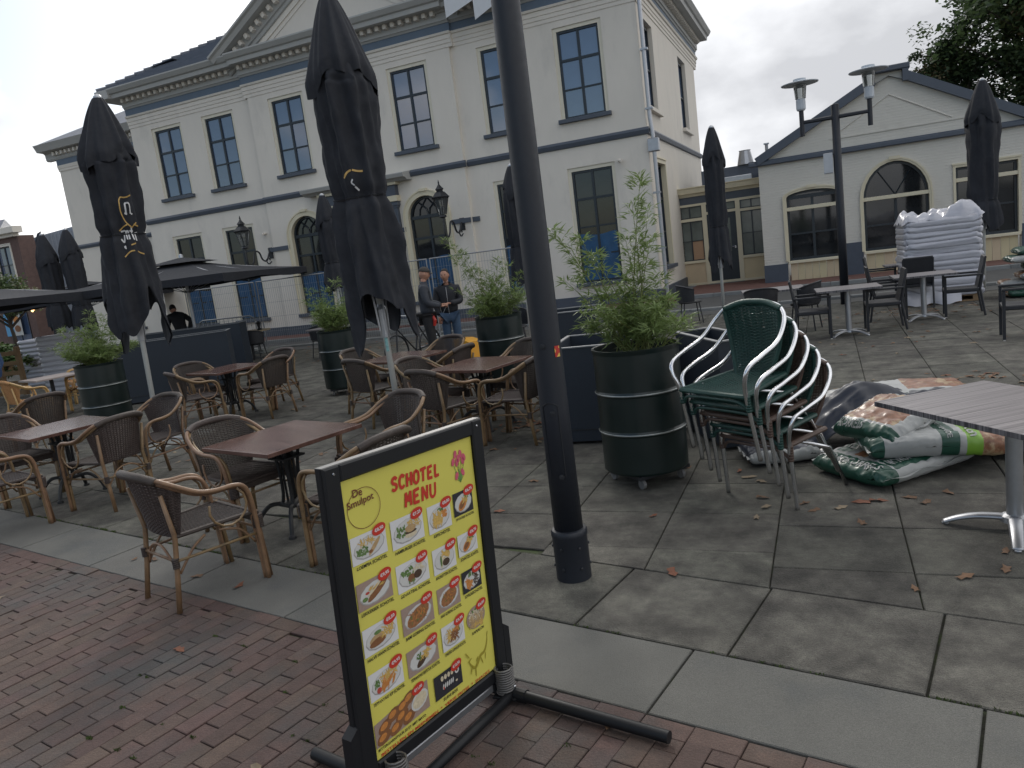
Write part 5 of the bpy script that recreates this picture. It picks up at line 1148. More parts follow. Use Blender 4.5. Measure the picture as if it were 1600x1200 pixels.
DISH = {(0, 0): ('€8,50', 'LOEMPIA SCHOTEL', 'white', 'loempia'), (1, 0): ('€7,25', 'HAMBURGER SCHOTEL', 'white', 'burger'), (2, 0): ('€8,00', 'KIPSCHOTEL', 'white', 'fries'), (3, 0): ('€6,75', 'BROODJE SCHOTEL', 'n', 'schnitzel'),
 (0, 1): ('€9,95', 'LEKKERBEK SCHOTEL', 'taupe', 'boat'), (1, 1): ('€6,50', 'GEHAKTBAL SCHOTEL', 'white', 'balls'), (2, 1): ('€8,50', 'KROKETTEN SCHOTEL', 'white', 'kroket'), (3, 1): ('€8,75', 'SCHNITZEL SCHOTEL', 'white', 'schnitzel2'),
 (0, 2): ('€8,50', 'HALVE HAAN SCHOTEL', 'white', 'haan'), (1, 2): ('€9,95', 'BAMI GORENG SCHOTEL', 'taupe', 'bami'), (2, 2): ('€8,00', 'NASI GORENG SCHOTEL', 'taupe', 'nasi'), (3, 2): ('€6,50', 'GYROSSCHOTEL', 'n', 'gyros'),
 (0, 3): ('€9,95', 'TEPPANYAKI KIP SCHOTEL', 'white', 'kip'), (1, 3): ('€11,50', 'TEPPANYAKI BIEFSTUK SCHOTEL', 'taupe', 'bief'), (2, 3): ('€9,95', 'SPARERIBS GARNALEN SCHOTEL', 'white', 'garn'), (3, 3): ('€6,00', 'KAPSALON', 'none', 'kaps'),
 (0, 4): ('€11,00', 'BITTERGARNITUUR 20 ST. MET MAYO', 'none', 'bit'), (2, 4): ('€10,50', 'SUSHI BOX', 'n', 'sushi')}
M_taupe = fm('taupe_photo', (.30, .22, .18), .1)
def blobs(cx, cy, w, h, kind):
    """flat food print: list of (material key, shapes)"""
    S = {}
    def e(k, x, y, rx, ry, rot=0, lay=2): S.setdefault((k, lay), []).append((cx+x*w, cy+y*h, rx*w, ry*h, rot))
    rnd = random.Random(hash(kind) % 1000 if 0 else sum(map(ord, kind)))
    def heap(k, x, y, sx, sy, n, lx, ly, lay=3, ang=None):
        for _ in range(n): e(k, x+rnd.uniform(-sx, sx), y+rnd.uniform(-sy, sy), lx*rnd.uniform(.7, 1.2), ly*rnd.uniform(.7, 1.2), rnd.uniform(0, PI) if ang is None else ang+rnd.uniform(-.4, .4), lay+_ % 2)
    if kind not in ('bit', 'sushi', 'kaps'): e('s', 0, -.02, .45, .40, .1, 0); e('p', 0, 0, .43, .37, .1, 1)
    if kind == 'loempia': heap('g', -.2, -.08, .14, .14, 22, .05, .04); heap('f', -.05, .18, .22, .09, 22, .08, .018); e('t', .14, -.08, .24, .09, .7, 5); e('b', .02, -.22, .06, .06, 0, 6)
    elif kind == 'burger': heap('g', -.2, 0, .13, .16, 22, .05, .04); heap('f', .2, .16, .16, .12, 22, .08, .02); e('w', .08, -.2, .19, .10, 0, 4); e('d', .08, -.10, .19, .06, 0, 5); e('t', .08, .02, .17, .13, 0, 6)
    elif kind == 'fries': heap('f', -.1, -.04, .17, .22, 50, .12, .03); heap('o', .2, .05, .09, .1, 8, .07, .06); heap('g', .05, .25, .1, .06, 8, .05, .03)
    elif kind in ('schnitzel', 'schnitzel2'): e('o', -.05, -.1, .25, .20, .6, 3); e('b', -.08, -.1, .16, .12, .6, 4); heap('f', .12, .12, .14, .12, 16, .1, .03, 4); heap('g', .18, .2, .12, .08, 10, .05, .03, 5)
    elif kind == 'boat': e('b', .08, .02, .36, .15, .5, 3); e('w', .0, .12, .26, .06, .5, 5); heap('f', .05, .17, .2, .04, 12, .06, .02, 6, .5); e('g', -.3, -.14, .08, .08, 0, 5); e('r', -.22, .05, .06, .05, 0, 4)
    elif kind == 'balls': heap('g', -.17, .12, .17, .14, 22, .05, .04); heap('w', .18, .14, .15, .12, 22, .08, .02); e('b', -.06, -.14, .12, .15, 0, 5); e('d', .14, -.10, .13, .15, 0, 5); heap('g', -.05, -.27, .1, .03, 5, .05, .03, 6)
    elif kind == 'kroket': heap('f', .08, .14, .16, .14, 24, .1, .03); e('w', -.12, -.05, .07, .3, -.2, 4); e('d', .05, -.16, .16, .15, 0, 5); e('g', -.16, -.05, .04, .22, 0, 6)
    elif kind == 'haan': heap('f', .2, .08, .16, .16, 34, .09, .02); e('b', -.1, -.15, .25, .14, .1, 4); e('t', -.12, 0, .22, .14, .2, 3); e('g', -.08, .18, .11, .07, 0, 4)
    elif kind in ('bami', 'nasi'): e('m', 0, -.02, .38, .30, .3, 2); heap('m', 0, -.02, .26, .2, 40, .09, .015); heap('o', .02, .0, .22, .16, 14, .05, .02, 5); heap('g', 0, 0, .24, .18, 12, .03, .02, 5)
    elif kind == 'gyros': heap('o', -.15, -.15, .14, .2, 34, .11, .03); heap('d', .2, 0, .14, .28, 46, .05, .025); heap('g', -.02, .26, .14, .08, 14, .05, .03)
    elif kind == 'kip': heap('f', .06, .1, .22, .16, 34, .11, .02); heap('o', .02, -.12, .2, .14, 16, .14, .035, 5, .9); e('r', -.24, -.22, .07, .11, 0, 6); heap('g', -.27, .04, .07, .09, 10, .05, .03, 5)
    elif kind == 'bief': e('d', -.05, -.12, .2, .14, .5, 4); heap('f', .08, .06, .13, .13, 26, .08, .02, 5); heap('g', -.12, .08, .06, .12, 8, .05, .03, 5)
    elif kind == 'garn': heap('f', -.12, .02, .16, .2, 30, .1, .025); heap('b', .08, -.04, .18, .18, 24, .1, .035, 4); heap('o', .16, .16, .1, .08, 8, .09, .03, 6); e('g', .25, .1, .04, .12, 0, 6)
    elif kind == 'kaps': heap('w', 0, .1, .36, .26, 70, .09, .025, 1); heap('t', 0, -.12, .36, .22, 50, .1, .03, 2); heap('f', .05, -.34, .26, .08, 30, .09, .03, 3); heap('g', 0, .3, .2, .06, 12, .05, .03, 4)
    elif kind == 'bit':
        for (x, y) in ((-.32, .0), (-.16, .18), (.02, .22), (-.02, -.05), (-.36, -.3), (-.14, -.28), (.10, -.24), (.14, .34)): e('b', x, y, .125, .19, .3, 3); e('o', x-.02, y+.03, .07, .10, .3, 4)
        e('p', .32, .04, .17, .28, .3, 4); e('w', .32, .04, .14, .22, .3, 5)
    elif kind == 'sushi':
        for k in range(6): e('p', -.2+k*.07, -.1, .025, .12, -.3, 3)
        for k in range(4): e('w', -.22+k*.12, .26, .05, .11, 0, 3)
        e('p', .32, .2, .08, .14, 0, 3); e('p', .34, .42, .07, .08, 0, 3); e('d', .32, .2, .035, .06, 0, 4); heap('r', -.2, -.16, .04, .06, 3, .03, .03, 5); e('w', .28, -.22, .04, .05, 0, 3)
    return S
for (ci, ri), (price, cap, bgk, kind) in DISH.items():
    cx, w, dx = COLX[ci]; cy, h = DY[ci][ri]; cx += dx*ri*.0
    if kind == 'bit': cx, w = -.205, .285
    if kind == 'sushi': cx, w = .055, .165
    q = MB(); z0 = PZ; hw, hh = w/2, h/2
    if kind == 'bit': q.poly((cx-hw, cy-hh, z0), (cx+hw, cy-hh+.01, z0), (cx+hw, cy+hh, z0), (cx-hw, cy+hh-.03, z0)); pm = M_taupe
    elif kind == 'kaps': ell(q, cx, cy, hw, hh, 0, 16, z0); pm = M_taupe
    else: q.poly((cx-hw, cy-hh, z0), (cx+hw, cy-hh, z0), (cx+hw, cy+hh, z0), (cx-hw, cy+hh, z0)); pm = {'white': M_wht, 'taupe': M_taupe, 'n': FD['n'], 'none': M_taupe}[bgk]
    ph_ = bpart(q, 'dish_photo', pm)
    SH = blobs(cx, cy, w, h, kind); keys = sorted(SH, key=lambda k: k[1]); mats_ = list({k[0]: 1 for k in keys}); q = MB()
    for k in keys:
        q.m = mats_.index(k[0])
        for i_, (x, y, rx, ry, rot) in enumerate(SH[k]):
            mxx, mxy = cx+hw-.002, cy+hh-.002; x = min(max(x, cx-hw+rx*.8), mxx-rx*.8); y = min(max(y, cy-hh+ry*.6), mxy-ry*.6)
            ell(q, x, y, rx, ry, rot, 12, z0+.0003+.00022*k[1]+.000004*i_)
    o = q.build('food_print', [FD[m_] for m_ in mats_], ph_)
    # price badge and caption
    bx, by = cx+hw*.62, cy+hh*.88; q = MB(); ell(q, bx, by, .034, .020, .18, 22, z0+.0022); bpart(q, 'price_badge', M_red)
    ptext(price, bx, by, .015, M_wht, w=.044, bold=.03, rot=.12, z=z0+.0026, name='price')
    if kind == 'bit': ptext(cap, cx-.01, cy-hh-.010, .010, M_ink, w=.25, bold=.02)
    else: ptext(cap, cx+.005, cy-hh-.0135, .0125, M_ink, w=min(w*.95, .0098*len(cap)), bold=.02, shear=.1)
# dragon silhouette (plain curled beast ornament)
q = MB(); P = bez([(.188, -.40, 0), (.205, -.425, 0), (.225, -.44, 0), (.245, -.425, 0), (.265, -.405, 0), (.29, -.40, 0), (.31, -.375, 0), (.318, -.345, 0)], 6)
for i_ in range(len(P)-1):
    d = (P[i_+1]-P[i_]).normalized(); nn = Vector((-d.y, d.x, 0))*(.0055*math.sin(PI*(i_+1)/len(P))+.0015); a_, c_ = P[i_], P[i_+1]; q.quad(*[(v.x, v.y, PZ) for v in (a_-nn, c_-nn, c_+nn, a_+nn)])
for (x, y, r_, l_) in ((.20, -.44, 1.2, .018), (.225, -.46, 1.5, .02), (.27, -.43, 1.9, .018), (.295, -.42, 1.3, .016), (.195, -.395, .4, .014), (.182, -.37, 2.2, .02), (.24, -.41, .8, .012), (.32, -.335, 1.2, .012)): ell(q, x, y, l_, .003, r_, 8, PZ)
bpart(q, 'ornament_print', mat('ornament_olive', (.30, .25, .02), .6))
ptext('BESTELLEN EN MEENEMEN  *  VERSE FRITES  *  SNACKS', -.01, -.496, .012, M_red, w=.64, bold=.02)
M_springs = mat('dull_spring_steel', (.16, .155, .15), .5, metal=.5)
# stand: hangers, springs and tubular foot
for s in (-1, 1): q = MB(); q.prism([(s*(PWx+.066), -PHy+.16, -.02), (s*(PWx+.066), -PHy-.05, -.02), (s*(PWx+.012), -PHy-.095, -.02), (s*(PWx+.105), -PHy-.07, -.02), (s*(PWx+.105), -PHy+.13, -.02)] if 0 else [(s*(PWx+.066), -PHy+.17, -.025), (s*(PWx+.105), -PHy+.14, -.025), (s*(PWx+.105), -PHy-.06, -.025), (s*(PWx+.05), -PHy-.09, -.025), (s*(PWx-.04), -PHy-.09, -.025), (s*(PWx-.04), -PHy-.06, -.025), (s*(PWx+.066), -PHy-.056, -.025)], (0, 0, .045)); bpart(q, 'side_bracket', M_frm)
q = MB(); q.box((-PWx-.03, -PHy-.092, -.02), (PWx+.03, -PHy-.06, .015), .004); bpart(q, 'bottom_rail', M_alumatt)
sp = [Vector((-1.345, 2.64, 0)), Vector((-1.345, 2.64, 0))-Vector((.218, .976, 0))*.66]
for i_, s in enumerate(sp):
    q = MB(); tz = .145+ (.0 if i_ == 0 else .02); P = [(s.x-BC.x+.038*math.cos(k*PI/6), s.y-BC.y+.038*math.sin(k*PI/6), .034+k*(tz-.03)/132) for k in range(133)]
    q.tube(P, .0047, 5); q.build('spring', M_springs, mbd, smooth=True)
    q = MB(); q.box((s.x-BC.x-.05, s.y-BC.y-.04, .018), (s.x-BC.x+.06, s.y-BC.y+.04, .03), .003); q.build('foot_plate', M_frm, mbd)
q = MB(); a_ = sp[0]-Vector((BC.x, BC.y, 0)); c_ = sp[1]-Vector((BC.x, BC.y, 0)); q.tube([(a_.x+.03, a_.y, .03), (c_.x+.03, c_.y, .03)], .021, 12); q.build('foot_tube', M_frm, mbd, smooth=True)
for s in (sp[0]+Vector((.03, 0, 0)), sp[1]+Vector((.03, 0, 0))):
    s = s-Vector((BC.x, BC.y, 0)); dv = Vector((.975, -.222, 0)); q = MB(); q.tube([(s+dv*(-.62)).to_tuple()[:2]+(.032,), (s+dv*.71).to_tuple()[:2]+(.032,)] if s is not None and (s-a_).length < .2 else [(s+dv*(-.5)).to_tuple()[:2]+(.032,), (s+dv*.62).to_tuple()[:2]+(.032,)], .0245, 14); o = q.build('foot_tube', M_frm, mbd); smooth_angle(o)
    q = MB(); q.tube([(s+dv*.02).to_tuple()[:2]+(.032,), (s+dv*.07).to_tuple()[:2]+(.032,)], .029, 14); q.build('clamp', M_frm, mbd)
    q = MB(); q.lathe([(.009, .055), (.009, .068), (.004, .07)], (s.x+.01, s.y, 0), 6); q.build('bolt', M_alu, mbd)
# ============================================================ DRUMS WITH BAMBOO
M_drum = mat('dark_green_drum', (.005, .013, .012), .36, var=.2, vs_=3, bump=.05, bs=9, coat=.15)
M_rib = mat('worn_drum_rib', (.30, .32, .31), .35, metal=.6, var=.5, vs_=9)
M_cast = mat('caster_grey', (.16, .16, .16), .5)
M_leaf = mat('bamboo_leaf', (.19, .26, .085), .5, transl=.35, var=.3, vs_=8); M_stem = mat('bamboo_stem', (.15, .17, .05), .5)
M_leaf.node_tree.nodes['Principled BSDF'].inputs['Subsurface Weight'].default_value = 0
def drum(label, x, y, R_, H_, z0, group='dark green drum planters'):
    t = thing('drum_planter', label, 'planter', (x, y, 0), random.uniform(0, 1), group)
    z1 = z0+H_; b = MB(); pr = [(R_-.01, z0), (R_, z0+.012), (R_, z0+.02)]
    for f in (.335, .65): zz = z0+H_*f; pr += [(R_, zz-.024), (R_, zz-.018), (R_+.012, zz), (R_, zz+.018), (R_, zz+.024)]
    for f in (.1, .2, .45, .55, .76, .86): pass
    pr += [(R_, z1-.04), (R_, z1-.03), (R_+.006, z1-.02), (R_+.008, z1), (R_-.012, z1), (R_-.015, z1-.07), (.01, z1-.07)]; b.lathe(pr, n=48, cap=False); smooth_angle(b.build('body', M_drum, t), 50)
    for f in (.335, .65): b = MB(); zz = z0+H_*f; b.lathe([(R_+.010, zz-.006), (R_+.0145, zz), (R_+.010, zz+.006)], n=48, cap=False); b.build('rib_ring', M_rib, t, smooth=True)
    b = MB(); b.lathe([(R_-.02, z1-.09), (.01, z1-.055)], n=20, cap=False); b.build('soil', mat('potting_soil', (.02, .016, .012), .95), t)
    b = MB(); b.box((-R_*.72, -R_*.72, z0-.03), (R_*.72, R_*.72, z0-.002)); b.build('trolley', M_black, t)
    for k in range(4):
        a = PI/4+PI/2*k; cx, cy = R_*.80*math.cos(a), R_*.80*math.sin(a); b = MB(); b.tube([(cx-.012, cy, .04), (cx+.012, cy, .04)], .038, 12); b.box((cx-.018, cy-.012, .04), (cx-.0145, cy+.012, z0-.03)); b.box((cx+.0145, cy-.012, .04), (cx+.018, cy+.012, z0-.03)); b.box((cx-.022, cy-.03, z0-.035), (cx+.022, cy+.03, z0-.0301)); b.build('caster', M_cast, t)
    return t
def bamboo(label, x, y, z, rad, specs, nleaf, seed, dense=1.0, lsize=1.0, leafm=None):
    """specs: list of (tip dx, dy, height) shoots"""
    t = thing('bamboo_plant', label, 'plant', (x, y, z), 0, 'bamboo in the drum planters'); rnd = random.Random(seed)
    st = MB(); lf = MB(); side = Vector((math.cos(.42), math.sin(-.42)*-1*-1, 0))
    def leaf(p, d, L_):
        d = d.normalized(); s = d.cross(Vector((rnd.uniform(-.9, .9), rnd.uniform(-.9, .9), 1))).normalized()*L_*.062; dr = Vector((0, 0, -L_*rnd.uniform(.05, .35))); m_ = p+d*L_*.38
        lf.face([lf.vert(v) for v in (p, m_+s, p+d*L_+dr, m_-s)])
    def shoot(root, tip, nl, r0):
        mid = root+(tip-root)*.5+Vector((0, 0, (tip-root).length*.07)); P = bez([root, mid, tip], 7); st.tube(P, [r0*(1-.8*i/(len(P)-1)) for i in range(len(P))], 4)
        for k in range(nl):
            f = rnd.uniform(.12, 1)**.75; i = min(int(f*(len(P)-1)), len(P)-2); p = P[i]+(P[i+1]-P[i])*rnd.random(); a = rnd.uniform(0, 2*PI)
            br = Vector((math.cos(a), math.sin(a), rnd.uniform(.1, .9)))*rnd.uniform(.01, .11)*(1.15-f*.75)*lsize; q = p+br
            for _ in range(rnd.choice((3, 4, 5))): a2 = a+rnd.uniform(-1, 1); leaf(q, Vector((math.cos(a2), math.sin(a2), rnd.uniform(-.3, 1.3))), rnd.uniform(.055, .115)*lsize)
    for (dx, dy, h) in specs:
        a = rnd.uniform(0, 2*PI); r_ = rnd.uniform(0, rad*.7); shoot(Vector((r_*math.cos(a)+dx*.15, r_*math.sin(a), 0)), Vector((dx, dy, h)), int(nleaf*(.6+.5*h)), .006)
    st.build('stems', M_stem, t); lf.build('leaves', leafm or M_leaf, t, kind='stuff'); return t
def ddir(u, v=0):  # u metres to the camera's right, v away
    return (u*CR.x+v*_f.x, u*CR.y+v*_f.y)
def spec(lst, n, rad, hmax, seed):
    rnd = random.Random(seed); out = []
    for (u, h) in lst: d = ddir(u, rnd.uniform(-.15, .15)); out.append((d[0], d[1], h))
    for _ in range(n): d = ddir(rnd.uniform(-rad, rad), rnd.uniform(-rad, rad)); out.append((d[0], d[1], rnd.uniform(.25, hmax)*(1.15-abs(math.hypot(*d))/rad*.5)))
    return out
drum('large dark green drum on casters with tall bamboo, beside the stacked chairs', -1.37, 5.62, .325, .95, .115)
bamboo('tall ragged bamboo in the nearest drum, beside the stacked chairs', -1.37, 5.62, 1.0, .25, spec([(-.54, 1.0), (-.42, .88), (-.33, .92), (-.48, .62), (-.25, .78), (.14, 1.28), (.06, 1.12), (.22, 1.05), (.0, .86), (.18, .84), (.0, .62), (-.20, .50), (.26, .55), (.30, .35)], 30, .40, .56, 3), 46, 3)
drum('dark green drum on casters right of the open parasol, bushy bamboo', -7.3, 10.15, .32, .93, .11); bamboo('dense bushy bamboo in the middle drum, behind the centre parasol', -7.3, 10.15, .98, .25, spec([(-.35, .75), (-.1, .70), (-.42, .55), (.25, .6), (.1, .85)], 40, .36, .60, 5), 44, 5)
drum('dark green drum behind the men, right of the yellow case, airy bamboo', -4.28, 9.75, .325, .95, .11); bamboo('airy yellow green bamboo behind the lamp post', -4.28, 9.75, .98, .25, spec([(-.60, 1.20), (-.50, .95), (-.40, 1.0), (-.28, .75), (-.1, .7), (.1, .85), (.25, .75), (.42, .62), (-.55, .5)], 34, .42, .62, 8), 42, 8)
drum('dark green drum at the left, in front of the long navy panel', -10.1, 8.0, .33, .95, .11); bamboo('leafy bamboo in the left drum, in front of the wooden pallets', -10.1, 8.0, .98, .25, spec([(-.45, .62), (-.3, .45), (-.05, .85), (.25, .75), (.4, .65), (.1, .6), (-.6, .35)], 44, .46, .62, 11), 46, 11)
# ============================================================ NAVY PANELS / PLANTER BOXES
def box_planter(label, c, rz, w, d, h, t_=.03, open_=True, group='navy planter boxes'):
    t = thing('planter_box', label, 'planter box', c, rz, group)
    for (a, b_, nm) in (((-w/2, -d/2, .03), (w/2, -d/2+t_, h), 'front_panel'), ((-w/2, d/2-t_, .03), (w/2, d/2, h), 'back_panel'), ((-w/2, -d/2+t_, .03), (-w/2+t_, d/2-t_, h), 'end_panel'), ((w/2-t_, -d/2+t_, .03), (w/2, d/2-t_, h), 'end_panel')): q = MB(); q.box(a, b_, .003); q.build(nm, M_navy, t)
    q = MB()
    q.box((-w/2-.01, -d/2-.01, h+.001), (w/2+.01, -d/2+t_+.005, h+.012)); q.box((-w/2-.01, d/2-t_-.005, h+.001), (w/2+.01, d/2+.01, h+.012)); q.box((-w/2-.01, -d/2+t_+.006, h+.001), (-w/2+t_, d/2-t_-.006, h+.012)); q.box((w/2-t_, -d/2+t_+.006, h+.001), (w/2+.01, d/2-t_-.006, h+.012)); q.build('rim', mat('zinc_rim', (.20, .21, .22), .45, metal=.5), t)
    q = MB(); q.box((-w/2+t_+.001, -d/2+t_+.001, .03), (w/2-t_-.001, d/2-t_-.001, h-.12)); q.build('soil', mat('dark_soil', (.012, .012, .012), .95), t)
    q = MB(); q.box((-w/2+.04, -d/2-.006, .14), (w/2-.04, -d/2-.001, .15)); q.build('panel_joint', M_black, t)
    return t
box_planter('navy planter box directly right of the foreground lamp post', (-2.03, 7.15, 0), R(6), .95, .95, .93)
box_planter('narrow navy planter box behind the near drum and stacked chairs', (-.95, 6.85, 0), R(30), .35, 1.0, .93)
box_planter('tall navy box seen just beyond the lamp post top rim', (-2.85, 8.6, 0), R(10), .75, .6, 1.12)
box_planter('long navy wall like planter behind the left parasol', (-11.62, 10.75, 0), R(35.7), 2.25, .6, 1.13)
box_planter('long low navy planter behind the first one, in front of the bending man', (-13.6, 13.4, 0), R(24), 2.3, .5, 1.12)
# ============================================================ BAG PILE AND TARPAULIN
M_bagw = mat('white_plastic_bag', (.33, .335, .325), .38, var=.08, vs_=5, bump=.5, bs=16, coat=.2)
M_bagg = mat('green_bag_print', (.010, .060, .038), .4, var=.15, coat=.2); M_pel = mat('clay_pellet_print', (.20, .085, .042), .45, var=.5, vs_=22, coat=.2, dirt=((.36, .26, .15), 9, .5, .6)); M_tarp = mat('dark_tarpaulin', (.022, .026, .040), .38, var=.3, vs_=3, bump=.4, bs=9, coat=.15); M_lime = mat('lime_bag_print', (.16, .32, .03), .4, coat=.2)
def bag_shape(w, d, h, seed, dn=0, puff=.78):
    """point on pillow: u,v in -1..1; returns fn(u,v,top)"""
    def f(u, v, s, lift=0):
        e = (max(0, 1-abs(u)**9.0))**.42*(max(0, 1-abs(v)**9.0))**.42*(1-.12*(u*u+v*v)*.5)
        wr = .014*noise.noise(Vector((u*2.6, v*2.6, seed+s*3)))+.016*noise.noise(Vector((u*13, v*5, seed+7)))*(abs(v)**3+.25)+.016*noise.noise(Vector((u*5, v*13, seed+17)))*(abs(u)**3+.2)-.010*abs(noise.noise(Vector((u*5, v*5, seed+27))))
        z = h/2+s*(h/2*e*(.92 if s > 0 else .9)+lift)+(wr if s > 0 else wr*.3)
        z += .06*math.sin(u*1.3+seed)*0
        return (u*w/2*(1-.03*abs(v)**3), v*d/2*(1-.04*abs(u)**3), z)
    return f
def bag(label, loc, rot, w, d, h, seed, prints=(), texts=(), bend=0, top=None, bottom=None, side=None, group='compost and clay pellet bags'):
    t = thing('compost_bag', label, 'bag', loc, 0, group); t.rotation_euler = tuple(R(a) for a in rot); f0 = bag_shape(w, d, h, seed)
    def f(u, v, s, lift=0): x, y, z = f0(u, v, s, lift); return (x, y, z-bend*(u*u))
    N_ = 60; b = MB()
    def band_mat(u, v, s):
        for (u0, u1, v0, v1, sd, mi) in prints:
            if u0 <= u <= u1 and v0 <= v <= v1 and (sd == 0 or sd == s): return mi
        return 0
    for s in (1, -1):
        ids = [[b.vert(f(math.sin(PI/2*(i/N_*2-1))*1, math.sin(PI/2*(j/N_*2-1)), s)) for i in range(N_+1)] for j in range(N_+1)]
        for j in range(N_):
            for i in range(N_):
                um, vm = math.sin(PI/2*((i+.5)/N_*2-1)), math.sin(PI/2*((j+.5)/N_*2-1)); b.m = band_mat(um, vm, s)
                q_ = (ids[j][i], ids[j][i+1], ids[j+1][i+1], ids[j+1][i]); b.face(q_ if s > 0 else q_[::-1])
    o = b.build('bag_body', [M_bagw, M_bagg, M_pel, M_lime, M_tarp], t, smooth=True)
    q = MB()
    for s in (-1, 1): q.grid(lambda u, v, s=s: (s*(w/2*(1-.03)+.028*v-.006), (u*2-1)*d/2*.93, h/2-bend+.012*math.sin(u*17+seed)*(v)+.003), 24, 3)
    q.build('seam', M_bagw, t, smooth=True)
    for (txt, cu_, cv_, hh_, ww_, rr_, s, M_) in texts:
        tb = text_mb(txt, 1.0, 0, 0, bold=.02); xs = [v.x for v in tb.v]; ys = [v.y for v in tb.v]; kx = ww_/(max(xs)-min(xs)); ky = hh_/(max(ys)-min(ys)); cx, cy = (max(xs)+min(xs))/2, (max(ys)+min(ys))/2; dd = MB(); ca, sa = math.cos(R(rr_)), math.sin(R(rr_))
        def mp_(v): a_, c_ = (v.x-cx)*kx, (v.y-cy)*ky; return f(cu_+(a_*ca-c_*sa)/(w/2), cv_+(a_*sa+c_*ca)/(d/2), s, .007)
        add_mb(dd, tb, mp_); dd.build('lettering', M_, t)
    return t
EPS = 1.01
bag('white and green pellet bag at the bottom of the pile with HYDROKORRELS on its edge', (.375, 5.86, .0), (2, 0, -47), .66, .92, .16, 1, prints=((-EPS, EPS, -EPS, -.68, 0, 1), (.44, .92, -.64, .2, 1, 1), (-.85, -.45, -.55, -.1, 1, 1), (-.28, .02, -.6, -.3, 1, 2)),
    texts=(('HYDROKORRELS', -.04, -.83, .070, .54, 0, 1, M_bagw), ('HYDROKORRELS', .68, -.22, .075, .36, 90, 1, M_bagw), ('KOR', -.62, -.3, .09, .10, 0, 1, M_bagw)))
bag('white bag with green bands and a lime end in the middle of the pile', (.60, 5.86, .13), (3, 3, 14), .92, .46, .19, 4, prints=((-EPS, -.80, -EPS, EPS, 0, 1), (-.02, .26, -EPS, EPS, 0, 1), (.36, .60, -EPS, EPS, 0, 3), (.60, EPS, -EPS, EPS, 0, 2), (-EPS, EPS, -EPS, -.93, 0, 0)),
    texts=(('pokon', .46, -.35, .085, .26, -90, 1, M_bagw), ('BIO TUINAARDE', .12, -.35, .035, .28, -90, 1, M_bagw)), bend=.03)
bag('orange brown pellet bag on top of the pile, pale edges, under the table corner', (.36, 5.95, .27), (15, 3, -42), .52, .56, .17, 7, prints=((-EPS, EPS, -EPS, -.72, 0, 1), (-.84, .76, -.64, .86, 1, 2)), texts=(('KORRELS', -.4, -.86, .06, .22, 0, 1, M_bagw),), bend=.02)
bag('long white and green bag lying furthest back in the pile, pale orange end', (.45, 6.70, .27), (4, -2, 10), 1.15, .50, .16, 9, prints=((-EPS, .1, -EPS, -.78, 0, 1), (.15, EPS, -.4, .9, 1, 2)), texts=(('HYDROKORRELS', -.45, -.90, .03, .3, 0, 1, M_bagw),), bend=.04)
bag('dark bag lying flat at the left foot of the pile, silver corner', (-.42, 6.12, .0), (0, 0, 18), .55, .42, .15, 12, prints=((-EPS, EPS, -.9, EPS, 0, 4),))
bag('lowest dark bag supporting the rear of the pile', (.75, 6.55, .0), (0, 0, 10), 1.2, .75, .34, 15, prints=((-EPS, EPS, -EPS, EPS, 0, 4),))
# tarpaulin draped over the pile
b = MB()
def tarp(u, v):
    x = -.22+1.95*u; y = 6.14+.75*v+.08*math.sin(u*5)-.30*max(0, u-.45); crown = .42*math.exp(-((u-.18)/.22)**2)+.38*math.exp(-((u-.60)/.27)**2)
    z = .03+crown*(.62+.38*math.sin(PI*min(1, v*1.15)))*(1-.75*max(0, u-.75)/.25) +.05*noise.noise(Vector((u*5, v*4, 1)))+.016*abs(noise.noise(Vector((u*26+v*9, v*11-u*8, 3))))+.035*noise.noise(Vector((u*14+v*6, v*5, 4)))-.05*abs(noise.noise(Vector((u*7-v*5, v*6, 9))))
    if v < .18: z -= (.18-v)*(.5+1.2*max(0, u-.45)); y -= .02
    if u > .62: y -= (u-.62)*.9*(1-v)
    return (x, y, max(.012, z))
b.grid(tarp, 110, 60); tp = b.build('tarpaulin', M_tarp, smooth=True); tag(tp, 'dark blue grey tarpaulin pulled over the pile of compost bags', 'tarpaulin')
md = tp.modifiers.new('t', 'SOLIDIFY'); md.thickness = .004
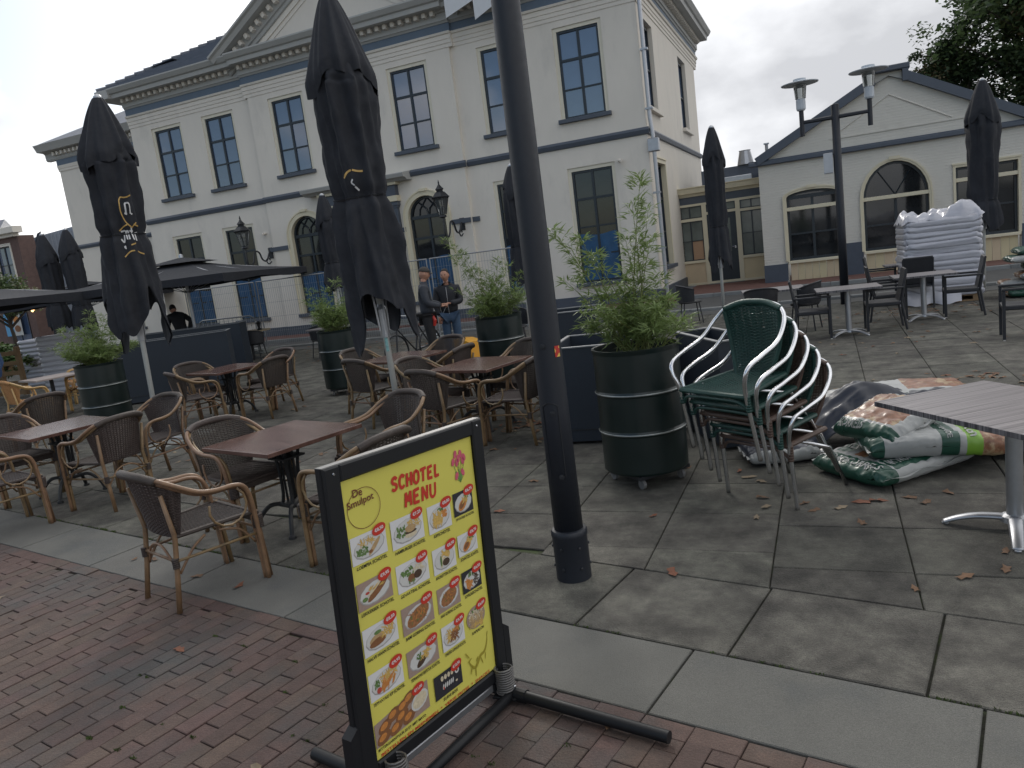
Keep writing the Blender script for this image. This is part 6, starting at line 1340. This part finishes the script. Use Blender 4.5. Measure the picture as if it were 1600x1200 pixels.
# ============================================================ WRAPPED PALLET OF WHITE BAGS
M_wrap = mat('white_stretch_wrap', (.45, .45, .49), .32, var=.12, vs_=4, bump=.7, bs=7, coat=.4, stretch=(1, 1, 3))
pw = thing('wrapped_pallet', 'tall stack of white bags in stretch wrap on a pallet beside the right parasol', 'pallet of bags', (1.93, 16.15, 0), R(4))
b = MB(); b.box((-.6, -.45, .0), (.6, .45, .03)); b.box((-.6, -.45, .10), (.6, .45, .13))
for x_ in (-.52, 0, .45): b.box((x_, -.45, .03), (x_+.1, .45, .10))
b.build('pallet', mat('pallet_wood', (.24, .16, .09), .85, var=.2), pw)
for k in range(13):
    zz = .135+k*.108; q = MB(); rr = random.Random(k); sx, sy = .64+rr.uniform(-.02, .02), .50+rr.uniform(-.02, .02); ox = .012*k*0
    def lay(u, v, sx=sx, sy=sy, zz=zz, k=k):
        a = 2*PI*u; c_, s_ = math.cos(a), math.sin(a); e = .17; X_ = sx*abs(c_)**e*(1 if c_ > 0 else -1); Y_ = sy*abs(s_)**e*(1 if s_ > 0 else -1)
        bul = math.sin(PI*v)**.45; w_ = .965+.035*bul; nz2_ = .03*noise.noise(Vector((c_*4, s_*4, k*3.1+v*2))); return (X_*(w_+nz2_), Y_*(w_+nz2_), zz+.112*v+.045*noise.noise(Vector((c_*1.5, s_*1.5, k*.33+v*.33)))+.02*noise.noise(Vector((c_*5, s_*5, k*.9))))
    q.grid(lay, 64, 7, closeu=True); top_ = [q.vert(lay(i/64, 1)) for i in range(64)]; q.face(top_); q.build('bag_layer', M_wrap, pw, smooth=True)
b = MB()
def torn(u, v):
    x = -.66+1.32*u; y = -.50+1.0*v; z = 1.60+.14*noise.noise(Vector((u*4.3, v*4, 5)))+.07*noise.noise(Vector((u*11, v*9, 2)))+.24*math.exp(-((u-.80)/.15)**2)*(1-.7*v)*min(1, v*5+.05)+.015*math.sin(u*21+v*5)
    ed = min(u, 1-u, v, 1-v); 
    if ed < .06: z -= (.06-ed)*2.0
    return (x, y, z)
b.grid(torn, 40, 26); b.build('loose_film', M_wrap, pw, smooth=True)
b = MB(); b.grid(lambda u, v: (-.75+1.0*u, -.53-.10*(1-v)*abs(math.sin(u*6)), .012+.22*v+.02*math.sin(u*15)), 24, 6); b.build('loose_film', M_wrap, pw, smooth=True)
# open stack of bags at the right edge
sb = [(3.35, 15.9, .0, 8, .9, .62, .16), (3.30, 15.95, .15, -4, .9, .6, .16), (3.55, 15.8, .30, 3, .9, .6, .15), (3.62, 15.9, .44, -6, .85, .6, .16), (3.45, 15.85, .59, 5, 1.0, .6, .15), (3.55, 15.9, .72, 2, .95, .6, .15)]
for i_, (x, y, z, rz, w, d, h) in enumerate(sb):
    nm = ['bottom', 'second', 'third', 'fourth', 'fifth', 'topmost'][i_]
    bag(f'{nm} bag counted upwards in the loose stack at the right photo edge', (x, y, z), (0, 0, rz), w, d, h, 20+i_, prints=((-EPS, EPS, -EPS, -.6, 0, 1 if i_ in (3, 5, 0) else 0), (-EPS, -.6, -EPS, EPS, 0, 1 if i_ > 2 else 2)), group='bags in the loose stack at the right edge')
# more wrapped stacks at the left
for i_, (x, y, w, hgt, lab) in enumerate(((-16.9, 12.6, .5, 1.35, 'wrapped pallet of silvery bags behind the left drum of bamboo'), (-19.5, 14.0, .55, 1.25, 'wrapped pallet of white bags left of the silvery one'))):
    t = thing('wrapped_pallet', lab, 'pallet of bags', (x, y, 0), R(20), 'wrapped pallets of bags at the left'); n_ = 11
    for k in range(n_):
        q = MB(); q.grid(lambda u, v, k=k: (w*(abs(math.cos(2*PI*u))**.35)*(1 if math.cos(2*PI*u) > 0 else -1)*(.93+.07*math.sin(PI*v)), w*.8*(abs(math.sin(2*PI*u))**.35)*(1 if math.sin(2*PI*u) > 0 else -1)*(.93+.07*math.sin(PI*v)), .02+k*hgt/n_+hgt/n_*v+.02*noise.noise(Vector((u*4, k, i_)))), 40, 5, closeu=True); q.face([q.vert((w*.9*math.cos(2*PI*i/12), w*.7*math.sin(2*PI*i/12), .02+(k+1)*hgt/n_)) for i in range(12)]); q.build('bag_layer', M_wrap, t, smooth=True)
# wooden crates/pallets on edge with greens at the left
M_pal = mat('weathered_pallet_wood', (.25, .16, .085), .85, var=.25, vs_=6)
for i_, (x, y, rz, lab) in enumerate(((-18.6, 12.0, 14, 'wooden pallet standing on edge in front of the greens at the left'),)):
    t = thing('wooden_pallet', lab, 'pallet', (x, y, 0), R(rz), 'wooden pallets')
    for k in range(5): q = MB(); q.box((-.65, -.012, .05+k*.24), (.65, .012, .15+k*.24)); q.build('board', M_pal, t)
    for s in (-.62, 0, .55): q = MB(); q.box((s, .0121, .03), (s+.09, .11, 1.2)); q.build('bearer', M_pal, t)
# ============================================================ PEOPLE
def skin_body(name, parent, M, verts, edges, radii, root=0, lv=2):
    me = bpy.data.meshes.new(name); me.from_pydata([Vector(v) for v in verts], edges, []); o = bpy.data.objects.new(name, me); COL.objects.link(o)
    o.modifiers.new('skin', 'SKIN'); sv = me.skin_vertices[0].data
    for i, r in enumerate(radii):
        sv[i].radius = r if isinstance(r, tuple) else (r, r); sv[i].use_root = (i == root)
    s = o.modifiers.new('sub', 'SUBSURF'); s.levels = lv; s.render_levels = lv
    dg = bpy.context.evaluated_depsgraph_get(); dg.update(); m2 = bpy.data.meshes.new_from_object(o.evaluated_get(dg)); bpy.data.objects.remove(o); bpy.data.meshes.remove(me)
    m2.name = name; m2.materials.clear(); m2.materials.append(M); m2.polygons.foreach_set('use_smooth', [True]*len(m2.polygons))
    r = bpy.data.objects.new(name, m2); COL.objects.link(r); r.parent = parent; return r
M_skin = mat('skin', (.42, .22, .15), .55, var=.08, vs_=8); M_hair = mat('dark_hair', (.02, .015, .012), .7); M_jack = mat('black_jacket', (.016, .018, .024), .7, var=.2, vs_=7, bump=.4, bs=14); M_jack2 = mat('charcoal_jacket', (.035, .040, .052), .7, var=.3, vs_=5, bump=.5, bs=12); M_trou = mat('black_work_trousers', (.014, .014, .016), .8, var=.2, bump=.3, bs=18); M_jean = mat('blue_jeans', (.045, .085, .15), .8, var=.35, vs_=8, bump=.3, bs=20); M_cap = mat('grey_cap', (.055, .05, .045), .85); M_shoe = mat('dark_shoe', (.02, .018, .016), .6); M_silh = mat('dark_clothes', (.012, .013, .016), .8)
def ellipsoid(b, c, r, n=18, m_=12, fn=None):
    def f(u, v):
        a, p = 2*PI*u, -PI/2+PI*v; x, y, z = math.cos(p)*math.cos(a), math.cos(p)*math.sin(a), math.sin(p)
        if fn: x, y, z = fn(x, y, z)
        return (c[0]+x*r[0], c[1]+y*r[1], c[2]+z*r[2])
    b.grid(f, n, m_, closeu=True)
def head(parent, c, yaw, pitch=0, hair=True, cap=False, sc=1.0):
    """head with nose, brow, chin, ears and eyes; face looks along local +y before yaw"""
    Mx = Matrix.Translation(Vector(c)) @ Matrix.Rotation(yaw, 4, 'Z') @ Matrix.Rotation(pitch, 4, 'X') @ Matrix.Scale(sc, 4)
    def shape(x, y, z):
        if y > 0 and z < 0: y *= 1+.10*(-z); 
        if z < -.2: k = (-.2-z); x *= 1-.35*k; y *= 1-.12*k
        if y < 0 and z < -.3: y *= 1-.35*(-z-.3)
        nose = math.exp(-((x/.16)**2+((z+.12)/.22)**2)) if y > .5 else 0
        brow = .05*math.exp(-((z-.18)/.1)**2) if y > .4 else 0
        eye = -.07*math.exp(-(((abs(x)-.36)/.15)**2+((z-.06)/.1)**2)) if y > .3 else 0
        lip = .035*math.exp(-((x/.25)**2+((z+.5)/.07)**2)) if y > .4 else 0
        return x, y*(1+.17*nose+brow+eye+lip), z
    b = MB(Mx); ellipsoid(b, (0, 0, 0), (.076, .097, .122), 32, 26, shape)
    for s in (-1, 1): ellipsoid(b, (s*.077, -.01, -.005), (.012, .02, .032), 10, 8)
    b.build('head', M_skin, parent, smooth=True)
    b = MB(Mx)
    for s in (-1, 1): ellipsoid(b, (s*.029, .084, .010), (.012, .008, .008), 8, 6)
    ellipsoid(b, (0, .096, -.062), (.024, .006, .005), 8, 6); b.build('face_features', M_hair, parent)
    if hair:
        b = MB(Mx); ellipsoid(b, (0, -.012, .018), (.082, .102, .116), 24, 14, lambda x, y, z: (x, y if y < .55 or z > .5 else .55, max(z, -.35 if y < .1 else .32))); b.build('hair', M_hair, parent, smooth=True)
    if cap:
        b = MB(Mx); ellipsoid(b, (0, -.004, .045), (.086, .106, .092), 24, 12, lambda x, y, z: (x, y, max(z, -.05))); b.grid(lambda u, v: ((u*2-1)*.075*(1-.25*v), .085+.085*v*(1-.5*(u*2-1)**2), .052-.012*v-.02*(u*2-1)**2), 10, 5); b.build('cap', M_cap, parent, smooth=True)
def hand(b, wrist, d, up, s=1):
    """palm and five curled fingers"""
    d = Vector(d).normalized(); up = Vector(up).normalized(); sd_ = d.cross(up)*s; w = Vector(wrist); c = w+d*.045
    b.tube([w, w+d*.03, w+d*.085], [.024, .032, .028], 8, flat=.55)
    for k in range(4):
        r0 = w+d*.08+sd_*(-.027+.018*k); L_ = (.066, .074, .070, .055)[k]; b.tube([r0, r0+d*L_*.5-up*.008, r0+d*L_*.75-up*L_*.35, r0+d*L_*.6-up*L_*.65], [.0095, .009, .008, .006], 6)
    r0 = w+d*.03-sd_*.026; b.tube([r0, r0-sd_*.022+d*.025-up*.01, r0-sd_*.018+d*.055-up*.02], [.012, .011, .008], 6)
# man with cap: standing in three-quarter view, hands in front at waist
p1 = thing('person', 'man in charcoal work jacket, black trousers and grey cap, looking down at his hands', 'person', (-6.72, 12.15, 0), R(-62))
# local +y is the facing direction
T1 = [(0, 0, .97), (0, .0, 1.10), (0, -.005, 1.26), (0, -.01, 1.42), (0, .0, 1.53), (0, .02, 1.60), (.19, -.01, 1.455), (.245, .02, 1.20), (.15, .26, 1.11), (-.19, -.01, 1.455), (-.245, .03, 1.20), (-.13, .27, 1.13)]
E1 = [(0, 1), (1, 2), (2, 3), (3, 4), (4, 5), (3, 6), (6, 7), (7, 8), (3, 9), (9, 10), (10, 11)]
skin_body('jacket', p1, M_jack2, T1, E1, [(.17, .135), (.165, .13), (.175, .135), (.17, .12), .085, .06, .085, .072, .05, .085, .072, .05])
skin_body('trousers', p1, M_trou, [(0, 0, 1.0), (.10, 0, .93), (.12, .02, .52), (.13, -.02, .10), (-.10, 0, .93), (-.125, .03, .52), (-.14, .02, .10)], [(0, 1), (1, 2), (2, 3), (0, 4), (4, 5), (5, 6)], [(.165, .13), .115, .082, .062, .115, .082, .062])
head(p1, (0, .045, 1.715), R(6), R(-14), hair=False, cap=True)
b = MB(); hand(b, (.145, .27, 1.11), (-.6, .7, .05), (0, 0, 1), 1); b.build('hand', M_skin, p1, smooth=True); b = MB(); hand(b, (-.125, .28, 1.13), (.6, .7, .05), (0, 0, 1), -1); b.build('hand', M_skin, p1, smooth=True); b = MB(); b.tube([(0, -.0, 1.5), (0, .02, 1.64)], .05, 10); b.build('neck', M_skin, p1, smooth=True)
for s in (-.14, .13): b = MB(); b.tube([(s, -.06, .05), (s, .08, .05), (s*1.1, .20, .035)], [.05, .05, .035], 8); b.build('shoe', M_shoe, p1, smooth=True)
b = MB(); b.tube([(.16, .08, 1.0), (.17, .12, .88), (.165, .1, .78)], [.02, .035, .025], 7); b.build('red_tool', mat('red_plastic', (.45, .03, .02), .4), p1)
b = MB(); b.grid(lambda u, v: (.165*math.cos(2*PI*u), -.01+.13*math.sin(2*PI*u), .955+.05*v), 24, 3, closeu=True); b.build('belt', M_black, p1)
# man facing the camera in black jacket and jeans
p2 = thing('person', 'short haired man in black zip jacket and blue jeans, facing the camera', 'person', (-6.62, 12.85, 0), R(-158))
skin_body('jacket', p2, M_jack, [(0, 0, .90), (0, 0, 1.05), (0, 0, 1.22), (0, -.01, 1.36), (0, 0, 1.46), (0, .01, 1.52), (.19, 0, 1.385), (.245, .02, 1.12), (.19, .10, .90), (-.19, 0, 1.385), (-.24, .04, 1.13), (-.06, .25, 1.12)], E1, [(.18, .14), (.185, .145), (.185, .14), (.17, .12), .08, .06, .085, .07, .05, .085, .07, .05])
skin_body('trousers', p2, M_jean, [(0, 0, .93), (.09, 0, .87), (.10, .02, .48), (.11, 0, .08), (-.09, 0, .87), (-.10, .02, .48), (-.11, .01, .08)], [(0, 1), (1, 2), (2, 3), (0, 4), (4, 5), (5, 6)], [(.16, .125), .11, .078, .062, .11, .078, .062])
head(p2, (0, .03, 1.64), R(-14), R(0)); b = MB(); hand(b, (-.05, .26, 1.12), (.5, .8, .1), (0, 0, 1), -1); b.build('hand', M_skin, p2, smooth=True); b = MB(); hand(b, (.19, .11, .88), (0, .1, -1), (0, 1, 0), 1); b.build('hand', M_skin, p2, smooth=True); b = MB(); b.tube([(0, 0, 1.42), (0, .01, 1.56)], .048, 10); b.build('neck', M_skin, p2, smooth=True)
b = MB(); b.tube([(0, .142, .92), (0, .15, 1.22), (0, .125, 1.42)], .004, 4); b.tube([(.05, .15, 1.05), (.12, .14, .94)], .004, 4); b.build('zip', M_alumatt, p2)
for s in (-.11, .11): b = MB(); b.tube([(s, -.06, .05), (s, .08, .05), (s*1.1, .19, .035)], [.05, .05, .035], 8); b.build('shoe', M_shoe, p2, smooth=True)
# bending man in dark clothes
p3 = thing('person', 'man in dark clothes leaning forward with a hand on his hip under the open parasol', 'person', (-15.2, 14.6, 0), R(62))
skin_body('jacket', p3, M_silh, [(0, 0, .98), (0, .05, 1.12), (0, .14, 1.27), (0, .24, 1.40), (0, .31, 1.47), (0, .35, 1.50), (.18, .22, 1.40), (.27, -.02, 1.25), (.20, .04, 1.02), (-.18, .22, 1.40), (-.25, .30, 1.15), (-.15, .42, .98)], E1, [(.16, .13), (.165, .13), (.175, .135), (.16, .12), .08, .06, .085, .068, .05, .085, .068, .05])
skin_body('trousers', p3, M_silh, [(0, 0, 1.0), (.10, 0, .93), (.12, .02, .52), (.13, -.02, .08), (-.10, 0, .93), (-.125, .03, .52), (-.14, .02, .08)], [(0, 1), (1, 2), (2, 3), (0, 4), (4, 5), (5, 6)], [(.16, .13), .11, .08, .06, .11, .08, .06])
head(p3, (0, .43, 1.585), 0, R(-25)); b = MB(); hand(b, (-.14, .43, .96), (0, .3, -1), (0, 1, 0), -1); b.build('hand', M_skin, p3, smooth=True); b = MB(); hand(b, (.20, .05, 1.02), (-.3, .2, -.3), (0, 0, 1), 1); b.build('hand', M_skin, p3, smooth=True)
# seated person in a pale shirt at the far left
p4 = thing('person', 'person in a pale shirt with dark hair, seen from behind beyond the pallets', 'person', (-27.5, 17.8, 0), R(20))
skin_body('shirt', p4, mat('pale_shirt', (.40, .40, .40), .8), [(0, 0, .62), (0, 0, .85), (0, .01, 1.08), (0, .02, 1.15), (.19, 0, 1.04), (.25, .05, .80), (-.19, 0, 1.04), (-.25, .05, .80)], [(0, 1), (1, 2), (2, 3), (2, 4), (4, 5), (2, 6), (6, 7)], [(.2, .15), (.2, .15), (.17, .12), .07, .08, .06, .08, .06]); skin_body('trousers', p4, M_silh, [(0, 0, .58), (.12, .1, .55), (.13, .45, .52), (.13, .45, .08), (-.12, .1, .55), (-.13, .45, .52), (-.13, .45, .08)], [(0, 1), (1, 2), (2, 3), (0, 4), (4, 5), (5, 6)], [.17, .12, .08, .06, .12, .08, .06]); head(p4, (0, .03, 1.30), 0, 0)
t = thing('bench', 'low wooden bench under the person in the pale shirt', 'bench', (-27.5, 17.8, 0), R(20)); b = MB(); b.box((-.5, -.2, .38), (.5, .2, .43)); b.build('seat', M_pal, t)
for s in (-.4, .4): b = MB(); b.box((s-.04, -.18, 0), (s+.04, .18, .38)); b.build('leg', M_pal, t)
# ============================================================ SITE FENCE, CROWD BARRIER, YELLOW CASE
M_galv = mat('galvanised_steel', (.30, .31, .32), .5, metal=.7, var=.15)
def site_fence(label, x0, x1, y0, y1=None):
    t = thing('site_fence', label, 'fence', (x0, y0, 0), math.atan2((y1 or y0)-y0, x1-x0), 'mesh site fence panels'); W = math.hypot(x1-x0, (y1 or y0)-y0); H_ = 2.02
    b = MB(); b.tube([(0, 0, .1), (0, 0, H_), (W, 0, H_), (W, 0, .1)], .021, 6); b.build('frame', M_galv, t)
    b = MB(); n = int(W/.075)
    for k in range(1, n): b.box((k*W/n-.0022, -.002, .2), (k*W/n+.0022, .002, H_))
    for z in (.2, .6, 1.0, 1.4, 1.8): b.box((0, -.006, z), (W, -.0021, z+.006))
    b.build('wire_mesh', M_galv, t, kind='stuff')
    for x_ in (0, W): b = MB(); b.box((x_-.12, -.3, 0), (x_+.12, .3, .13), .02); b.build('foot_block', M_concrete, t)
site_fence('mesh fence panel under the open parasol, before the left ground floor windows', -17.9, -15.0, 17.6, 17.3); site_fence('mesh fence panel before the left arched window', -14.9, -12.0, 17.3, 17.0); site_fence('mesh fence panel behind the two men, before the portico', -11.9, -9.0, 17.0, 16.6); site_fence('mesh fence panel behind the airy bamboo', -8.9, -6.0, 16.6, 16.3)
t = thing('crowd_barrier', 'rounded steel crowd barrier in front of the left windows', 'barrier', (-16.9, 16.9, 0), R(-6))
b = MB(); b.tube([(0, 0, .12), (0, 0, .95), (.06, 0, 1.07), (.18, 0, 1.12), (2.12, 0, 1.12), (2.24, 0, 1.07), (2.3, 0, .95), (2.3, 0, .12)], .021, 7); b.tube([(0, 0, .25), (2.3, 0, .25)], .015, 6); b.build('frame', M_galv, t, smooth=True)
for k in range(1, 13): q = MB(); q.tube([(k*2.3/13, 0, .25), (k*2.3/13, 0, 1.12)], .008, 5); q.build('bar', M_galv, t)
for x_ in (.25, 2.05): q = MB(); q.tube([(x_, -.3, .01), (x_, -.05, .14), (x_, .05, .14), (x_, .3, .01)], .015, 6); q.build('foot', M_galv, t)
M_yc = mat('yellow_plastic', (.62, .30, .02), .5, var=.08)
t = thing('yellow_case', 'yellow tool case and rail lying between the men and the drum', 'tool case', (-6.05, 12.3, 0), R(-20)); b = MB(); b.prism([(-.22, -.15, 0), (.22, -.15, 0), (.18, -.15, .42), (-.02, -.15, .48), (-.22, -.15, .48)], (0, .3, 0)); b.build('body', M_yc, t); b = MB(); b.box((-.05, -.16, .12), (-.01, -.151, .40)); b.build('latch', M_black, t); b = MB(); b.box((.30, -.1, 0), (1.1, .1, .12), .01); b.build('rail', M_yc, t)
t = thing('hand_bike', 'dark bicycle standing behind the man in the cap', 'bicycle', (-7.3, 12.5, 0), R(-100)); 
for x_ in (-.5, .5):
    q = MB(); q.tube([(x_+.33*math.cos(a), 0, .34+.33*math.sin(a)) for a in [2*PI*k/24 for k in range(24)]], .018, 6, closed=True); w_ = q.build('wheel', M_black, t)
    q = MB()
    for k in range(10): a = 2*PI*k/10; q.tube([(x_, 0, .34), (x_+.32*math.cos(a), 0, .34+.32*math.sin(a))], .002, 3)
    q.build('spokes', M_alu, w_)
q = MB(); q.tube([(-.5, 0, .34), (-.05, 0, .30), (.42, 0, .78), (-.18, 0, .80), (-.05, 0, .30)], .016, 6); q.tube([(-.5, 0, .34), (-.18, 0, .80), (-.22, 0, .95)], .014, 6); q.tube([(.5, 0, .34), (.40, 0, .95), (.38, 0, 1.0)], .016, 6); q.build('frame', M_black, t); q = MB(); q.tube([(.38, -.28, 1.0), (.40, 0, 1.02), (.38, .28, 1.0)], .014, 6); q.build('handlebar', M_alumatt, t); q = MB(); q.box((-.34, -.07, .95), (-.10, .07, 1.0), .02); q.build('saddle', M_black, t)
t = thing('shop_poster', 'blue and orange poster on the front of the brick house', 'poster', (-43.6, 29.78, .9)); b = MB(); b.box((-.9, 0, 0), (-.2, .02, 1.3)); b.build('blue_sheet', mat('poster_blue', (.12, .35, .60), .6), t); b = MB(); b.box((-.18, 0, 0), (.5, .02, 1.3)); b.build('white_sheet', mat('poster_white', (.5, .5, .48), .6), t); b = MB(); ell(b, 0, 0, .25, .2); o = b.build('dish_print', FD['o'], t); o.rotation_euler = (PI/2, 0, 0); o.location = (.16, -.012, .95); b = MB(); ell(b, 0, 0, .25, .2); o = b.build('dish_print', FD['b'], t); o.rotation_euler = (PI/2, 0, 0); o.location = (.16, -.012, .4)
# ============================================================ TREES AND GREENS
def tree(name, label, loc, trunk_h, crown, nclump, nleaf, lsz, mats_, seed, trunk_r=.22, group=None, cat='tree'):
    t = thing(name, label, cat, loc, 0, group); rnd = random.Random(seed); rx, ry, rz_, cz = crown
    b = MB(); top = Vector((0, 0, trunk_h)); b.tube(bez([(0, 0, 0), (.1, 0, trunk_h*.5), top, (0, .1, cz+rz_*.5)], 5), [trunk_r*(1-.75*i/15) for i in range(16)], 8)
    cl = []
    for k in range(nclump):
        while True:
            v = Vector((rnd.uniform(-1, 1), rnd.uniform(-1, 1), rnd.uniform(-1, 1)))
            if .35 < v.length < 1: break
        v = v*(.75+.35*noise.noise(v*2.2+Vector((seed, 0, 0)))); c = Vector((v.x*rx, v.y*ry, cz+v.z*rz_)); cl.append(c)
        if k % 3 == 0: s0 = Vector((0, 0, trunk_h*.8+(cz-trunk_h*.8)*rnd.random())); b.tube([s0, (s0+c)/2+Vector((0, 0, .1)), c], [.07, .04, .012], 5)
    b.build('trunk', mat('bark', (.05, .04, .03), .9), t)
    lf = MB()
    for c in cl:
        lf.m = rnd.choice(range(len(mats_))) if rnd.random() < .8 else 0; R0 = rnd.uniform(.35, .8)*min(rx, rz_)*(.30 if rx > 3 else .42)
        for _ in range(nleaf):
            d = Vector((rnd.gauss(0, 1), rnd.gauss(0, 1), rnd.gauss(0, .7))).normalized()*R0*rnd.random()**.45; p = c+d; a = Vector((rnd.uniform(-1, 1), rnd.uniform(-1, 1), rnd.uniform(-.6, .6))).normalized(); s_ = a.cross(Vector((rnd.uniform(-1, 1), rnd.uniform(-1, 1), 1))).normalized(); L_ = lsz*rnd.uniform(.6, 1.3)
            lf.face([lf.vert(x_) for x_ in (p, p+a*L_*.5+s_*L_*.32, p+a*L_, p+a*L_*.5-s_*L_*.32)])
    lf.build('crown', mats_, t, kind='stuff'); return t
M_l1 = mat('oak_leaf', (.075, .115, .045), .6, transl=.35, var=.35, vs_=2); M_l2 = mat('oak_leaf_light', (.14, .17, .06), .6, transl=.35, var=.3, vs_=2); M_l3 = mat('oak_leaf_brown', (.10, .075, .03), .6, var=.3); M_l4 = mat('dark_leaf', (.05, .08, .038), .6, transl=.35, var=.3)
tree('oak_tree', 'large dark green tree with browning leaves behind the gabled hall roof', (7.9, 29.0, 0), 4.5, (5.0, 3.5, 5.2, 7.4), 420, 170, .20, [M_l1, M_l4, M_l2, M_l1, M_l3], 3, .35, 'trees beyond the roofs')
tree('birch_tree', 'smaller bluish tree left of the large one, ragged crown over the gable', (4.0, 29.5, 0), 3.6, (1.5, 1.2, 2.5, 5.4), 130, 110, .13, [M_l4, M_l1, M_l3], 5, .15, 'trees beyond the roofs')
tree('young_tree', 'light leafy tree in front of the brick house at the left edge', (-35.5, 24.0, 0), 1.8, (2.3, 2.0, 1.3, 3.0), 90, 80, .14, [M_l1, M_l2], 9, .12, 'trees at the left')
M_gr = mat('market_greens', (.07, .13, .03), .6, var=.3)
tree('green_shrub', 'green potted shrubs behind the wooden pallet at the left', (-20.6, 13.4, 0), .3, (1.7, .8, .55, .75), 60, 60, .10, [M_gr, M_l2], 13, .04, 'shrubs at the left', 'shrub'); tree('green_shrub', 'low dark shrub at the left edge in front of the pallet', (-19.0, 11.0, 0), .2, (.9, .6, .38, .4), 40, 50, .08, [M_l1, M_gr], 14, .03, 'shrubs at the left', 'shrub')
# ============================================================ FALLEN LEAVES, MOSS
M_fl = mat('fallen_leaf', (.16, .09, .05), .8, var=.45, vs_=3, world=True); M_fl2 = mat('fallen_leaf_pale', (.22, .17, .11), .8, var=.3, vs_=3, world=True); M_fl3 = mat('fallen_leaf_rust', (.17, .065, .035), .8, var=.3, vs_=3, world=True)
lf = MB(); rnd = random.Random(21)
def fallen(x, y, L_, mi):
    a = rnd.uniform(0, 2*PI); lf.m = mi; c_, s_ = math.cos(a), math.sin(a); n = 10; ring_ = []
    for k in range(n):
        t_ = 2*PI*k/n; r_ = L_*(.5+.16*math.cos(2*t_)+(.14 if k % 2 else -.09)); px_, py_ = r_*math.cos(t_), r_*.72*math.sin(t_); z = .004+abs(math.sin(t_+a))*L_*.22*rnd.random(); ring_.append(lf.vert((x+px_*c_-py_*s_, y+px_*s_+py_*c_, z)))
    ctr = lf.vert((x, y, .006+L_*.05))
    for k in range(n): lf.face((ctr, ring_[k], ring_[(k+1) % n]))
for _ in range(1500):
    y = rnd.uniform(3.6, 17); x = rnd.uniform(-1.35*y-1, .45*y+2)
    cl = noise.noise(Vector((x*.55, y*.55, 3)))
    if cl > (-.02 if y > 6 else .12)+rnd.uniform(-.15, .35): fallen(x, y, rnd.uniform(.04, .085), rnd.choice((0, 0, 1, 2)))
for (x, y, n, s_) in ((-2.6, 7.6, 60, .35), (-3.2, 7.4, 40, .4), (.5, 8.6, 40, .5), (1.6, 8.8, 50, .5), (-.7, 5.9, 6, .25), (1.0, 14.9, 60, .9), (-9.0, 16.6, 120, 1.8), (-14, 16.9, 60, 1.6), (.1, 5.1, 5, .2), (-2.5, 6.9, 6, .2)):
    for _ in range(n): fallen(x+rnd.gauss(0, s_), y+rnd.gauss(0, s_*.5), rnd.uniform(.045, .09), rnd.choice((0, 0, 2, 1)))
for (x, y, m_) in ((-6.1, 3.2, 1), (-5.3, 3.05, 1), (-4.0, 3.55, 0), (-3.55, 3.45, 2), (-3.3, 2.72, 2), (-.88, 2.56, 0), (.12, 4.75, 0), (-.15, 4.95, 0), (.75, 4.15, 0), (-2.15, 2.0, 1), (-.45, 5.0, 1), (.42, 5.2, 0), (.65, 5.3, 0)): fallen(x, y, .07, m_)
lf.build('fallen_leaves', [M_fl, M_fl2, M_fl3], kind='stuff')['label'] = 'brown autumn leaves scattered over the plaza'
# moss tufts along the joints
mo = MB(); rnd = random.Random(4)
def tuft(x, y, r_, n):
    for _ in range(n):
        a = rnd.uniform(0, 2*PI); d = r_*rnd.random(); px_, py_ = x+d*math.cos(a), y+d*math.sin(a)*.5; h = rnd.uniform(.003, .010); a2 = rnd.uniform(0, PI); w = .004; mo.face([mo.vert(v) for v in ((px_-w*math.cos(a2), py_-w*math.sin(a2), -.004), (px_+w*math.cos(a2), py_+w*math.sin(a2), -.004), (px_+rnd.uniform(-.006, .006), py_+rnd.uniform(-.006, .006), h))])
for _ in range(240):
    a = rnd.uniform(-3, 6); w_ = max(0, noise.noise(Vector((a*1.3, 0, 7)))+.25)
    if w_ > .15: p = S(a, SW+.004+rnd.uniform(-.004, .006)); tuft(p[0], p[1], .022, int(30*w_))
for _ in range(60): p = S(rnd.uniform(1, 5), -rnd.choice((1, 2, 3, 4, 5))*BL-.1+rnd.uniform(-.01, .01)); tuft(p[0], p[1], .02, 18)
mo.build('moss', mat('moss', (.055, .085, .018), .9, var=.3), kind='stuff')['label'] = 'green moss in the paving joints'
